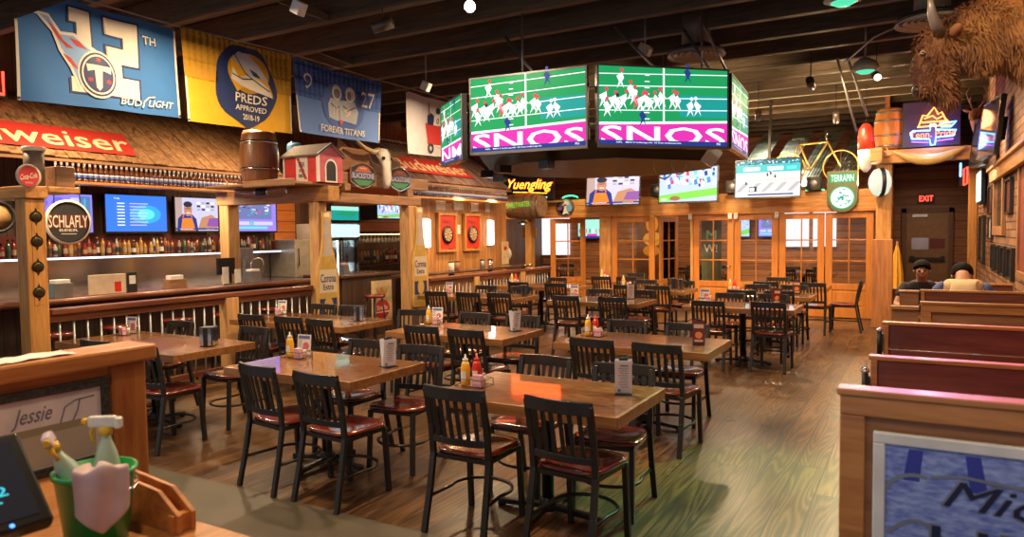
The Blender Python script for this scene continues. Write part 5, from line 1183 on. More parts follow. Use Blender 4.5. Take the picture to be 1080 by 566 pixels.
A = Art(lambda u, v, h: (h+.001, u, v)); red = ink('poster_red', (.50, .02, .02)); gold = ink('poster_gold', (.50, .24, .05)); 
A.disc(0, -.16, .20, red, ry=.17).poly([(-.10, .06), (-.14, .20), (-.06, .14), (0, .24), (.06, .14), (.14, .20), (.10, .06)], gold).up(); A.rect(-.2, .2, -.22, -.20, CRM).text('Stella', 0, -.13, w=.28, hgt=.08, mat=CRM, bold=.02); A.build('print', P_)
# drink ledge of the dart area
t = thing('drink_ledge', 'long dark drink ledge between the dart wall and the rear railing', 'ledge', (-7.55, 11.6, 0))
part('board', MB().box(-7.75, -7.42, 9.4, 13.9, 1.0, 1.045), BARW, t, .01, True)
for y in (9.6, 11, 12.4, 13.8): part('bracket_post', MB().box(-7.64, -7.56, y-.04, y+.04, 0, 1.0), BARF, t, 0, True)
# back bar: steel splash, base cabinets, shelf, light strip
t = thing('back_bar', 'dark back bar cabinet with a brushed steel splash', 'cabinet', (-9.9, 6.5, 0))
part('cabinet', MB().box(-10.28, -9.55, 3.0, 9.6, 0, .95), BARF, t, 0, True); part('worktop', MB().box(-10.28, -9.5, 3.0, 9.6, .95, .99), STEEL, t, .004, True)
part('steel_splash', MB().box(-10.28, -10.25, 3.0, 9.6, .99, 1.44), STEEL, t, 0, True)
for k in range(9): part('cabinet_door', MB().box(-9.55, -9.53, 3.1+k*.72, 3.1+k*.72+.66, .1, .9), BARF, t, .004, True)
t = thing('bottle_shelf', 'long wall shelf of liquor behind the bar, edged by a white light strip', 'shelf', (-10.1, 7.0, 1.45))
part('board', MB().box(-10.28, -9.95, 4.2, 9.04, 1.44, 1.475), BARW, t, .003, True)
part('light_strip', MB().box(-9.95, -9.93, 4.2, 9.04, 1.445, 1.47), E('led_cool_white', (.75, .82, 1), 2.2), t, 0, True)
part('red_back_panel', MB().box(-10.29, -10.27, 4.6, 9.04, 1.475, 1.76), plain('dark_red_panel', (.18, .025, .02), .4), t, 0, True)
LC = {'amber': (.30, .10, .025), 'dark brown': (.07, .03, .02), 'clear': (.38, .33, .28), 'red': (.26, .035, .025), 'golden': (.50, .27, .05), 'green': (.05, .12, .05), 'white': (.50, .42, .34)}
def liquor(cn):
    mb = MB().lathe([(.025, 0), (.030, .01), (.030, .18), (.026, .205), (.013, .225), (.012, .26)], seg=10); mb.m = 1; mb.lathe([(.0312, .05), (.0312, .13)], seg=10, caps=False); mb.m = 2; mb.lathe([(.015, .26), (.015, .285), (0, .286)], seg=8)
    return mb.mesh('liquor_bottle', [plain('liquor_'+cn.replace(' ', '_'), LC[cn], .12, coat=.6), (ink('label_tan', (.42, .30, .18)), CRM, ink('label_dark', (.05, .04, .05)))[len(cn) % 3], (DARK, ink('cap_gold', (.4, .25, .08)), DARK)[len(cn) % 3]])
LQ = {k: liquor(k) for k in LC}; rq = random.Random(11)
y = 4.45
while y < 8.95:
    if not 7.05 < y < 7.12:
        cn = rq.choice(list(LC)); o = link('liquor_bottle', LQ[cn]); o.location = (-10.1+rq.uniform(-.03, .03), y, 1.4758); s = rq.uniform(.66, .98); o.scale = (1, 1, s)
        props(o, cn + ' liquor bottle in the row on the shelf behind the bar', 'bottle', cn + ' bottles on the back bar shelf')
    y += rq.uniform(.060, .070)
for k in range(16):
    cn = rq.choice(list(LC)); o = link('liquor_bottle', LQ[cn]); o.location = (-10.05, 11.0+k*.10, 1.151); props(o, cn + ' bottle among those right of the drinks cooler', 'bottle', cn + ' bottles right of the cooler')
t = thing('cooler_side_shelf', 'lit shelf of bottles and hanging glasses right of the drinks cooler', 'shelf', (-10.1, 11.7, 1.1))
part('board', MB().box(-10.28, -9.8, 10.85, 12.6, 1.11, 1.15).box(-10.28, -9.8, 10.85, 12.6, 1.75, 1.78), BARW, t, 0, True); part('base_cabinet', MB().box(-10.28, -9.7, 10.85, 12.6, 0, 1.11), BARF, t, 0, True)
part('lamp_strip', MB().box(-10.0, -9.96, 10.9, 12.5, 1.735, 1.75), E('warm_strip', (1, .62, .25), 5), t, 0, True)
GLS = MB().lathe([(.03, 0), (.032, .01), (.005, .015), (.005, .07), (.03, .09), (.034, .14), (.028, .17)], seg=10).mesh('wine_glass', plain('pale_glass', (.75, .72, .65), .08, coat=1))
for k in range(14):
    o = link('wine_glass', GLS); o.location = (-9.88, 10.95+k*.115, 1.735); o.rotation_euler = (math.pi, 0, 0); props(o, 'stemmed glass hanging upside down right of the drinks cooler', 'glass', 'hanging glasses right of the cooler')
# drinks cooler
t = thing('drinks_cooler', 'glass-door drinks cooler with a bright pale blue header', 'cooler', (-9.9, 10.2, 0))
part('cabinet', MB().box(-10.26, -9.62, 9.72, 10.72, 0, .3).box(-10.26, -10.2, 9.72, 10.72, .3, 1.95).box(-10.2, -9.62, 9.72, 9.76, .3, 1.95).box(-10.2, -9.62, 10.68, 10.72, .3, 1.95).box(-10.2, -9.62, 9.76, 10.68, 1.93, 1.95), WHITE_P, t, 0, True)
part('lit_header', MB().box(-9.64, -9.58, 9.72, 10.72, 1.70, 1.93), E('cooler_header', (.42, .82, 1), 1.6), t, 0, True)
for k, (a, b_) in enumerate(((9.74, 10.2), (10.22, 10.70))):
    d = part('door', MB().box(-9.62, -9.58, a, a+.04, .3, 1.69).box(-9.62, -9.58, b_-.04, b_, .3, 1.69).box(-9.62, -9.58, a, b_, .3, .36).box(-9.62, -9.58, a, b_, 1.63, 1.69), STEEL, t, 0, True)
    part('pane', MB().box(-9.605, -9.6, a+.04, b_-.04, .36, 1.63), GLASS, d, 0, True)
for z in (.6, .9, 1.2, 1.5): part('wire_shelf', MB().box(-10.15, -9.66, 9.77, 10.67, z-.01, z), CHROME, t, 0, True)
part('inner_lamp', MB().box(-9.68, -9.66, 10.19, 10.23, .4, 1.66), E('cooler_white', (.75, .95, 1), 8), t, 0, True)
lamp('cooler_lamp_light', 'POINT', (-9.72, 10.2, 1.63), 14, (.8, .95, 1), .04); lamp('cooler_lamp_light', 'POINT', (-9.72, 10.2, 1.1), 14, (.8, .95, 1), .04)
for z in (.9, 1.2, 1.5):
    for k in range(8):
        if k == 4: continue
        cn = rq.choice(('golden', 'green', 'red', 'white', 'dark brown')); o = link('liquor_bottle', LQ[cn]); o.location = (-9.80, 9.83+k*.108, z+.0008); o.scale = (.8, .8, .6)
        props(o, cn + ' bottle on a shelf inside the drinks cooler', 'bottle', cn + ' bottles in the cooler')
# wall panels and things behind the bar
struct('trim_14', MB().box(-10.3, -10.26, 9.2, 9.7, 1.2, 2.7).box(-10.3, -10.26, 10.75, 13.0, 1.8, 3.0), wood('orange_wall_boards', (.48, .13, .02), (.62, .20, .04), 'y', .5, plank=.2, across='z'))
t = thing('steel_ice_chest', 'pale steel cabinet left of the drinks cooler', 'cabinet', (-9.95, 9.3, 0)); part('body', MB().box(-10.24, -9.6, 9.06, 9.64, .992, 1.66), plain('cream_steel', (.5, .44, .34), .3, .4), t, .01, True); part('handle', MB().box(-9.6, -9.57, 9.1, 9.13, 1.2, 1.5), CHROME, t, 0, True)
t = thing('bar_tap', 'bright chrome gooseneck tap rising behind the front bar', 'tap', (-8.85, 7.32, 1.07))
part('spout', MB().tube([(-8.6, 7.25, 1.08), (-8.6, 7.25, 1.32), (-8.6, 7.29, 1.38), (-8.6, 7.37, 1.40), (-8.6, 7.45, 1.38), (-8.6, 7.48, 1.32), (-8.6, 7.48, 1.18)], .014, 8), CHROME, t, 0, True)
part('base', MB().cyl((-8.6, 7.25, 1.071), (-8.6, 7.25, 1.09), .03, seg=12), CHROME, t, 0, True)
t = thing('till', 'black till screen on the back of the front bar', 'till', (-8.7, 6.95, 1.071)); part('screen', MB().box(-8.74, -8.70, 6.75, 7.05, 1.18, 1.42), BEZ, t, .008, True); part('stand', MB().box(-8.74, -8.65, 6.85, 6.95, 1.071, 1.2), BEZ, t, .005, True)
t = thing('till', 'grey till turned away beside the chrome tap', 'till', (-8.7, 7.3, 1.071)); part('screen', MB().box(-8.70, -8.67, 7.12, 7.36, 1.40, 1.56), GREYM, t, .008, True); part('stand', MB().box(-8.72, -8.66, 7.2, 7.26, 1.071, 1.42), GREYM, t, .005, True)
def onbar(name, lab, cat, y, parts_, x=-8.25):
    t = thing(name, lab, cat, (x, y, 1.0708))
    for n_, mb, m_ in parts_: part(n_, mb, m_, t, .004)
onbar('napkin_caddy', 'clear and white napkin caddy on the bar behind the railing, far left', 'caddy', 4.35, [('case', MB().box(-.07, .07, -.1, .1, 0, .16), GREYM), ('napkins', MB().box(-.06, .06, -.08, .08, .16, .2), PAPER)])
onbar('menu_board', 'wide pale menu board leaning on the bar behind the railing', 'menu', 4.88, [('board', MB().box(-.01, .01, -.22, .22, 0, .23), plain('menu_beige', (.62, .5, .38), .5)), ('red_mark', MB().box(.011, .013, .08, .16, .02, .14), RED)])
onbar('menu_board', 'small dark menu card beside the wide pale menu board on the bar', 'menu', 5.18, [('board', MB().box(-.01, .01, -.06, .06, 0, .24), DARK), ('print', MB().box(.011, .013, -.04, .04, .1, .2), PAPER)])
onbar('straw_box', 'small brown box of white napkins on the front bar', 'box', 5.75, [('box', MB().box(-.07, .07, -.12, .12, 0, .12), BEAM_Y), ('napkins', MB().box(-.05, .05, -.09, .09, .12, .17), PAPER)])
onbar('price_card', 'white upright price card on the front bar left of the wooden post', 'card', 6.52, [('card', MB().box(-.005, .005, -.05, .05, 0, .24), PAPER), ('foot', MB().box(-.03, .03, -.04, .04, 0, .01), DARK)])
onbar('price_card', 'white upright price card on the front bar right before the wooden post', 'card', 6.72, [('card', MB().box(-.005, .005, -.05, .05, 0, .20), PAPER), ('foot', MB().box(-.03, .03, -.04, .04, 0, .01), DARK)])
onbar('napkin_caddy', 'grey napkin caddy on the front bar near the chrome tap', 'caddy', 6.98, [('case', MB().box(-.07, .07, -.09, .09, 0, .16), GREYM), ('napkins', MB().box(-.06, .06, -.07, .07, .16, .19), PAPER)])
onbar('napkin_caddy', 'napkin caddy on the short bar by the cream poster', 'caddy', 9.0, [('case', MB().box(-.05, .05, -.06, .06, .01, .16), GREYM), ('napkins', MB().box(-.04, .04, -.05, .05, .16, .19), PINKP)], -8.4)
# bar stools in front of the counter (seen between balusters)
ST0 = thing('bar_stool', 'x', 'stool')
part('seat', MB().lathe([(.16, .70), (.18, .72), (.18, .75), (0, .76)], seg=20), SEATW, ST0)
for k in range(4): a = R(45+90*k); part('leg', MB().tube([(.12*math.cos(a), .12*math.sin(a), .7), (.2*math.cos(a), .2*math.sin(a), 0)], .013, 6), CHAIRM, ST0)
part('foot_ring', MB().tube([(.165*math.cos(R(a)), .165*math.sin(R(a)), .28) for a in range(0, 360, 20)], .009, 6, closed=True), CHAIRM, ST0)
for k, y in enumerate((4.0, 4.7, 5.4, 6.1, 6.8)):
    o = ST0 if k == 0 else copy_tree(ST0); o.location = (-7.72, y, 0); props(o, ('first', 'second', 'third', 'fourth', 'fifth')[k] + ' red bar stool from the left behind the railing', None, 'bar stools')
o = copy_tree(ST0); o.location = (-7.75, 9.0, 0); o['label'] = 'red bar stool before the short bar with the poster'
# ============================================================ AWNINGS
def awning(name_lab, y0, y1, xe, ze, xt, zt, mat, seams, banner, btext, bmat, corr=False):
    t = thing('bar_awning', name_lab, 'awning', (xe, (y0+y1)/2, ze))
    n_ = int((y1-y0)/.1) if corr else int((y1-y0)/.16); mb = MB()
    for i in range(n_):
        a, b_ = y0+(y1-y0)*i/n_, y0+(y1-y0)*(i+1)/n_
        if corr:
            m_ = (a+b_)/2; lf = .025
            for p, q, d1, d2 in ((a, m_, 0, lf), (m_, b_, lf, 0)): mb.face([mb.vt(v) for v in ((xe, p, ze+d1), (xe, q, ze+d2), (xt, q, zt+d2), (xt, p, zt+d1))], True)
        else:
            off = .006*((i*7) % 3); mb.bar((xe, (a+b_)/2, ze+off), (xt, (a+b_)/2, zt+off), b_-a-.006, .02, up=(0, 0, 1))
    part('roof_boards' if not corr else 'roof_sheet', mb, mat, t, 0, True)
    part('fascia', MB().box(xe-.03, xe+.0, y0, y1, ze-.045, ze-.01), BEAM_Y, t, 0, True)
    part('side_cheek', MB().prism([(xe-.1, ze-.0), (xt, ze-.0), (xt, zt-.03)], -.02, 0, Matrix(((1, 0, 0, 0), (0, 0, 1, y0), (0, 1, 0, 0), (0, 0, 0, 1)))), BEAM_Y, t, 0, True)
    b0, b1, s0, s1 = banner[:4]; nn = Vector((zt-ze, 0, xe-xt)).normalized()
    A = Art(lambda u, v, h: (xe+(xt-xe)*v+nn.x*(h+.03), u, ze+(zt-ze)*v+nn.z*(h+.03)), .002)
    sk = banner[4] if len(banner) > 4 else 0
    A.poly([(b0, s0), (b1-sk, s0), (b1, s1), (b0+sk, s1)], bmat).up(); L_ = math.hypot(xt-xe, zt-ze)
    A.text(btext, (b0+b1)/2, (s0+s1)/2, w=(b1-b0)*.94, hgt=(s1-s0)*.72, mat=ink('banner_cream', (.75, .52, .30)), bold=.02, shear=.3); A.build('painted_banner', t, True)
    return t
PLK = wood('weathered_awning_boards', (.07, .028, .012), (.38, .20, .085), 'x', .55, s=.8)
awning('sloping weathered plank awning above the bar televisions, red painted banner', 3.3, 8.3, -9.0, 2.70, -10.25, 3.62, PLK, True, (3.4, 5.95, .10, .46, .1), 'Budweiser', ink('banner_red', (.42, .025, .015)))
RST = rust_metal('rusty_corrugated_tin', (.20, .07, .05), (.42, .30, .27), (1, 6, 1), 1, .55, .38)
awning('sloping rusty tin awning above the dart boards, red painted banner', 9.3, 13.35, -7.62, 2.66, -8.75, 3.45, RST, True, (9.9, 12.3, .20, .62, .1), 'Budweiser', ink('banner_red', (.42, .025, .015)), True)
def ledge(lab, x, y0, y1, z, pitch, bl, grp):
    t = thing('bottle_ledge', lab, 'ledge', (x, (y0+y1)/2, z)); part('board', MB().box(x-.16, x+.05, y0, y1, z-.035, z), CEDAR_Y, t, .004, True)
    for y in (y0+.05, y1-.05): part('strut', MB().bar((x-.12, y, z-.02), (x-.35, y, z+.3), .04, .04), BEAM_Y, t, 0, True)
    y = y0+.08
    while y < y1-.04: bb(x, y, z, bl, grp); y += pitch
ledge('long shelf under the plank awning carrying a row of beer bottles', -8.98, 4.66, 7.5, 2.42, .068, 'brown beer bottle in the row under the plank awning', 'bottles under the plank awning')
ledge('long shelf under the tin awning carrying a row of beer bottles', -7.64, 9.75, 13.2, 2.40, .072, 'brown beer bottle in the row under the tin awning', 'bottles under the tin awning')
ledge('high short shelf of beer bottles between the blue and white flags', -9.0, 10.55, 11.75, 3.36, .075, 'brown beer bottle on the high shelf between the blue and the white flag', 'bottles on the high shelf')
part('hanger', MB().box(-9.14, -9.10, 10.56, 10.59, 3.36, 4.2).box(-9.14, -9.10, 11.71, 11.74, 3.36, 4.2), DARK, bpy.data.objects['bottle_ledge.002'], 0, True)
# dart boards
for k, (y, lab) in enumerate(((11.4, 'left dart board in a red wood-framed panel'), (12.3, 'right dart board in a red wood-framed panel'))):
    t = thing('dart_board', lab, 'dart board', (-7.99, y, 1.76), math.pi/2, 'dart boards'); F = MB()
    for q in ((-.31, .31, .33, .38), (-.31, .31, -.38, -.33), (-.31, -.26, -.33, .33), (.26, .31, -.33, .33)): F.box(q[0], q[1], -.06, .0, q[2], q[3])
    part('frame', F, CEDAR_Z, t, .005); part('red_panel', MB().box(-.26, .26, -.03, -.005, -.33, .33), plain('dart_panel_red', (.62, .035, .02), .5), t)
    part('board', MB().lathe([(.17, 0), (.175, .01), (.175, .03), (0, .03)], (0, -.03, -.04), (0, -1, 0), 30), DARK, t)
    A = Art(lambda u, v, h: (u, -.061-h, v-.04)); c1, c2, c3 = ink('dart_cream', (.62, .50, .32)), ink('dart_black', (.02, .02, .02)), ink('dart_green', (.04, .22, .08))
    for s in range(20): A.ring(0, 0, .02, .13, c1 if s % 2 else c2, 2, 1, 18*s, 18*s+18); 
    A.up()
    for s in range(20): A.ring(0, 0, .122, .132, c3 if s % 2 else FRED, 2, 1, 18*s, 18*s+18); A.ring(0, 0, .075, .083, c3 if s % 2 else FRED, 2, 1, 18*s, 18*s+18)
    A.disc(0, 0, .012, FRED); A.h = -.029; A.text('DARTS', -.02, .24, w=.28, hgt=.07, mat=c2, bold=.02, rot=-8); A.rect(.02, .22, -.29, -.27, c2); A.build('print', t)
for y, lab in ((10.72, 'bright white wall light left of the dart boards'), (13.0, 'bright white wall light right of the dart boards')):
    t = thing('wall_light', lab, 'wall light', (-7.95, y, 1.75)); part('backplate', MB().box(-.05, -.02, -.1, .1, -.28, .28), WHITE_P, t); part('diffuser', MB().box(-.02, .04, -.085, .085, -.26, .26), E('wall_light_white', (.85, .95, 1), 3), t, .01)
for y, z, w_, lab in ((11.25, 2.28, .3, 'left white paper above the dart boards'), (11.85, 2.3, .34, 'middle white paper above the dart boards'), (12.45, 2.28, .28, 'right white paper above the dart boards'), (11.85, 1.82, .11, 'narrow white score sheet between the dart boards'), (12.95, 2.28, .18, 'speckled paper at the right end above the dart boards')):
    o = single('paper_notice', MB().box(-7.998, -7.985, y-w_/2, y+w_/2, z-.09, z+.09), PAPER, lab, 'notice', 'papers on the dart wall')
t = thing('menu_poster', 'cream poster with a small red oval on the post end of the dart wall', 'poster', (-7.98, 13.65, 1.3)); part('sheet', MB().box(0, .01, -.15, .15, -.25, .25), plain('poster_cream', (.62, .48, .28), .5), t)
A = Art(lambda u, v, h: (.011+h, u, v)); A.disc(0, .1, .07, red, ry=.045); A.rect(-.1, .1, -.1, -.09, gold); A.build('print', t)
for y, c in ((11.0, 'cream'), (11.2, 'tan'), (12.1, 'grey'), (12.4, 'silver')):
    t = thing('jar', c + ' canister on the drink ledge below the dart boards', 'canister', (-7.6, y, 1.045)); part('body', MB().lathe([(.05, 0), (.055, .01), (.055, .15)], seg=14), {'cream': CRM, 'tan': BEAM_Y, 'grey': GREYM, 'silver': CHROME}[c], t); part('lid', MB().lathe([(.057, .15), (.05, .17), (0, .172)], seg=14), DARK, t)
# things in the far left opening
t = thing('yellow_sign', 'small yellow sign with three dark figures in the far left opening', 'sign', (-8.9, 16.5, 1.75)); part('plate', MB().box(-.2, .2, 0, .02, -.13, .13), YEL, t)
A = Art(front(0)); [A.disc(u, -.02, .03, DARK, 8, ry=.05) for u in (-.08, 0, .08)]; A.build('figures', t); part('post', MB().box(-.02, .02, .02, .05, -1.75, .1), CEDAR_Z, t)
t = thing('speaker_box', 'grey cabinet with a white paper in the far left opening', 'cabinet', (-9.0, 14.6, 0)); part('cabinet', MB().box(-.25, .25, -.2, .25, 0, 1.75), plain('slate_grey_box', (.10, .11, .14), .5), t, .01); part('paper', MB().box(-.2, .0, -.21, -.2, 1.3, 1.6), PAPER, t)
t = thing('wall_plate', 'round cream plate sign low in the far left opening', 'sign', (-8.5, 14.55, 1.25)); part('disc', MB().lathe([(.17, 0), (.18, .01), (.18, .03), (0, .035)], (0, 0, 0), (0, -1, 0), 24), CRM, t); part('centre', MB().lathe([(.08, .036), (0, .037)], (0, 0, 0), (0, -1, 0), 20), FRED, t); part('stand', MB().box(-.03, .03, 0, .05, -1.25, .1), DARK, t)
t = thing('lamp_hanger', 'small grey lamp below the lying barrel', 'lamp', (-8.1, 14.7, 1.95)); part('shade', MB().lathe([(.13, 0), (.09, .05), (.02, .07)], seg=18), GREYM, t); part('bulb', MB().lathe([(0, -.02), (.05, 0), (0, .01)], seg=12), E('bulb_warm', (1, .8, .5), 4), t)
# mural figure behind the open door
t = thing('wall_mural', 'orange and yellow painted panel seen through the open folding door', 'mural', (-5.9, 17.5, 1.3)); part('panel', MB().box(-.42, .42, 0, .03, -1.3, .95), plain('mural_umber', (.20, .09, .04), .6), t)
A = Art(front(0)); ya, yb = ink('mural_amber', (.75, .38, .04)), ink('mural_gold', (.85, .52, .10))
A.disc(0, .62, .16, ya, ry=.22).disc(.02, .25, .25, yb, ry=.18).disc(-.02, -.05, .22, ya, ry=.14).up().disc(.0, .60, .05, ink('mural_dark', (.1, .04, .02))).stroke([(-.2, .25), (0, .12), (.25, .28)], .05, ya); A.build('painting', t)
t = thing('lettered_window_sign', 'white W! lettering board standing behind the second glazed door', 'sign', (-4.0, 15.9, 0)); part('board', MB().box(-.22, .22, 0, .03, .6, 2.0).box(-.2, -.16, 0, .03, 0, .6).box(.16, .2, 0, .03, 0, .6), plain('board_moss', (.12, .14, .07), .6), t)
A = Art(front(0)); A.text('W!', -.02, 1.35, w=.30, hgt=.18, mat=ink('paint_white', (.8, .8, .75)), bold=.05).text('M', 0, 1.65, w=.22, hgt=.2, mat=ink('paint_mint', (.4, .75, .55)), bold=.04); A.build('lettering', t)
# ============================================================ PERGOLA OVER THE RAILING
def beam(lab, mb, m=BEAM_Y, b=.012): return single('timber_beam', mb, m, lab, 'beam', 'timbers of the bar frame', b)
def post(lab, x, y, w_, z1, m=POSTW): return single('timber_post', MB().box(x-w_/2, x+w_/2, y-w_/2, y+w_/2, 0, z1), m, lab, 'post', 'timbers of the bar frame', .01)
post('front timber post at the left edge with three dark medallions', -7.28, 3.60, .18, 2.10, CEDAR_Z)
post('timber post behind the bar counter between the televisions', -9.05, 7.25, .20, 2.19)
post('timber post carrying the left bottle board', -7.22, 7.24, .17, 2.19)
post('timber post carrying the right bottle board', -7.20, 9.22, .20, 2.19)
beam('level beam at the left edge over the front post', MB().box(-10.2, -7.15, 3.5, 3.7, 2.10, 2.22).box(-7.6, -7.15, 3.7, 4.0, 2.16, 2.22), CEDAR_X)
beam('golden beam with rounded end running from the bar post to the left bottle-board post', MB().box(-9.2, -6.92, 7.14, 7.36, 2.19, 2.40), wood('golden_beam', (.30, .12, .03), (.58, .30, .09), 'x', .5))
beam('lower long beam between the two bottle-board posts', MB().box(-7.28, -7.10, 7.36, 9.45, 2.19, 2.33))
beam('upper long beam carrying the skull and the two beer signs', MB().box(-7.30, -7.12, 7.32, 9.68, 2.45, 2.63))
beam('short block stacked between the lower and the upper beam, left', MB().box(-7.3, -7.1, 7.4, 7.55, 2.33, 2.45))
beam('short block stacked between the lower and the upper beam, right', MB().box(-7.3, -7.1, 9.1, 9.25, 2.33, 2.45))
beam('cross beam under the dog house platform', MB().box(-9.3, -6.95, 7.50, 7.62, 2.35, 2.45), BEAM_X)
beam('platform boards carrying barrel and dog house', MB().box(-8.75, -7.0, 6.62, 7.6, 2.40, 2.44), BEAM_X)
beam('upright board edge in front of the dog house platform', MB().box(-7.95, -7.0, 6.60, 6.64, 2.38, 2.47), BEAM_X)
t = thing('medallion_strip', 'three dark diamond medallions down the front timber post', 'ornament', (-7.18, 3.6, 1.5))
for z in (1.93, 1.70, 1.46, 1.22): part('medallion', MB().lathe([(.05, 0), (.055, .006), (.03, .012), (0, .016)], (-7.19, 3.6, z), (1, 0, 0), 18).prism([(-.035, 0), (0, .085), (.035, 0), (0, -.085)], 0, .008, Matrix(((0, 0, 1, -7.19), (1, 0, 0, 3.6), (0, 1, 0, z), (0, 0, 0, 1)))), plain('medallion_bronze', (.06, .045, .02), .35, .7), t, 0, True)
part('backing', MB().box(-7.19, -7.186, 3.56, 3.64, 1.1, 2.0), CEDAR_Z, t, 0, True)
t = thing('tin_cylinder', 'grey cylinder with a cream lid on the front beam', 'canister', (-7.28, 3.65, 2.22)); part('body', MB().lathe([(.085, 0), (.085, .33)], seg=22), plain('weathered_tin', (.22, .16, .12), .5, .3), t); part('lid', MB().lathe([(.095, .33), (.10, .345), (.095, .37), (0, .38)], seg=22), CRM, t)
single('wooden_crate', MB().box(-7.5, -7.2, 3.8, 3.98, 2.22, 2.42), BEAM_Y, 'small brown wooden box on the front beam right of the tin cylinder', 'box', bevel=.01)
t = thing('oval_sign', 'red and white oval drink sign on the front beam', 'sign', (-7.12, 3.55, 2.30))
part('plate', MB().lathe([(.105, 0), (.11, .008), (0, .012)], (0, -.035, 0), (1, 0, 0), 28), CRM, t)
A = Art(lambda u, v, h: (.014+h-.3*0, -.035+u, v)); A.disc(0, 0, .088, FRED, ry=.095).up().text('Coca-Cola', 0, 0, w=.15, hgt=.05, mat=CRM, bold=.02, shear=.3, rot=12).text('ICE COLD', 0, -.06, w=.06, hgt=.015, mat=CRM, bold=.03); A.build('print', t)
part('hook', MB().box(-.04, 0, -.04, -.02, -.08, .0), DARK, t)
t = thing('round_beer_sign', 'round black beer sign with a cream rim reading SCHLAFLY BEER', 'sign', (-8.93, 4.82, 1.92))
part('rim', MB().lathe([(.245, 0), (.27, .01), (.27, .04), (.245, .045)], (0, 0, 0), (1, 0, 0), 36, caps=False), CRM, t); part('disc', MB().lathe([(.25, 0), (.25, .03), (0, .03)], (0, 0, 0), (1, 0, 0), 36), DARK, t)
A = Art(lambda u, v, h: (.031+h, u, v)); A.disc(0, -.0, .235, ink('sign_graphite', (.03, .03, .035)), 30).up(); A.poly([(-.235, -.02), (-.235, .13), (-.20, .12), (-.18, -.06)], ink('sign_dark_red', (.25, .02, .02))).up()
A.rect(-.225, .225, -.075, .095, ink('sign_maroon', (.10, .02, .02))).up().text('SCHLAFLY', 0, .01, w=.46, hgt=.15, mat=CRM, bold=.06).text('BEER', 0, -.095, w=.22, hgt=.03, mat=CRM, bold=.04); A.stroke([(-.09, -.14), (.09, -.14)], .008, CRM); A.build('lettering', t)
part('hanging_rod', MB().cyl((.02, -.15, .2), (.02, -.15, .48), .006, seg=6).cyl((.02, .15, .2), (.02, .15, .48), .006, seg=6), DARK, t)
# barrel, dog house, horn, tree slab, signs and skull
barrel('upright brown barrel with two steel hoops on the bar frame', (-8.05, 6.98, 2.82), (0, 0, 1), .74, .265, BARR, (-.22, .28))
t = thing('blue_can', 'tall blue and green can between barrel and dog house', 'can', (-7.75, 7.35, 2.44)); part('body', MB().lathe([(.10, 0), (.105, .02), (.105, .55), (.09, .6)], seg=18), plain('can_blue', (.10, .28, .52), .4), t); part('green_band', MB().lathe([(.107, .1), (.107, .3)], seg=18, caps=False), plain('can_green', (.06, .26, .08), .5), t); part('lid', MB().lathe([(.09, .6), (.05, .62), (0, .62)], seg=18), CHROME, t)
HR = plain('dog_house_red', (.60, .03, .025), .45); HP = plain('dog_house_pink', (.55, .10, .14), .45)
t = thing('dog_house', 'small red dog house with white trim, beer label and arched door', 'dog house', (-7.18, 7.26, 2.445))
hx0, hx1, hy0, hy1, hz, he = -.42, .22, -.25, .20, .08, .36
part('walls', MB().box(hx0, hx1, hy0, hy1, .0, he), HR, t)
part('gable_wall', MB().prism([(hy0, 0), (hy1, 0), (hy1, he), ((hy0+hy1)/2, he+.14), (hy0, he)], 0, .012, Matrix(((0, 0, 1, hx1), (1, 0, 0, 0), (0, 1, 0, 0), (0, 0, 0, 1)))), HP, t)
for s, (ya, yb) in enumerate(((hy0-.04, (hy0+hy1)/2), ((hy0+hy1)/2, hy1+.04))):
    za, zb = (he-.02, he+.15) if s == 0 else (he+.15, he-.02); mb = MB()
    i_ = [mb.vt(p) for p in ((hx0-.03, ya, za), (hx1+.04, ya, za), (hx1+.04, yb, zb), (hx0-.03, yb, zb), (hx0-.03, ya, za+.025), (hx1+.04, ya, za+.025), (hx1+.04, yb, zb+.025), (hx0-.03, yb, zb+.025))]
    for q in ((0, 1, 2, 3), (4, 7, 6, 5), (0, 4, 5, 1), (3, 2, 6, 7), (0, 3, 7, 4), (1, 5, 6, 2)): mb.face([i_[k] for k in q])
    part('roof', mb, plain('grey_shingles', (.16, .13, .11), .8, vary=.4, sc=30), t)
part('white_trim', MB().box(hx1-.025, hx1+.016, hy0-.012, hy0+.012, 0, he).box(hx0-.005, hx0+.02, hy0-.012, hy0, 0, he).bar((hx1+.03, hy0-.03, he), (hx1+.03, (hy0+hy1)/2, he+.16), .02, .03).bar((hx1+.03, (hy0+hy1)/2, he+.16), (hx1+.03, hy1+.03, he), .02, .03), WHITE_P, t)
arch = lambda r, zb, zt: [(-r, zb), (-r, zt)] + [(r*math.cos(R(a)), zt+r*math.sin(R(a))) for a in range(165, 0, -15)] + [(r, zt), (r, zb)]
A = Art(lambda u, v, h: (hx1+.013+h, (hy0+hy1)/2+u, v)); A.poly(arch(.115, .0, .20)[::-1], WHITE_P).up().poly(arch(.09, .02, .20)[::-1], DARK); A.build('arched_door', t)
A = Art(lambda u, v, h: (-.08+u, hy0-.002-h, v)); A.rect(-.11, .11, .01, he-.02, CRM).up(); A.poly([(-.10, .33), (-.05, .33), (.10, .04), (.05, .04)], FRED).up(); A.text('PBR', 0, .24, w=.11, hgt=.07, mat=NAVY, bold=.05).text('BLUE', 0, .16, w=.10, hgt=.04, mat=NAVY, bold=.04).text('RIBBON', 0, .09, w=.12, hgt=.05, mat=NAVY, bold=.04); A.build('beer_label', t)
t = thing('bull_horn', 'long polished horn with black and silver bands lying on the golden beam', 'horn', (-8.0, 7.05, 2.4))
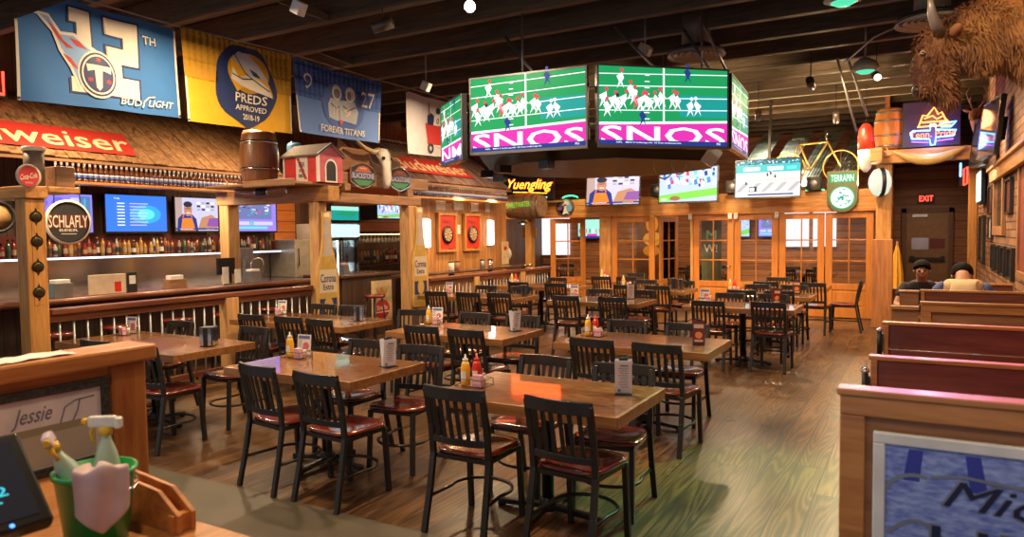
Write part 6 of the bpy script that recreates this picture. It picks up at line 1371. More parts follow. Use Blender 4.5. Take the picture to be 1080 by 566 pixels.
P = [(-8.85, 7.02, 2.58), (-8.7, 7.0, 2.44), (-8.5, 6.98, 2.37), (-8.25, 6.98, 2.345), (-7.95, 7.0, 2.35), (-7.7, 7.0, 2.365), (-7.5, 7.0, 2.375)]
part('horn', MB().tube(P, [.008, .018, .028, .036, .044, .05, .052], 14), plain('horn_amber', (.40, .20, .08), .25, coat=.6), t, 0, True)
part('dark_band', MB().tube([(-8.12, 6.99, 2.347), (-7.92, 7.0, 2.352)], .048, 14), DARK, t, 0, True)
for x in (-8.14, -7.9, -7.52): part('silver_ring', MB().tube([(x, 6.995, 2.35), (x+.03, 6.995, 2.35)], .053, 14), CHROME, t, 0, True)
single('tree_slab', MB().prism([(7.66, 2.63), (7.66, 2.9), (7.8, 3.0), (8.3, 3.0), (8.4, 2.82), (8.6, 2.8), (8.75, 2.93), (9.05, 2.9), (9.12, 2.63)], -.05, .05, Matrix(((0, 0, 1, -7.25), (1, 0, 0, 0), (0, 1, 0, 0), (0, 0, 0, 1)))), wood('slab_brown', (.18, .07, .03), (.36, .16, .07), 'y', .5), 'brown rounded wood slab behind the skull on the upper beam', 'wood slab', bevel=.02)
for y, lab in ((8.03, 'left many-sided beer badge reading BLACKSTONE on the upper beam'), (8.88, 'right many-sided beer badge reading BLACKSTONE on the upper beam')):
    t = thing('beer_badge', lab, 'sign', (-7.10, y, 2.60), group='beer badges on the upper beam')
    o_ = lambda s: [(-.27*s, .10*s), (-.16*s, .15*s), (0, .19*s), (.16*s, .15*s), (.27*s, .10*s), (.27*s, -.10*s), (.12*s, -.17*s), (0, -.20*s), (-.12*s, -.17*s), (-.27*s, -.10*s)]
    part('plate', MB().prism(o_(1), 0, .02, Matrix(((0, 0, 1, 0), (1, 0, 0, 0), (0, 1, 0, 0), (0, 0, 0, 1)))), CHROME, t, .003)
    A = Art(lambda u, v, h: (.021+h, u, v)); A.poly(o_(.92), DARK).up(); A.poly([(-.2, .03), (-.1, .12), (0, .14), (.1, .12), (.2, .03)], ink('badge_rust', (.40, .10, .05))).poly([(-.22, -.07), (.22, -.07), (.1, -.15), (-.1, -.15)], ink('badge_green', (.05, .22, .10))).up()
    A.rect(-.245, .245, -.06, .045, ink('badge_navy', (.04, .04, .12))).up().text('BLACKSTONE', 0, -.008, w=.47, hgt=.08, mat=SILV, bold=.05); A.text('NASHVILLE', 0, .10, w=.14, hgt=.02, mat=CRM); A.build('lettering', t)
t = thing('longhorn_skull', 'white longhorn skull with long tan horns hung on the upper beam', 'skull', (-7.06, 8.50, 2.7)); BONE = plain('bone', (.62, .58, .54), .6)
mb = MB(); prof = [((-7.07, 8.45, 3.02), .07, .10), ((-7.05, 8.45, 2.95), .09, .14), ((-7.02, 8.45, 2.86), .08, .13), ((-7.0, 8.45, 2.74), .065, .085), ((-6.99, 8.45, 2.62), .06, .085), ((-6.99, 8.45, 2.50), .05, .06), ((-7.0, 8.45, 2.42), .03, .04)]
rg = [[mb.vt((c[0]+a_*math.cos(R(q)), c[1]+b_*math.sin(R(q)), c[2])) for q in range(0, 360, 24)] for c, a_, b_ in prof]
for a, b_ in zip(rg, rg[1:]):
    for k in range(15): mb.face((a[k], a[(k+1) % 15], b_[(k+1) % 15], b_[k]), True)
mb.face(rg[0][::-1]); mb.face(rg[-1]); part('skull', mb, BONE, t, 0, True)
part('eye_sockets', MB().lathe([(0, .01), (.024, .005), (.028, -.01)], (-6.95, 8.35, 2.87), (1, -.5, 0), 12), DARK, t, 0, True); part('eye_sockets', MB().lathe([(0, .01), (.024, .005), (.028, -.01)], (-6.955, 8.54, 2.87), (1, .5, 0), 12), DARK, t, 0, True)
for s in (-1, 1): part('horn', MB().tube([(-7.06, 8.45+s*.08, 2.99), (-7.04, 8.45+s*.25, 2.95), (-7.0, 8.45+s*.45, 2.98), (-6.98, 8.45+s*.62, 3.05), (-6.98, 8.45+s*.72, 3.13)], [.045, .042, .034, .022, .005], 10), plain('horn_tan', (.45, .32, .18), .35), t, 0, True)
# bottle-shaped boards
GL_ = plain('beer_board_gold', (.46, .30, .07), .45); GW_ = plain('beer_board_glass', (.42, .38, .36), .45); TRM = plain('board_gold_edge', (.55, .33, .10), .4)
for (y, z0, lab) in ((7.26, .44, 'beer bottle shaped board on the left timber post, reading Corona Extra'), (9.36, .55, 'beer bottle shaped board on the right timber post, reading Corona Extra')):
    H_ = 1.62; X0 = -7.10
    t = thing('bottle_board', lab, 'sign', (X0, y, z0), group='bottle boards on the posts')
    pr = [(.19, 0), (.215, .04), (.215, .74), (.19, .86), (.135, 1.0), (.10, 1.15), (.088, 1.3), (.084, 1.5), (.095, 1.53), (.095, 1.62)]
    ol = lambda s, o=0: [(-r_*s, max(o, min(H_-o, z))) for r_, z in pr[::-1]] + [(r_*s, max(o, min(H_-o, z))) for r_, z in pr]
    MM = Matrix(((0, 0, 1, 0), (1, 0, 0, 0), (0, 1, 0, 0), (0, 0, 0, 1)))
    part('board', MB().prism(ol(1), 0, .025, MM), TRM, t, .004)
    A = Art(lambda u, v, h: (.026+h, u, v)); A.poly([(-.15, .04), (.15, .04), (.17, .72), (.145, .86), (.092, 1.0), (-.092, 1.0), (-.145, .86), (-.17, .72)], GL_)
    A.poly([(-.092, 1.0), (.092, 1.0), (.058, 1.15), (.048, 1.5), (-.048, 1.5), (-.058, 1.15)], GW_).up(); A.rect(-.055, .055, 1.54, 1.60, CRM); A.rect(-.165, .165, .50, .82, CRM if False else ink('board_pale', (.55, .46, .34))).up()
    A.rect(-.165, .165, .20, .42, NAVY).up().disc(0, .32, .085, GL_, ry=.12).rect(-.165, .165, .12, .18, ink('board_grey', (.25, .22, .22))).up()
    A.text('Corona', 0, .70, w=.29, hgt=.12, mat=NAVY, bold=.03).text('Extra', 0, .58, w=.20, hgt=.08, mat=NAVY, bold=.02); A.build('print', t)
# lit cooler and signs at the far left edge
t = thing('drinks_cooler', 'cooler with teal lit header and green lit window at the far left edge', 'cooler', (-9.95, 4.1, 0)); part('cabinet', MB().box(-10.24, -9.75, 3.2, 4.19, .992, 2.0), plain('cooler_grey', (.2, .24, .25), .4), t, .01, True)
part('lit_header', MB().box(-9.75, -9.73, 3.22, 4.17, 1.72, 1.95), E('teal_header', (.10, .55, .75), 1.5), t, 0, True); part('lit_window', MB().box(-9.75, -9.73, 3.24, 4.15, 1.1, 1.68), E('green_window', (.35, .80, .62), 1.2), t, 0, True)
t = thing('round_sign', 'round dark wheel-like sign beside a blue screen at the far left edge', 'sign', (-9.2, 4.2, 1.98)); part('rim', MB().tube([(0, .17*math.cos(R(a)), .17*math.sin(R(a))) for a in range(0, 360, 15)], .022, 8, closed=True), DARK, t); part('face', MB().lathe([(.16, 0), (0, .01)], (0, 0, 0), (1, 0, 0), 24), plain('face_tan', (.45, .28, .12), .5), t); part('hook', MB().cyl((0, 0, .17), (0, 0, .5), .006, seg=6), DARK, t)
t = thing('neon_beer_sign', 'small white, blue and red neon high at the far left edge', 'neon sign', (-9.9, 4.45, 3.65))
N1 = MB().tube([(-9.9, 4.2+.25*math.cos(R(a)), 3.68+.09*math.sin(R(a))) for a in range(0, 360, 20)], .02, 6, closed=True); part('white_tube', N1, E('neon_white_blue', (.6, .8, 1), 5), t, 0, True); part('red_tube', MB().tube([(-9.9, 4.0, 3.52), (-9.9, 4.65, 3.52), (-9.9, 4.65, 3.8)], .018, 6), E('neon_pure_red', (1, .04, .02), 5), t, 0, True); part('board', MB().box(-9.97, -9.93, 3.9, 4.7, 3.48, 3.82), DARK, t, 0, True)
# ============================================================ CEILING FIXTURES
def vent(x, y, z, lab):
    t = thing('ceiling_vent', lab, 'air vent', (x, y, z), group='round ceiling vents')
    part('duct', MB().cyl((0, 0, .06), (0, 0, .6), .17, seg=24), plain('painted_duct', (.16, .13, .11), .5), t)
    for k, (r_, dz) in enumerate(((.33, 0), (.25, .015), (.18, .025), (.115, .03))): part('ring', MB().lathe([(r_-.012, dz+.03), (r_+.022, dz), (r_+.018, dz-.008), (r_-.02, dz+.026)], seg=32, caps=False), plain('vent_grey', (.40, .37, .34), .4), t)
    part('dark_plenum', MB().lathe([(.34, .04), (.30, .08), (.17, .12)], seg=28), DARK, t)
    part('centre_cone', MB().lathe([(0, .02), (.06, .035), (.04, .07)], seg=20), plain('vent_grey', (.34, .31, .28), .4), t)
vent(-2.42, 8.85, 3.88, 'round grey ceiling vent above the right hanging screen'); vent(.08, 8.8, 3.88, 'round grey ceiling vent right behind the bison')
def spot(x, y, z, aim, lab, on=True):
    t = thing('track_spotlight', lab, 'spotlight', (x, y, z), group='can spotlights under the joists'); d = (Vector(aim)-Vector((x, y, z))).normalized()
    part('can', MB().cyl(-d*.10, d*.10, .055, seg=18), plain('can_bronze', (.10, .085, .075), .35, .5), t); part('lens', MB().cyl(d*.085, d*.101, .045, seg=18), E('lens_warm', (1, .85, .62), 4) if on else GREYM, t)
    part('stem', MB().cyl((0, 0, .03), (0, 0, 4.5-z), .008, seg=6), BLACK, t)
spot(-4.52, 5.45, 3.74, (-6.6, 4.6, 3.2), 'lit can spotlight right of the blue flag, aimed left'); spot(-1.34, 10.74, 3.75, (-1.2, 15, 2.0), 'can spotlight right of the hanging screens', False)
spot(-.54, 10.96, 3.8, (-.2, 9.5, 3.2), 'lit can spotlight left of the bison muzzle'); spot(-2.46, 12.98, 3.72, (-3, 15, 2.4), 'dark can spotlight above the hockey television', False); spot(-1.32, 13.98, 3.72, (-1.3, 15.2, 2.3), 'dark can spotlight above the bicycle', False)
def box_fix(x, y, z, lab, m_=WHITE_P, d=(.12, .09, .12)):
    t = thing('ceiling_speaker', lab, 'speaker', (x, y, z)); part('cabinet', MB().cbox((0, 0, 0), d, Matrix.Rotation(.5, 4, 'Y')), m_, t, .01); part('bracket', MB().cyl((0, 0, .04), (0, 0, 4.5-z), .01, seg=6), GREYM, t)
box_fix(-4.95, 4.79, 3.8, 'small white box high above the gold flag'); box_fix(-5.9, 8.0, 3.75, 'small white box beside the end of the blue flag'); box_fix(-2.95, 8.5, 3.95, 'pale square speaker above the right hanging screen', plain('box_cream', (.45, .36, .26), .5), (.15, .13, .12))
for x, y, z, lab in ((-.63, 7.21, 3.8, 'grey projector-like dome with a green glow, high over the aisle'), (-.62, 10.04, 3.72, 'grey dome with a green glow, left of the bison')):
    t = thing('ceiling_dome', lab, 'lamp', (x, y, z)); part('shell', MB().lathe([(.05, .14), (.13, .09), (.17, 0), (.12, -.02)], seg=20), plain('dome_grey', (.30, .32, .30), .4), t); part('lens', MB().lathe([(.11, -.02), (.06, -.05), (0, -.055)], seg=16), E('dome_green', (.10, .8, .45), .9), t); part('stem', MB().cyl((0, 0, .12), (0, 0, 4.5-z), .015, seg=6), GREYM, t)
for x, y, lab in ((-3.81, 5.9, 'bright round bulb below the ceiling, left of the screens'), (-3.0, 5.9, 'bright round bulb at the top edge of the picture, above the screens')):
    t = thing('globe_bulb', lab, 'light bulb', (x, y, 3.92)); part('bulb', MB().lathe([(0, -.055), (.03, -.046), (.052, -.02), (.055, 0), (.045, .03), (.02, .055), (0, .06)], seg=18), E('bulb_bright', (1, .88, .62), 14), t); part('socket', MB().cyl((0, 0, .05), (0, 0, .6), .02, seg=8), DARK, t)
# pipes and rods under the joists
single('ceiling_pipe', MB().tube([(-.9, 10.6, 3.95), (-.5, 9.4, 3.95), (.2, 8.6, 4.0)], .012, 6), GREYM, 'thin conduit near the bison under the joists', 'pipe')
for k, (a, b_, lab) in enumerate((((-1.05, 11.2, 4.15), (-.85, 12.0, 3.2), 'slanting grey rod behind the lit spotlight, left'), ((-.92, 11.2, 4.15), (-.70, 11.9, 3.4), 'slanting grey rod behind the lit spotlight, right'))): single('ceiling_rod', MB().tube([a, b_], .016, 6), GREYM, lab, 'rod')
# ============================================================ BISON SHOULDER MOUNT
def meta_mesh(elems, name, mat, res=.04, T=None, parent=None, world=True):
    """one continuous surface from overlapping ellipsoids: (centre, radii, rotation quaternion or None)"""
    mb_ = bpy.data.metaballs.new('m'); mb_.resolution = res; mb_.render_resolution = res; mb_.threshold = .35
    o = bpy.data.objects.new('m', mb_); C.objects.link(o)
    for c, r_, q in elems:
        e = mb_.elements.new(); e.type = 'ELLIPSOID'; e.co = c; e.radius = 1.0
        k = 1.12; e.size_x, e.size_y, e.size_z = r_[0]*k, r_[1]*k, r_[2]*k; e.stiffness = 2.0
        if q is not None: e.rotation = q
    bpy.context.view_layer.update(); dg = bpy.context.evaluated_depsgraph_get()
    me = bpy.data.meshes.new_from_object(o.evaluated_get(dg)); me.name = name
    bpy.data.objects.remove(o); bpy.data.metaballs.remove(mb_)
    me.materials.clear(); me.materials.append(mat); me.polygons.foreach_set('use_smooth', [True]*len(me.polygons))
    ob = link(name, me, parent)
    if parent is not None and world: ob.location = -Vector(parent.location)
    return ob, me
from mathutils import Quaternion
qy = lambda deg: Quaternion((0, 1, 0), R(deg))
t = thing('bison_mount', 'huge furry brown bison shoulder mount high on the right wall', 'bison trophy', (1.0, 7.15, 3.3))
el = [((.95, 7.28, 3.50), (.45, .34, .62), None), ((.72, 7.22, 3.66), (.38, .30, .44), None), ((.72, 7.2, 3.28), (.34, .28, .40), None), ((.90, 7.22, 3.02), (.26, .24, .30), None),
      ((.42, 7.12, 3.40), (.28, .24, .26), None), ((.42, 7.12, 3.18), (.22, .20, .24), None), ((.26, 7.08, 3.28), (.22, .20, .22), None),
      ((.08, 7.02, 3.22), (.19, .19, .22), qy(-12)), ((.03, 7.0, 3.04), (.14, .15, .21), qy(-12)), ((.01, 6.98, 2.90), (.10, .12, .12), None), ((.13, 7.02, 2.98), (.15, .14, .22), None), ((.18, 7.04, 2.84), (.09, .08, .15), None), ((.15, 7.02, 3.30), (.16, .17, .14), None)]
hide, hm = meta_mesh(el, 'hide', FUR, .045, parent=t)
hm.calc_loop_triangles(); rb = random.Random(21); V = hm.vertices
tris = [(tr.area, tr.vertices[:], tr.normal.copy()) for tr in hm.loop_triangles]; tot = sum(a for a, _, _ in tris)
mb = MB(); nst = 20000
from mathutils import noise
for a, idx, nn in tris:
    k = a/tot*nst; k = int(k)+(1 if rb.random() < k-int(k) else 0)
    for _ in range(k):
        r1, r2 = rb.random(), rb.random(); s1 = math.sqrt(r1); p = V[idx[0]].co*(1-s1)+V[idx[1]].co*(s1*(1-r2))+V[idx[2]].co*(s1*r2)
        if p.x > .97: continue
        face_zone = p.x < .06 and p.z < 3.2
        L_ = (.022 if face_zone else (.05 if p.x < .25 else .06))*rb.uniform(.7, 1.3)
        if .05 < p.x < .3 and p.z < 2.95: L_ *= 1.25
        fl = Vector((.35, 0, -.9)) if p.x > .15 else Vector((.15, 0, -.6))
        nv = noise.noise_vector(p*7)*.9+Vector((rb.gauss(0, .25), rb.gauss(0, .25), rb.gauss(0, .25)))
        d = (nn*.55+(fl-nn*fl.dot(nn))*.75+nv).normalized(); sd = d.cross(nn)
        if sd.length < .01: continue
        sd = sd.normalized()*.0045; q = p+d*L_*.55+nn*.004; e_ = p+d*L_+Vector((0, 0, -L_*.25))
        i0, i1, i2, i3, i4 = mb.vt(p-sd), mb.vt(p+sd), mb.vt(q+sd*.8), mb.vt(q-sd*.8), mb.vt(e_)
        mb.face((i0, i1, i2, i3), True); mb.face((i3, i2, i4), True)
fo = part('fur', mb, FUR, hide); fo['kind'] = 'stuff'
HORN = plain('horn_grey', (.16, .14, .13), .3, coat=.4)
part('horn', MB().tube([(.12, 6.88, 3.32), (.09, 6.76, 3.36), (.06, 6.70, 3.44), (.05, 6.69, 3.53), (.03, 6.72, 3.62)], [.048, .044, .035, .022, .005], 12), HORN, t, 0, True)
part('horn', MB().tube([(.12, 7.16, 3.32), (.11, 7.27, 3.36), (.09, 7.32, 3.44), (.08, 7.32, 3.53), (.06, 7.28, 3.60)], [.048, .044, .035, .022, .005], 12), HORN, t, 0, True)
part('ear', MB().lathe([(0, 0), (.035, .03), (.045, .08), (.03, .13), (0, .16)], (.21, 6.88, 3.28), (.25, -.8, .35), 12), plain('ear_brown', (.20, .08, .03), .8), t, 0, True)
part('eye', MB().lathe([(0, -.022), (.016, -.015), (.022, 0), (.016, .015), (0, .022)], (.0, 6.825, 3.15), (0, 1, 0), 14), plain('eye_glassy', (.03, .02, .015), .05, coat=1, vary=0), t, 0, True)
part('eye_lid', MB().tube([(-.03, 6.82, 3.145), (.0, 6.808, 3.178), (.032, 6.822, 3.15)], .008, 6), plain('lid_tan', (.3, .2, .12), .6), t, 0, True)
part('nose', MB().lathe([(0, .03), (.028, .024), (.045, .006), (.05, -.02)], (-.045, 6.95, 2.88), (-1, -.25, -.3), 14), plain('nose_black', (.03, .02, .02), .35), t, 0, True)
part('mount_board', MB().box(.96, 1.0, 6.95, 7.6, 2.9, 3.9), BEAM_Y, t, 0, True)
# ============================================================ PEOPLE
SKINM = plain('skin_tan', (.42, .21, .13), .5, vary=.06); HAIR = plain('hair_black', (.006, .005, .005), .75, spec=.15); TEE = plain('black_tee', (.018, .018, .024), .8); CREAM = plain('shirt_cream', (.62, .46, .28), .8); SLEEVE = plain('sleeve_blue', (.08, .12, .30), .8); JEAN = plain('denim', (.04, .06, .12), .8)
def skin_mesh(name, verts, edges, radii, mat, parent, sub=2, root=0):
    me = bpy.data.meshes.new(name); me.from_pydata(verts, edges, []); o = bpy.data.objects.new(name, me); C.objects.link(o)
    sk = o.modifiers.new('s', 'SKIN'); sk.use_smooth_shade = True
    for i, r_ in enumerate(radii):
        d = me.skin_vertices[0].data[i]; d.radius = r_ if isinstance(r_, tuple) else (r_, r_); d.use_root = (i == root)
    ss = o.modifiers.new('u', 'SUBSURF'); ss.levels = sub; ss.render_levels = sub
    bpy.context.view_layer.update(); dg = bpy.context.evaluated_depsgraph_get(); m2 = bpy.data.meshes.new_from_object(o.evaluated_get(dg)); m2.name = name
    bpy.data.objects.remove(o); m2.materials.clear(); m2.materials.append(mat); m2.polygons.foreach_set('use_smooth', [True]*len(m2.polygons))
    return link(name, m2, parent)
def person(label, x, y, rz, lean, head_fwd, head_drop, top, sleeve, facing):
    """seated figure built about the hip point on the seat; local +Y is where it faces"""
    t = thing('person', label, 'person', (x, y, .47 if facing else .52), rz)
    if not facing: t.scale = (1.1, 1.1, 1.1)
    L = math.sin(lean); Cc = math.cos(lean)
    hip = (0, 0, .10); waist = (0, .16*L, .26); chest = (0, .42*L, .10+.40*Cc); neck = (0, .56*L, .12+.54*Cc); nk2 = (0, .56*L+.04, .12+.54*Cc+.06)
    hd = Vector(nk2)+Vector((0, head_fwd, head_drop-.03)); sh = [(s*.175, .50*L, .10+.49*Cc) for s in (-1, 1)]
    tz = .31   # table height above the seat
    elb = [(s*.27, .50*L+.10, .34) for s in (-1, 1)]; wr = [(s*.13, .50*L+.36, tz+.035) for s in (-1, 1)]
    kn = [(s*.11, .40, .09) for s in (-1, 1)]; ft = [(s*.11, .42, -.40) for s in (-1, 1)]; toe = [(s*.12, .55, -.43) for s in (-1, 1)]
    V_ = [hip, waist, chest, neck, nk2, tuple(hd), tuple(hd+Vector((0, -.005, .085))), tuple(hd+Vector((0, .055, -.035)))]; R_ = [(.14, .11), (.12, .09), (.12, .085), (.06, .06), (.058, .058), (.078, .085), (.08, .085), (.048, .04)]
    E_ = [(0, 1), (1, 2), (2, 3), (3, 4), (4, 5), (5, 6), (5, 7)]
    for i in range(2):
        b0 = len(V_); V_ += [sh[i], elb[i], wr[i], (wr[i][0]*.9, wr[i][1]+.07, wr[i][2])]; R_ += [.045, .042, .028, (.034, .016)]; E_ += [(2, b0), (b0, b0+1), (b0+1, b0+2), (b0+2, b0+3)]
        b1 = len(V_); V_ += [kn[i], ft[i], toe[i]]; R_ += [.065, .042, .035]; E_ += [(0, b1), (b1, b1+1), (b1+1, b1+2)]
        # five fingers, rooted in the palm
        s = (-1, 1)[i]; pb = b0+3; base = Vector(V_[pb])
        for k in range(4):
            f0 = len(V_); ox = (-.024+.016*k); ln = (.05, .06, .058, .045)[k]
            V_ += [tuple(base+Vector((ox, .02, .0))), tuple(base+Vector((ox, .02+ln*.6, .004))), tuple(base+Vector((ox, .02+ln, -.012)))]; R_ += [.008, .0075, .006]; E_ += [(pb, f0), (f0, f0+1), (f0+1, f0+2)]
        f0 = len(V_); V_ += [tuple(base+Vector((-s*.035, -.01, 0))), tuple(base+Vector((-s*.055, .02, -.004)))]; R_ += [.009, .007]; E_ += [(pb, f0), (f0, f0+1)]
    skin_mesh('body', V_, E_, R_, SKINM, t)
    # clothes: a slightly larger shell of torso and upper arms, trousers
    V2 = [hip, waist, chest, (0, .555*L, .12+.545*Cc)]; R2 = [(.165, .135), (.155, .125), (.19, .14), (.09, .085)]; E2 = [(0, 1), (1, 2), (2, 3)]
    if sleeve is not None:
        for i in range(2): V2.append((sh[i][0]*.86, sh[i][1], sh[i][2]-.045)); R2.append((.098, .098)); E2.append((3, len(V2)-1))
    if sleeve is None:
        for i in range(2): b0 = len(V2); m_ = tuple((Vector(sh[i])*.35+Vector(elb[i])*.65)); V2 += [sh[i], m_]; R2 += [.078, .066]; E2 += [(2, b0), (b0, b0+1)]
    shirt = skin_mesh('shirt', V2, E2, R2, top, t)
    if sleeve is not None:
        for i in range(2):
            m_ = tuple(Vector(elb[i])*.2+Vector(wr[i])*.8); p0 = tuple(Vector(sh[i])*.85+Vector(chest)*.15); skin_mesh('sleeve', [p0, sh[i], elb[i], m_], [(0, 1), (1, 2), (2, 3)], [.07, .086, .062, .045], sleeve, t)
    V3 = [hip]; R3 = [(.16, .13)]; E3 = []
    for i in range(2): b0 = len(V3); V3 += [kn[i], (ft[i][0], ft[i][1], ft[i][2]+.04)]; R3 += [.078, .056]; E3 += [(0, b0), (b0, b0+1)]
    skin_mesh('trousers', V3, E3, R3, JEAN, t)
    # hair cap over the back and top of the head
    tilt = R(-16) if facing else R(-30); hc = hd+Vector((0, -.012, .062)); Mh = Matrix.Translation(hc) @ Matrix.Rotation(tilt, 4, 'X'); mb = MB(); mb.M = Mh; rows = []
    for j in range(10):
        row = []
        for k in range(24):
            th_ = 2*math.pi*k/24; fr_ = max(0, math.sin(th_))**.7; pm = R(112-(62 if facing else 40)*fr_); ph = math.pi/2-pm*(j+.05)/9; wob = 1+.035*math.sin(7*th_+j)+.03*math.sin(13*th_+2.3*j)
            row.append(mb.vt((.093*wob*math.cos(ph)*math.cos(th_), .108*wob*math.cos(ph)*math.sin(th_), .098*math.sin(ph))))
        rows.append(row)
    for j in range(9):
        for k in range(24):
            mb.face((rows[j][k], rows[j][(k+1) % 24], rows[j+1][(k+1) % 24], rows[j+1][k]), True)
    part('hair', mb, HAIR, t)
    fz = hd.z+.03; fy = hd.y+.083; dn = -.03 if facing else -.05
    for s in (-1, 1):
        part('eye', MB().lathe([(0, .006), (.010, .003), (.012, -.004)], (s*.030, fy, fz), (0, 1, -.3), 10), DARK, t)
        part('eyebrow', MB().tube([(s*.014, fy+.004, fz+.022), (s*.032, fy+.004, fz+.027), (s*.046, fy-.006, fz+.02)], .0045, 5), HAIR, t)
        part('ear', MB().lathe([(.008, 0), (.022, .006), (.018, .014), (0, .016)], (s*.074, hd.y+.0, hd.z+.02), (s, -.2, 0), 12), SKINM, t)
    part('nose', MB().tube([(0, fy, fz+.005), (0, fy+.014, fz-.018), (0, fy+.016, fz-.028)], [.006, .010, .012], 8), SKINM, t)
    part('mouth', MB().tube([(-.02, fy-.002, fz-.055), (0, fy+.004, fz-.056), (.02, fy-.002, fz-.055)], .0045, 6), plain('lip', (.35, .12, .10), .5), t)
    return t
p1 = person('seated person in a black t-shirt looking down at the booth table, facing the camera', .03, 10.0, math.pi, R(20), .07, .075, TEE, None, True)
A = Art(lambda u, v, h: (-u, .335+h, .36+v)); A.text('TACKLE', 0, 0, w=.17, hgt=.03, mat=ink('tee_print', (.5, .52, .45)), bold=.03); A.build('shirt_print', p1)
p2 = person('person seen from behind in a cream shirt with blue sleeves, bent over the booth table', .40, 8.50, 0, R(28), .14, -.02, CREAM, SLEEVE, False)
# ============================================================ SERVICE STAND, LEFT FOREGROUND
t = thing('service_stand', 'orange-stained wooden service partition in the left foreground', 'partition', (-3.05, 1.2, 0))
part('panel', MB().box(-3.09, -3.01, .3, 1.80, 0, 1.18), STANDW, t, 0, True)
part('end_post', MB().box(-3.12, -2.99, 1.77, 1.93, 0, 1.18), wood('stand_post', (.30, .09, .025), (.52, .20, .055), 'z', .4), t, .012, True)
part('cap', MB().box(-3.16, -2.95, .3, 1.96, 1.18, 1.25), STANDW, t, .012, True)
part('counter', MB().box(-2.99, -1.75, .2, 1.50, .74, .78), wood('stand_counter', (.30, .11, .03), (.5, .22, .07), 'y', .4), t, .008, True)
part('counter_leg', MB().box(-1.85, -1.78, 1.35, 1.45, 0, .74), STANDW, t, 0, True); part('counter_leg', MB().box(-1.85, -1.78, .25, .35, 0, .74), STANDW, t, 0, True)
for k, (y0, y1, rz_, lab) in enumerate(((1.35, 1.62, .1, 'white paper lying on the stand top, right'), (1.05, 1.36, -.1, 'white paper lying on the stand top, left'))):
    mb = MB(); I = [[mb.vt((-3.11+.13*i/4+.01*math.sin(j), y0+(y1-y0)*j/8, 1.254+.006*math.sin(i*1.3+j*.9+k)**2)) for j in range(9)] for i in range(5)]
    for i in range(4):
        for j in range(8): mb.face((I[i][j], I[i+1][j], I[i+1][j+1], I[i][j+1]), True)
    single('loose_paper', mb, PAPER, lab, 'paper')
t = thing('framed_notice', 'dark-framed white notice with handwriting on the service stand', 'notice', (-3.0, 1.5, 1.0)); F = MB()
for q in ((1.20, 1.76, 1.10, 1.135), (1.20, 1.76, .78, .815), (1.20, 1.235, .815, 1.10), (1.725, 1.76, .815, 1.10)): F.box(-3.009, -2.985, q[0], q[1], q[2], q[3])
part('frame', F, plain('speckled_black', (.03, .03, .03), .5, vary=.8, sc=60), t, .003, True); part('sheet', MB().box(-3.005, -2.998, 1.235, 1.725, .815, 1.10), plain('notice_white', (.66, .62, .66), .5), t, 0, True)
A = Art(lambda u, v, h: (-2.998+h, 1.48+u, .95+v)); bl = ink('pen_blue', (.14, .15, .25)); A.text('Jessie', -.02, .075, w=.14, hgt=.08, mat=bl, shear=.3); A.stroke([(.08, .03), (.10, .09), (.14, .11), (.22, .115)], .006, bl).stroke([(.16, .115), (.15, .07), (.13, .03)], .006, bl).rect(-.24, .22, -.0, .03, ink('notice_olive', (.28, .25, .16))).rect(-.24, .22, -.13, .0, ink('notice_grey', (.42, .38, .32))); A.up().disc(.05, -.05, .016, DARK); A.build('handwriting', t, True)
# touch-screen till
t = thing('till_screen', 'black touch-screen till with cyan digits, bottom left corner', 'till', (-2.19, .83, .78))
Mx = Matrix.Translation((-2.137, .835, 1.071)) @ Matrix.Rotation(R(85), 4, 'Z') @ Matrix.Rotation(R(-47), 4, 'X')
F = MB(); F.M = Mx; F.box(-.20, .20, .0, .05, -.15, .15); part('housing', F, BEZ, t, .01).location = -Vector(t.location)
A = Art(lambda u, v, h: tuple(Mx @ Vector((u, -.001-h, v)))); A.rect(-.17, .17, -.12, .12, plain('till_glass', (.03, .035, .06), .12, vary=0)).up(); cy = E('till_cyan', (.05, .6, .75), 1); A.text('10:42', .06, -.03, w=.12, hgt=.03, mat=cy); A.rect(.0, .10, -.065, -.06, cy); A.h = .003; A.disc(.10, -.136, .006, E('led_blue', (.05, .2, 1), 4), 10); A.build('display', t, True)
part('stand', MB().lathe([(.10, .001), (.09, .02), (.03, .04), (.03, .22)], seg=16), BEZ, t)
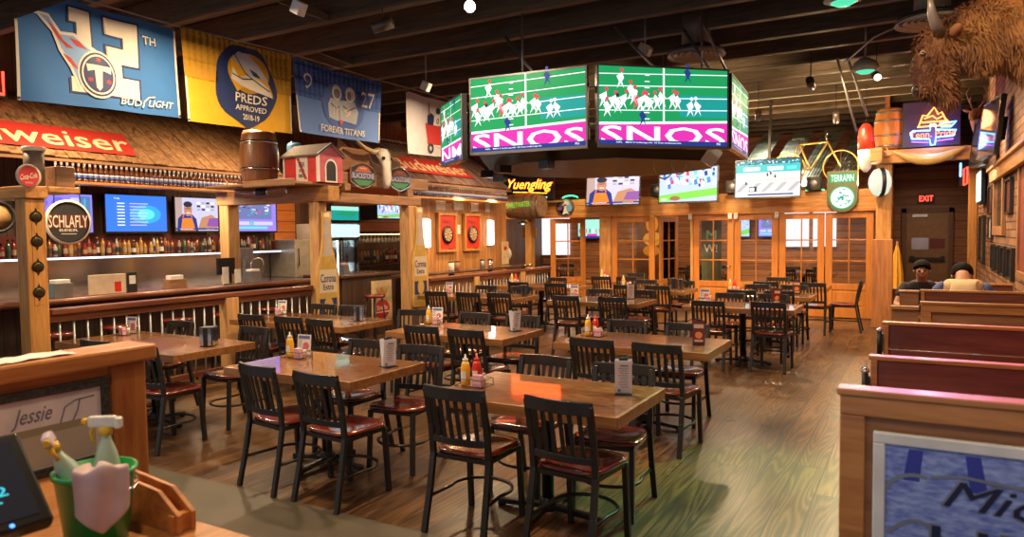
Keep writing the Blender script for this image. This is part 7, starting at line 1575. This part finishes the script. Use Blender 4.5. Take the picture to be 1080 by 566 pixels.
# bucket with spray bottles and towel
bx, by, bz = -2.20, 1.24, .7808
t = thing('bucket', 'green plastic bucket on the service stand counter', 'bucket', (bx, by, bz)); part('shell', MB().lathe([(0, 0), (.085, 0), (.11, .215), (.118, .22), (.118, .232), (.108, .232), (.083, .008), (0, .008)], seg=36), plain('bucket_green', (.01, .30, .07), .4, coat=.3), t)
part('handle', MB().tube([(.116*math.cos(R(a)), .116*math.sin(R(a)), .222-.05*abs(math.sin(R((a+60)/1)))) for a in range(-60, 121, 12)], .003, 5), CHROME, t)
def spray(x, y, z, rz, tilt, lab, head, cap):
    t = thing('spray_bottle', lab, 'spray bottle', (x, y, z), rz, 'spray bottles in the bucket'); t.rotation_euler = (tilt[0], tilt[1], rz)
    part('bottle', MB().lathe([(0, 0), (.036, 0), (.038, .01), (.038, .13), (.03, .17), (.016, .21), (.014, .235)], seg=20), plain('spray_clear_green', (.50, .66, .56), .25, coat=.3), t)
    part('collar', MB().lathe([(.019, .225), (.019, .25), (.012, .252)], seg=16), plain('collar_yellow', (.80, .50, .04), .4), t)
    part('trigger_head', MB().box(-.035, .05, -.012, .012, .25, .285).box(-.05, -.03, -.014, .014, .245, .28), head, t, .006)
    part('nozzle', MB().cyl((.05, 0, .27), (.068, 0, .27), .010, seg=10), cap, t); part('trigger', MB().tube([(.03, 0, .255), (.045, 0, .235), (.038, 0, .205)], .006, 6), cap, t)
spray(bx-.03, by+.055, .875, R(215), (0, 0), 'spray bottle with white head and yellow trigger, standing upright in the bucket', WHITE_P, plain('trigger_yellow', (.85, .50, .03), .4))
spray(bx-.01, by-.005, .875, R(-30), (R(24), 0), 'spray bottle leaning out of the left of the bucket', plain('head_lilac', (.60, .52, .66), .4), plain('trigger_yellow', (.85, .50, .03), .4))
mb = MB(); TN, TU = 16, 14; I = []
for i in range(TN+1):      # towel over the rim, towards the camera and right
    s = i/TN; row = []
    for j in range(TU+1):
        u = j/TU-.5; a = R(-22+70*u); r_ = .04+.09*min(1, s*2.2); up = .245+.02*math.sin(s*math.pi*1.2)+.012*math.sin(9*u+3*s) if s < .45 else .25-(s-.45)*.34*(1-.35*abs(u)*2)
        rr_ = (.02+.105*min(1, s/.42)) if s < .42 else .126+.006*math.sin(10*u+s*4)+.004
        row.append(mb.vt((bx+rr_*math.cos(a), by+rr_*math.sin(a), bz+up)))
    I.append(row)
for i in range(TN):
    for j in range(TU): mb.face((I[i][j], I[i+1][j], I[i+1][j+1], I[i][j+1]), True)
o = single('towel', mb, plain('pinkish_towel', (.62, .48, .52), .9), 'pinkish-white cloth draped over the rim of the green bucket', 'towel'); sm = o.modifiers.new('thick', 'SOLIDIFY'); sm.thickness = .006; ss = o.modifiers.new('smooth', 'SUBSURF'); ss.levels = 1; ss.render_levels = 1
mb = MB()
for k in range(5): mb.lathe([(0, -.03), (.022, -.02), (.03, 0), (.02, .02), (0, .03)], (bx+.055+.02*math.cos(k*2.1), by-.03+.03*math.sin(k*1.7), bz+.20+.012*(k % 3)), (math.sin(k), .4, 1), 10)
single('crumpled_cloth', mb, plain('pinkish_towel', (.62, .48, .52), .9), 'crumpled pale cloth inside the green bucket', 'towel')
t = thing('counter_tray', 'open orange wooden tray with a cut corner, right of the bucket', 'tray', (-1.95, 1.35, .78)); side = [(-2.38, .7808), (-2.38, .93), (-2.12, .905), (-2.02, .84), (-2.02, .7808)]
for y in (1.44, 1.39): part('side_board', MB().prism(side, 0, .015, Matrix(((1, 0, 0, 0), (0, 0, 1, y), (0, 1, 0, 0), (0, 0, 0, 1)))), STANDW, t, .002, True)
part('base_board', MB().box(-2.06, -2.03, 1.38, 1.455, .7808, .84), STANDW, t, 0, True)
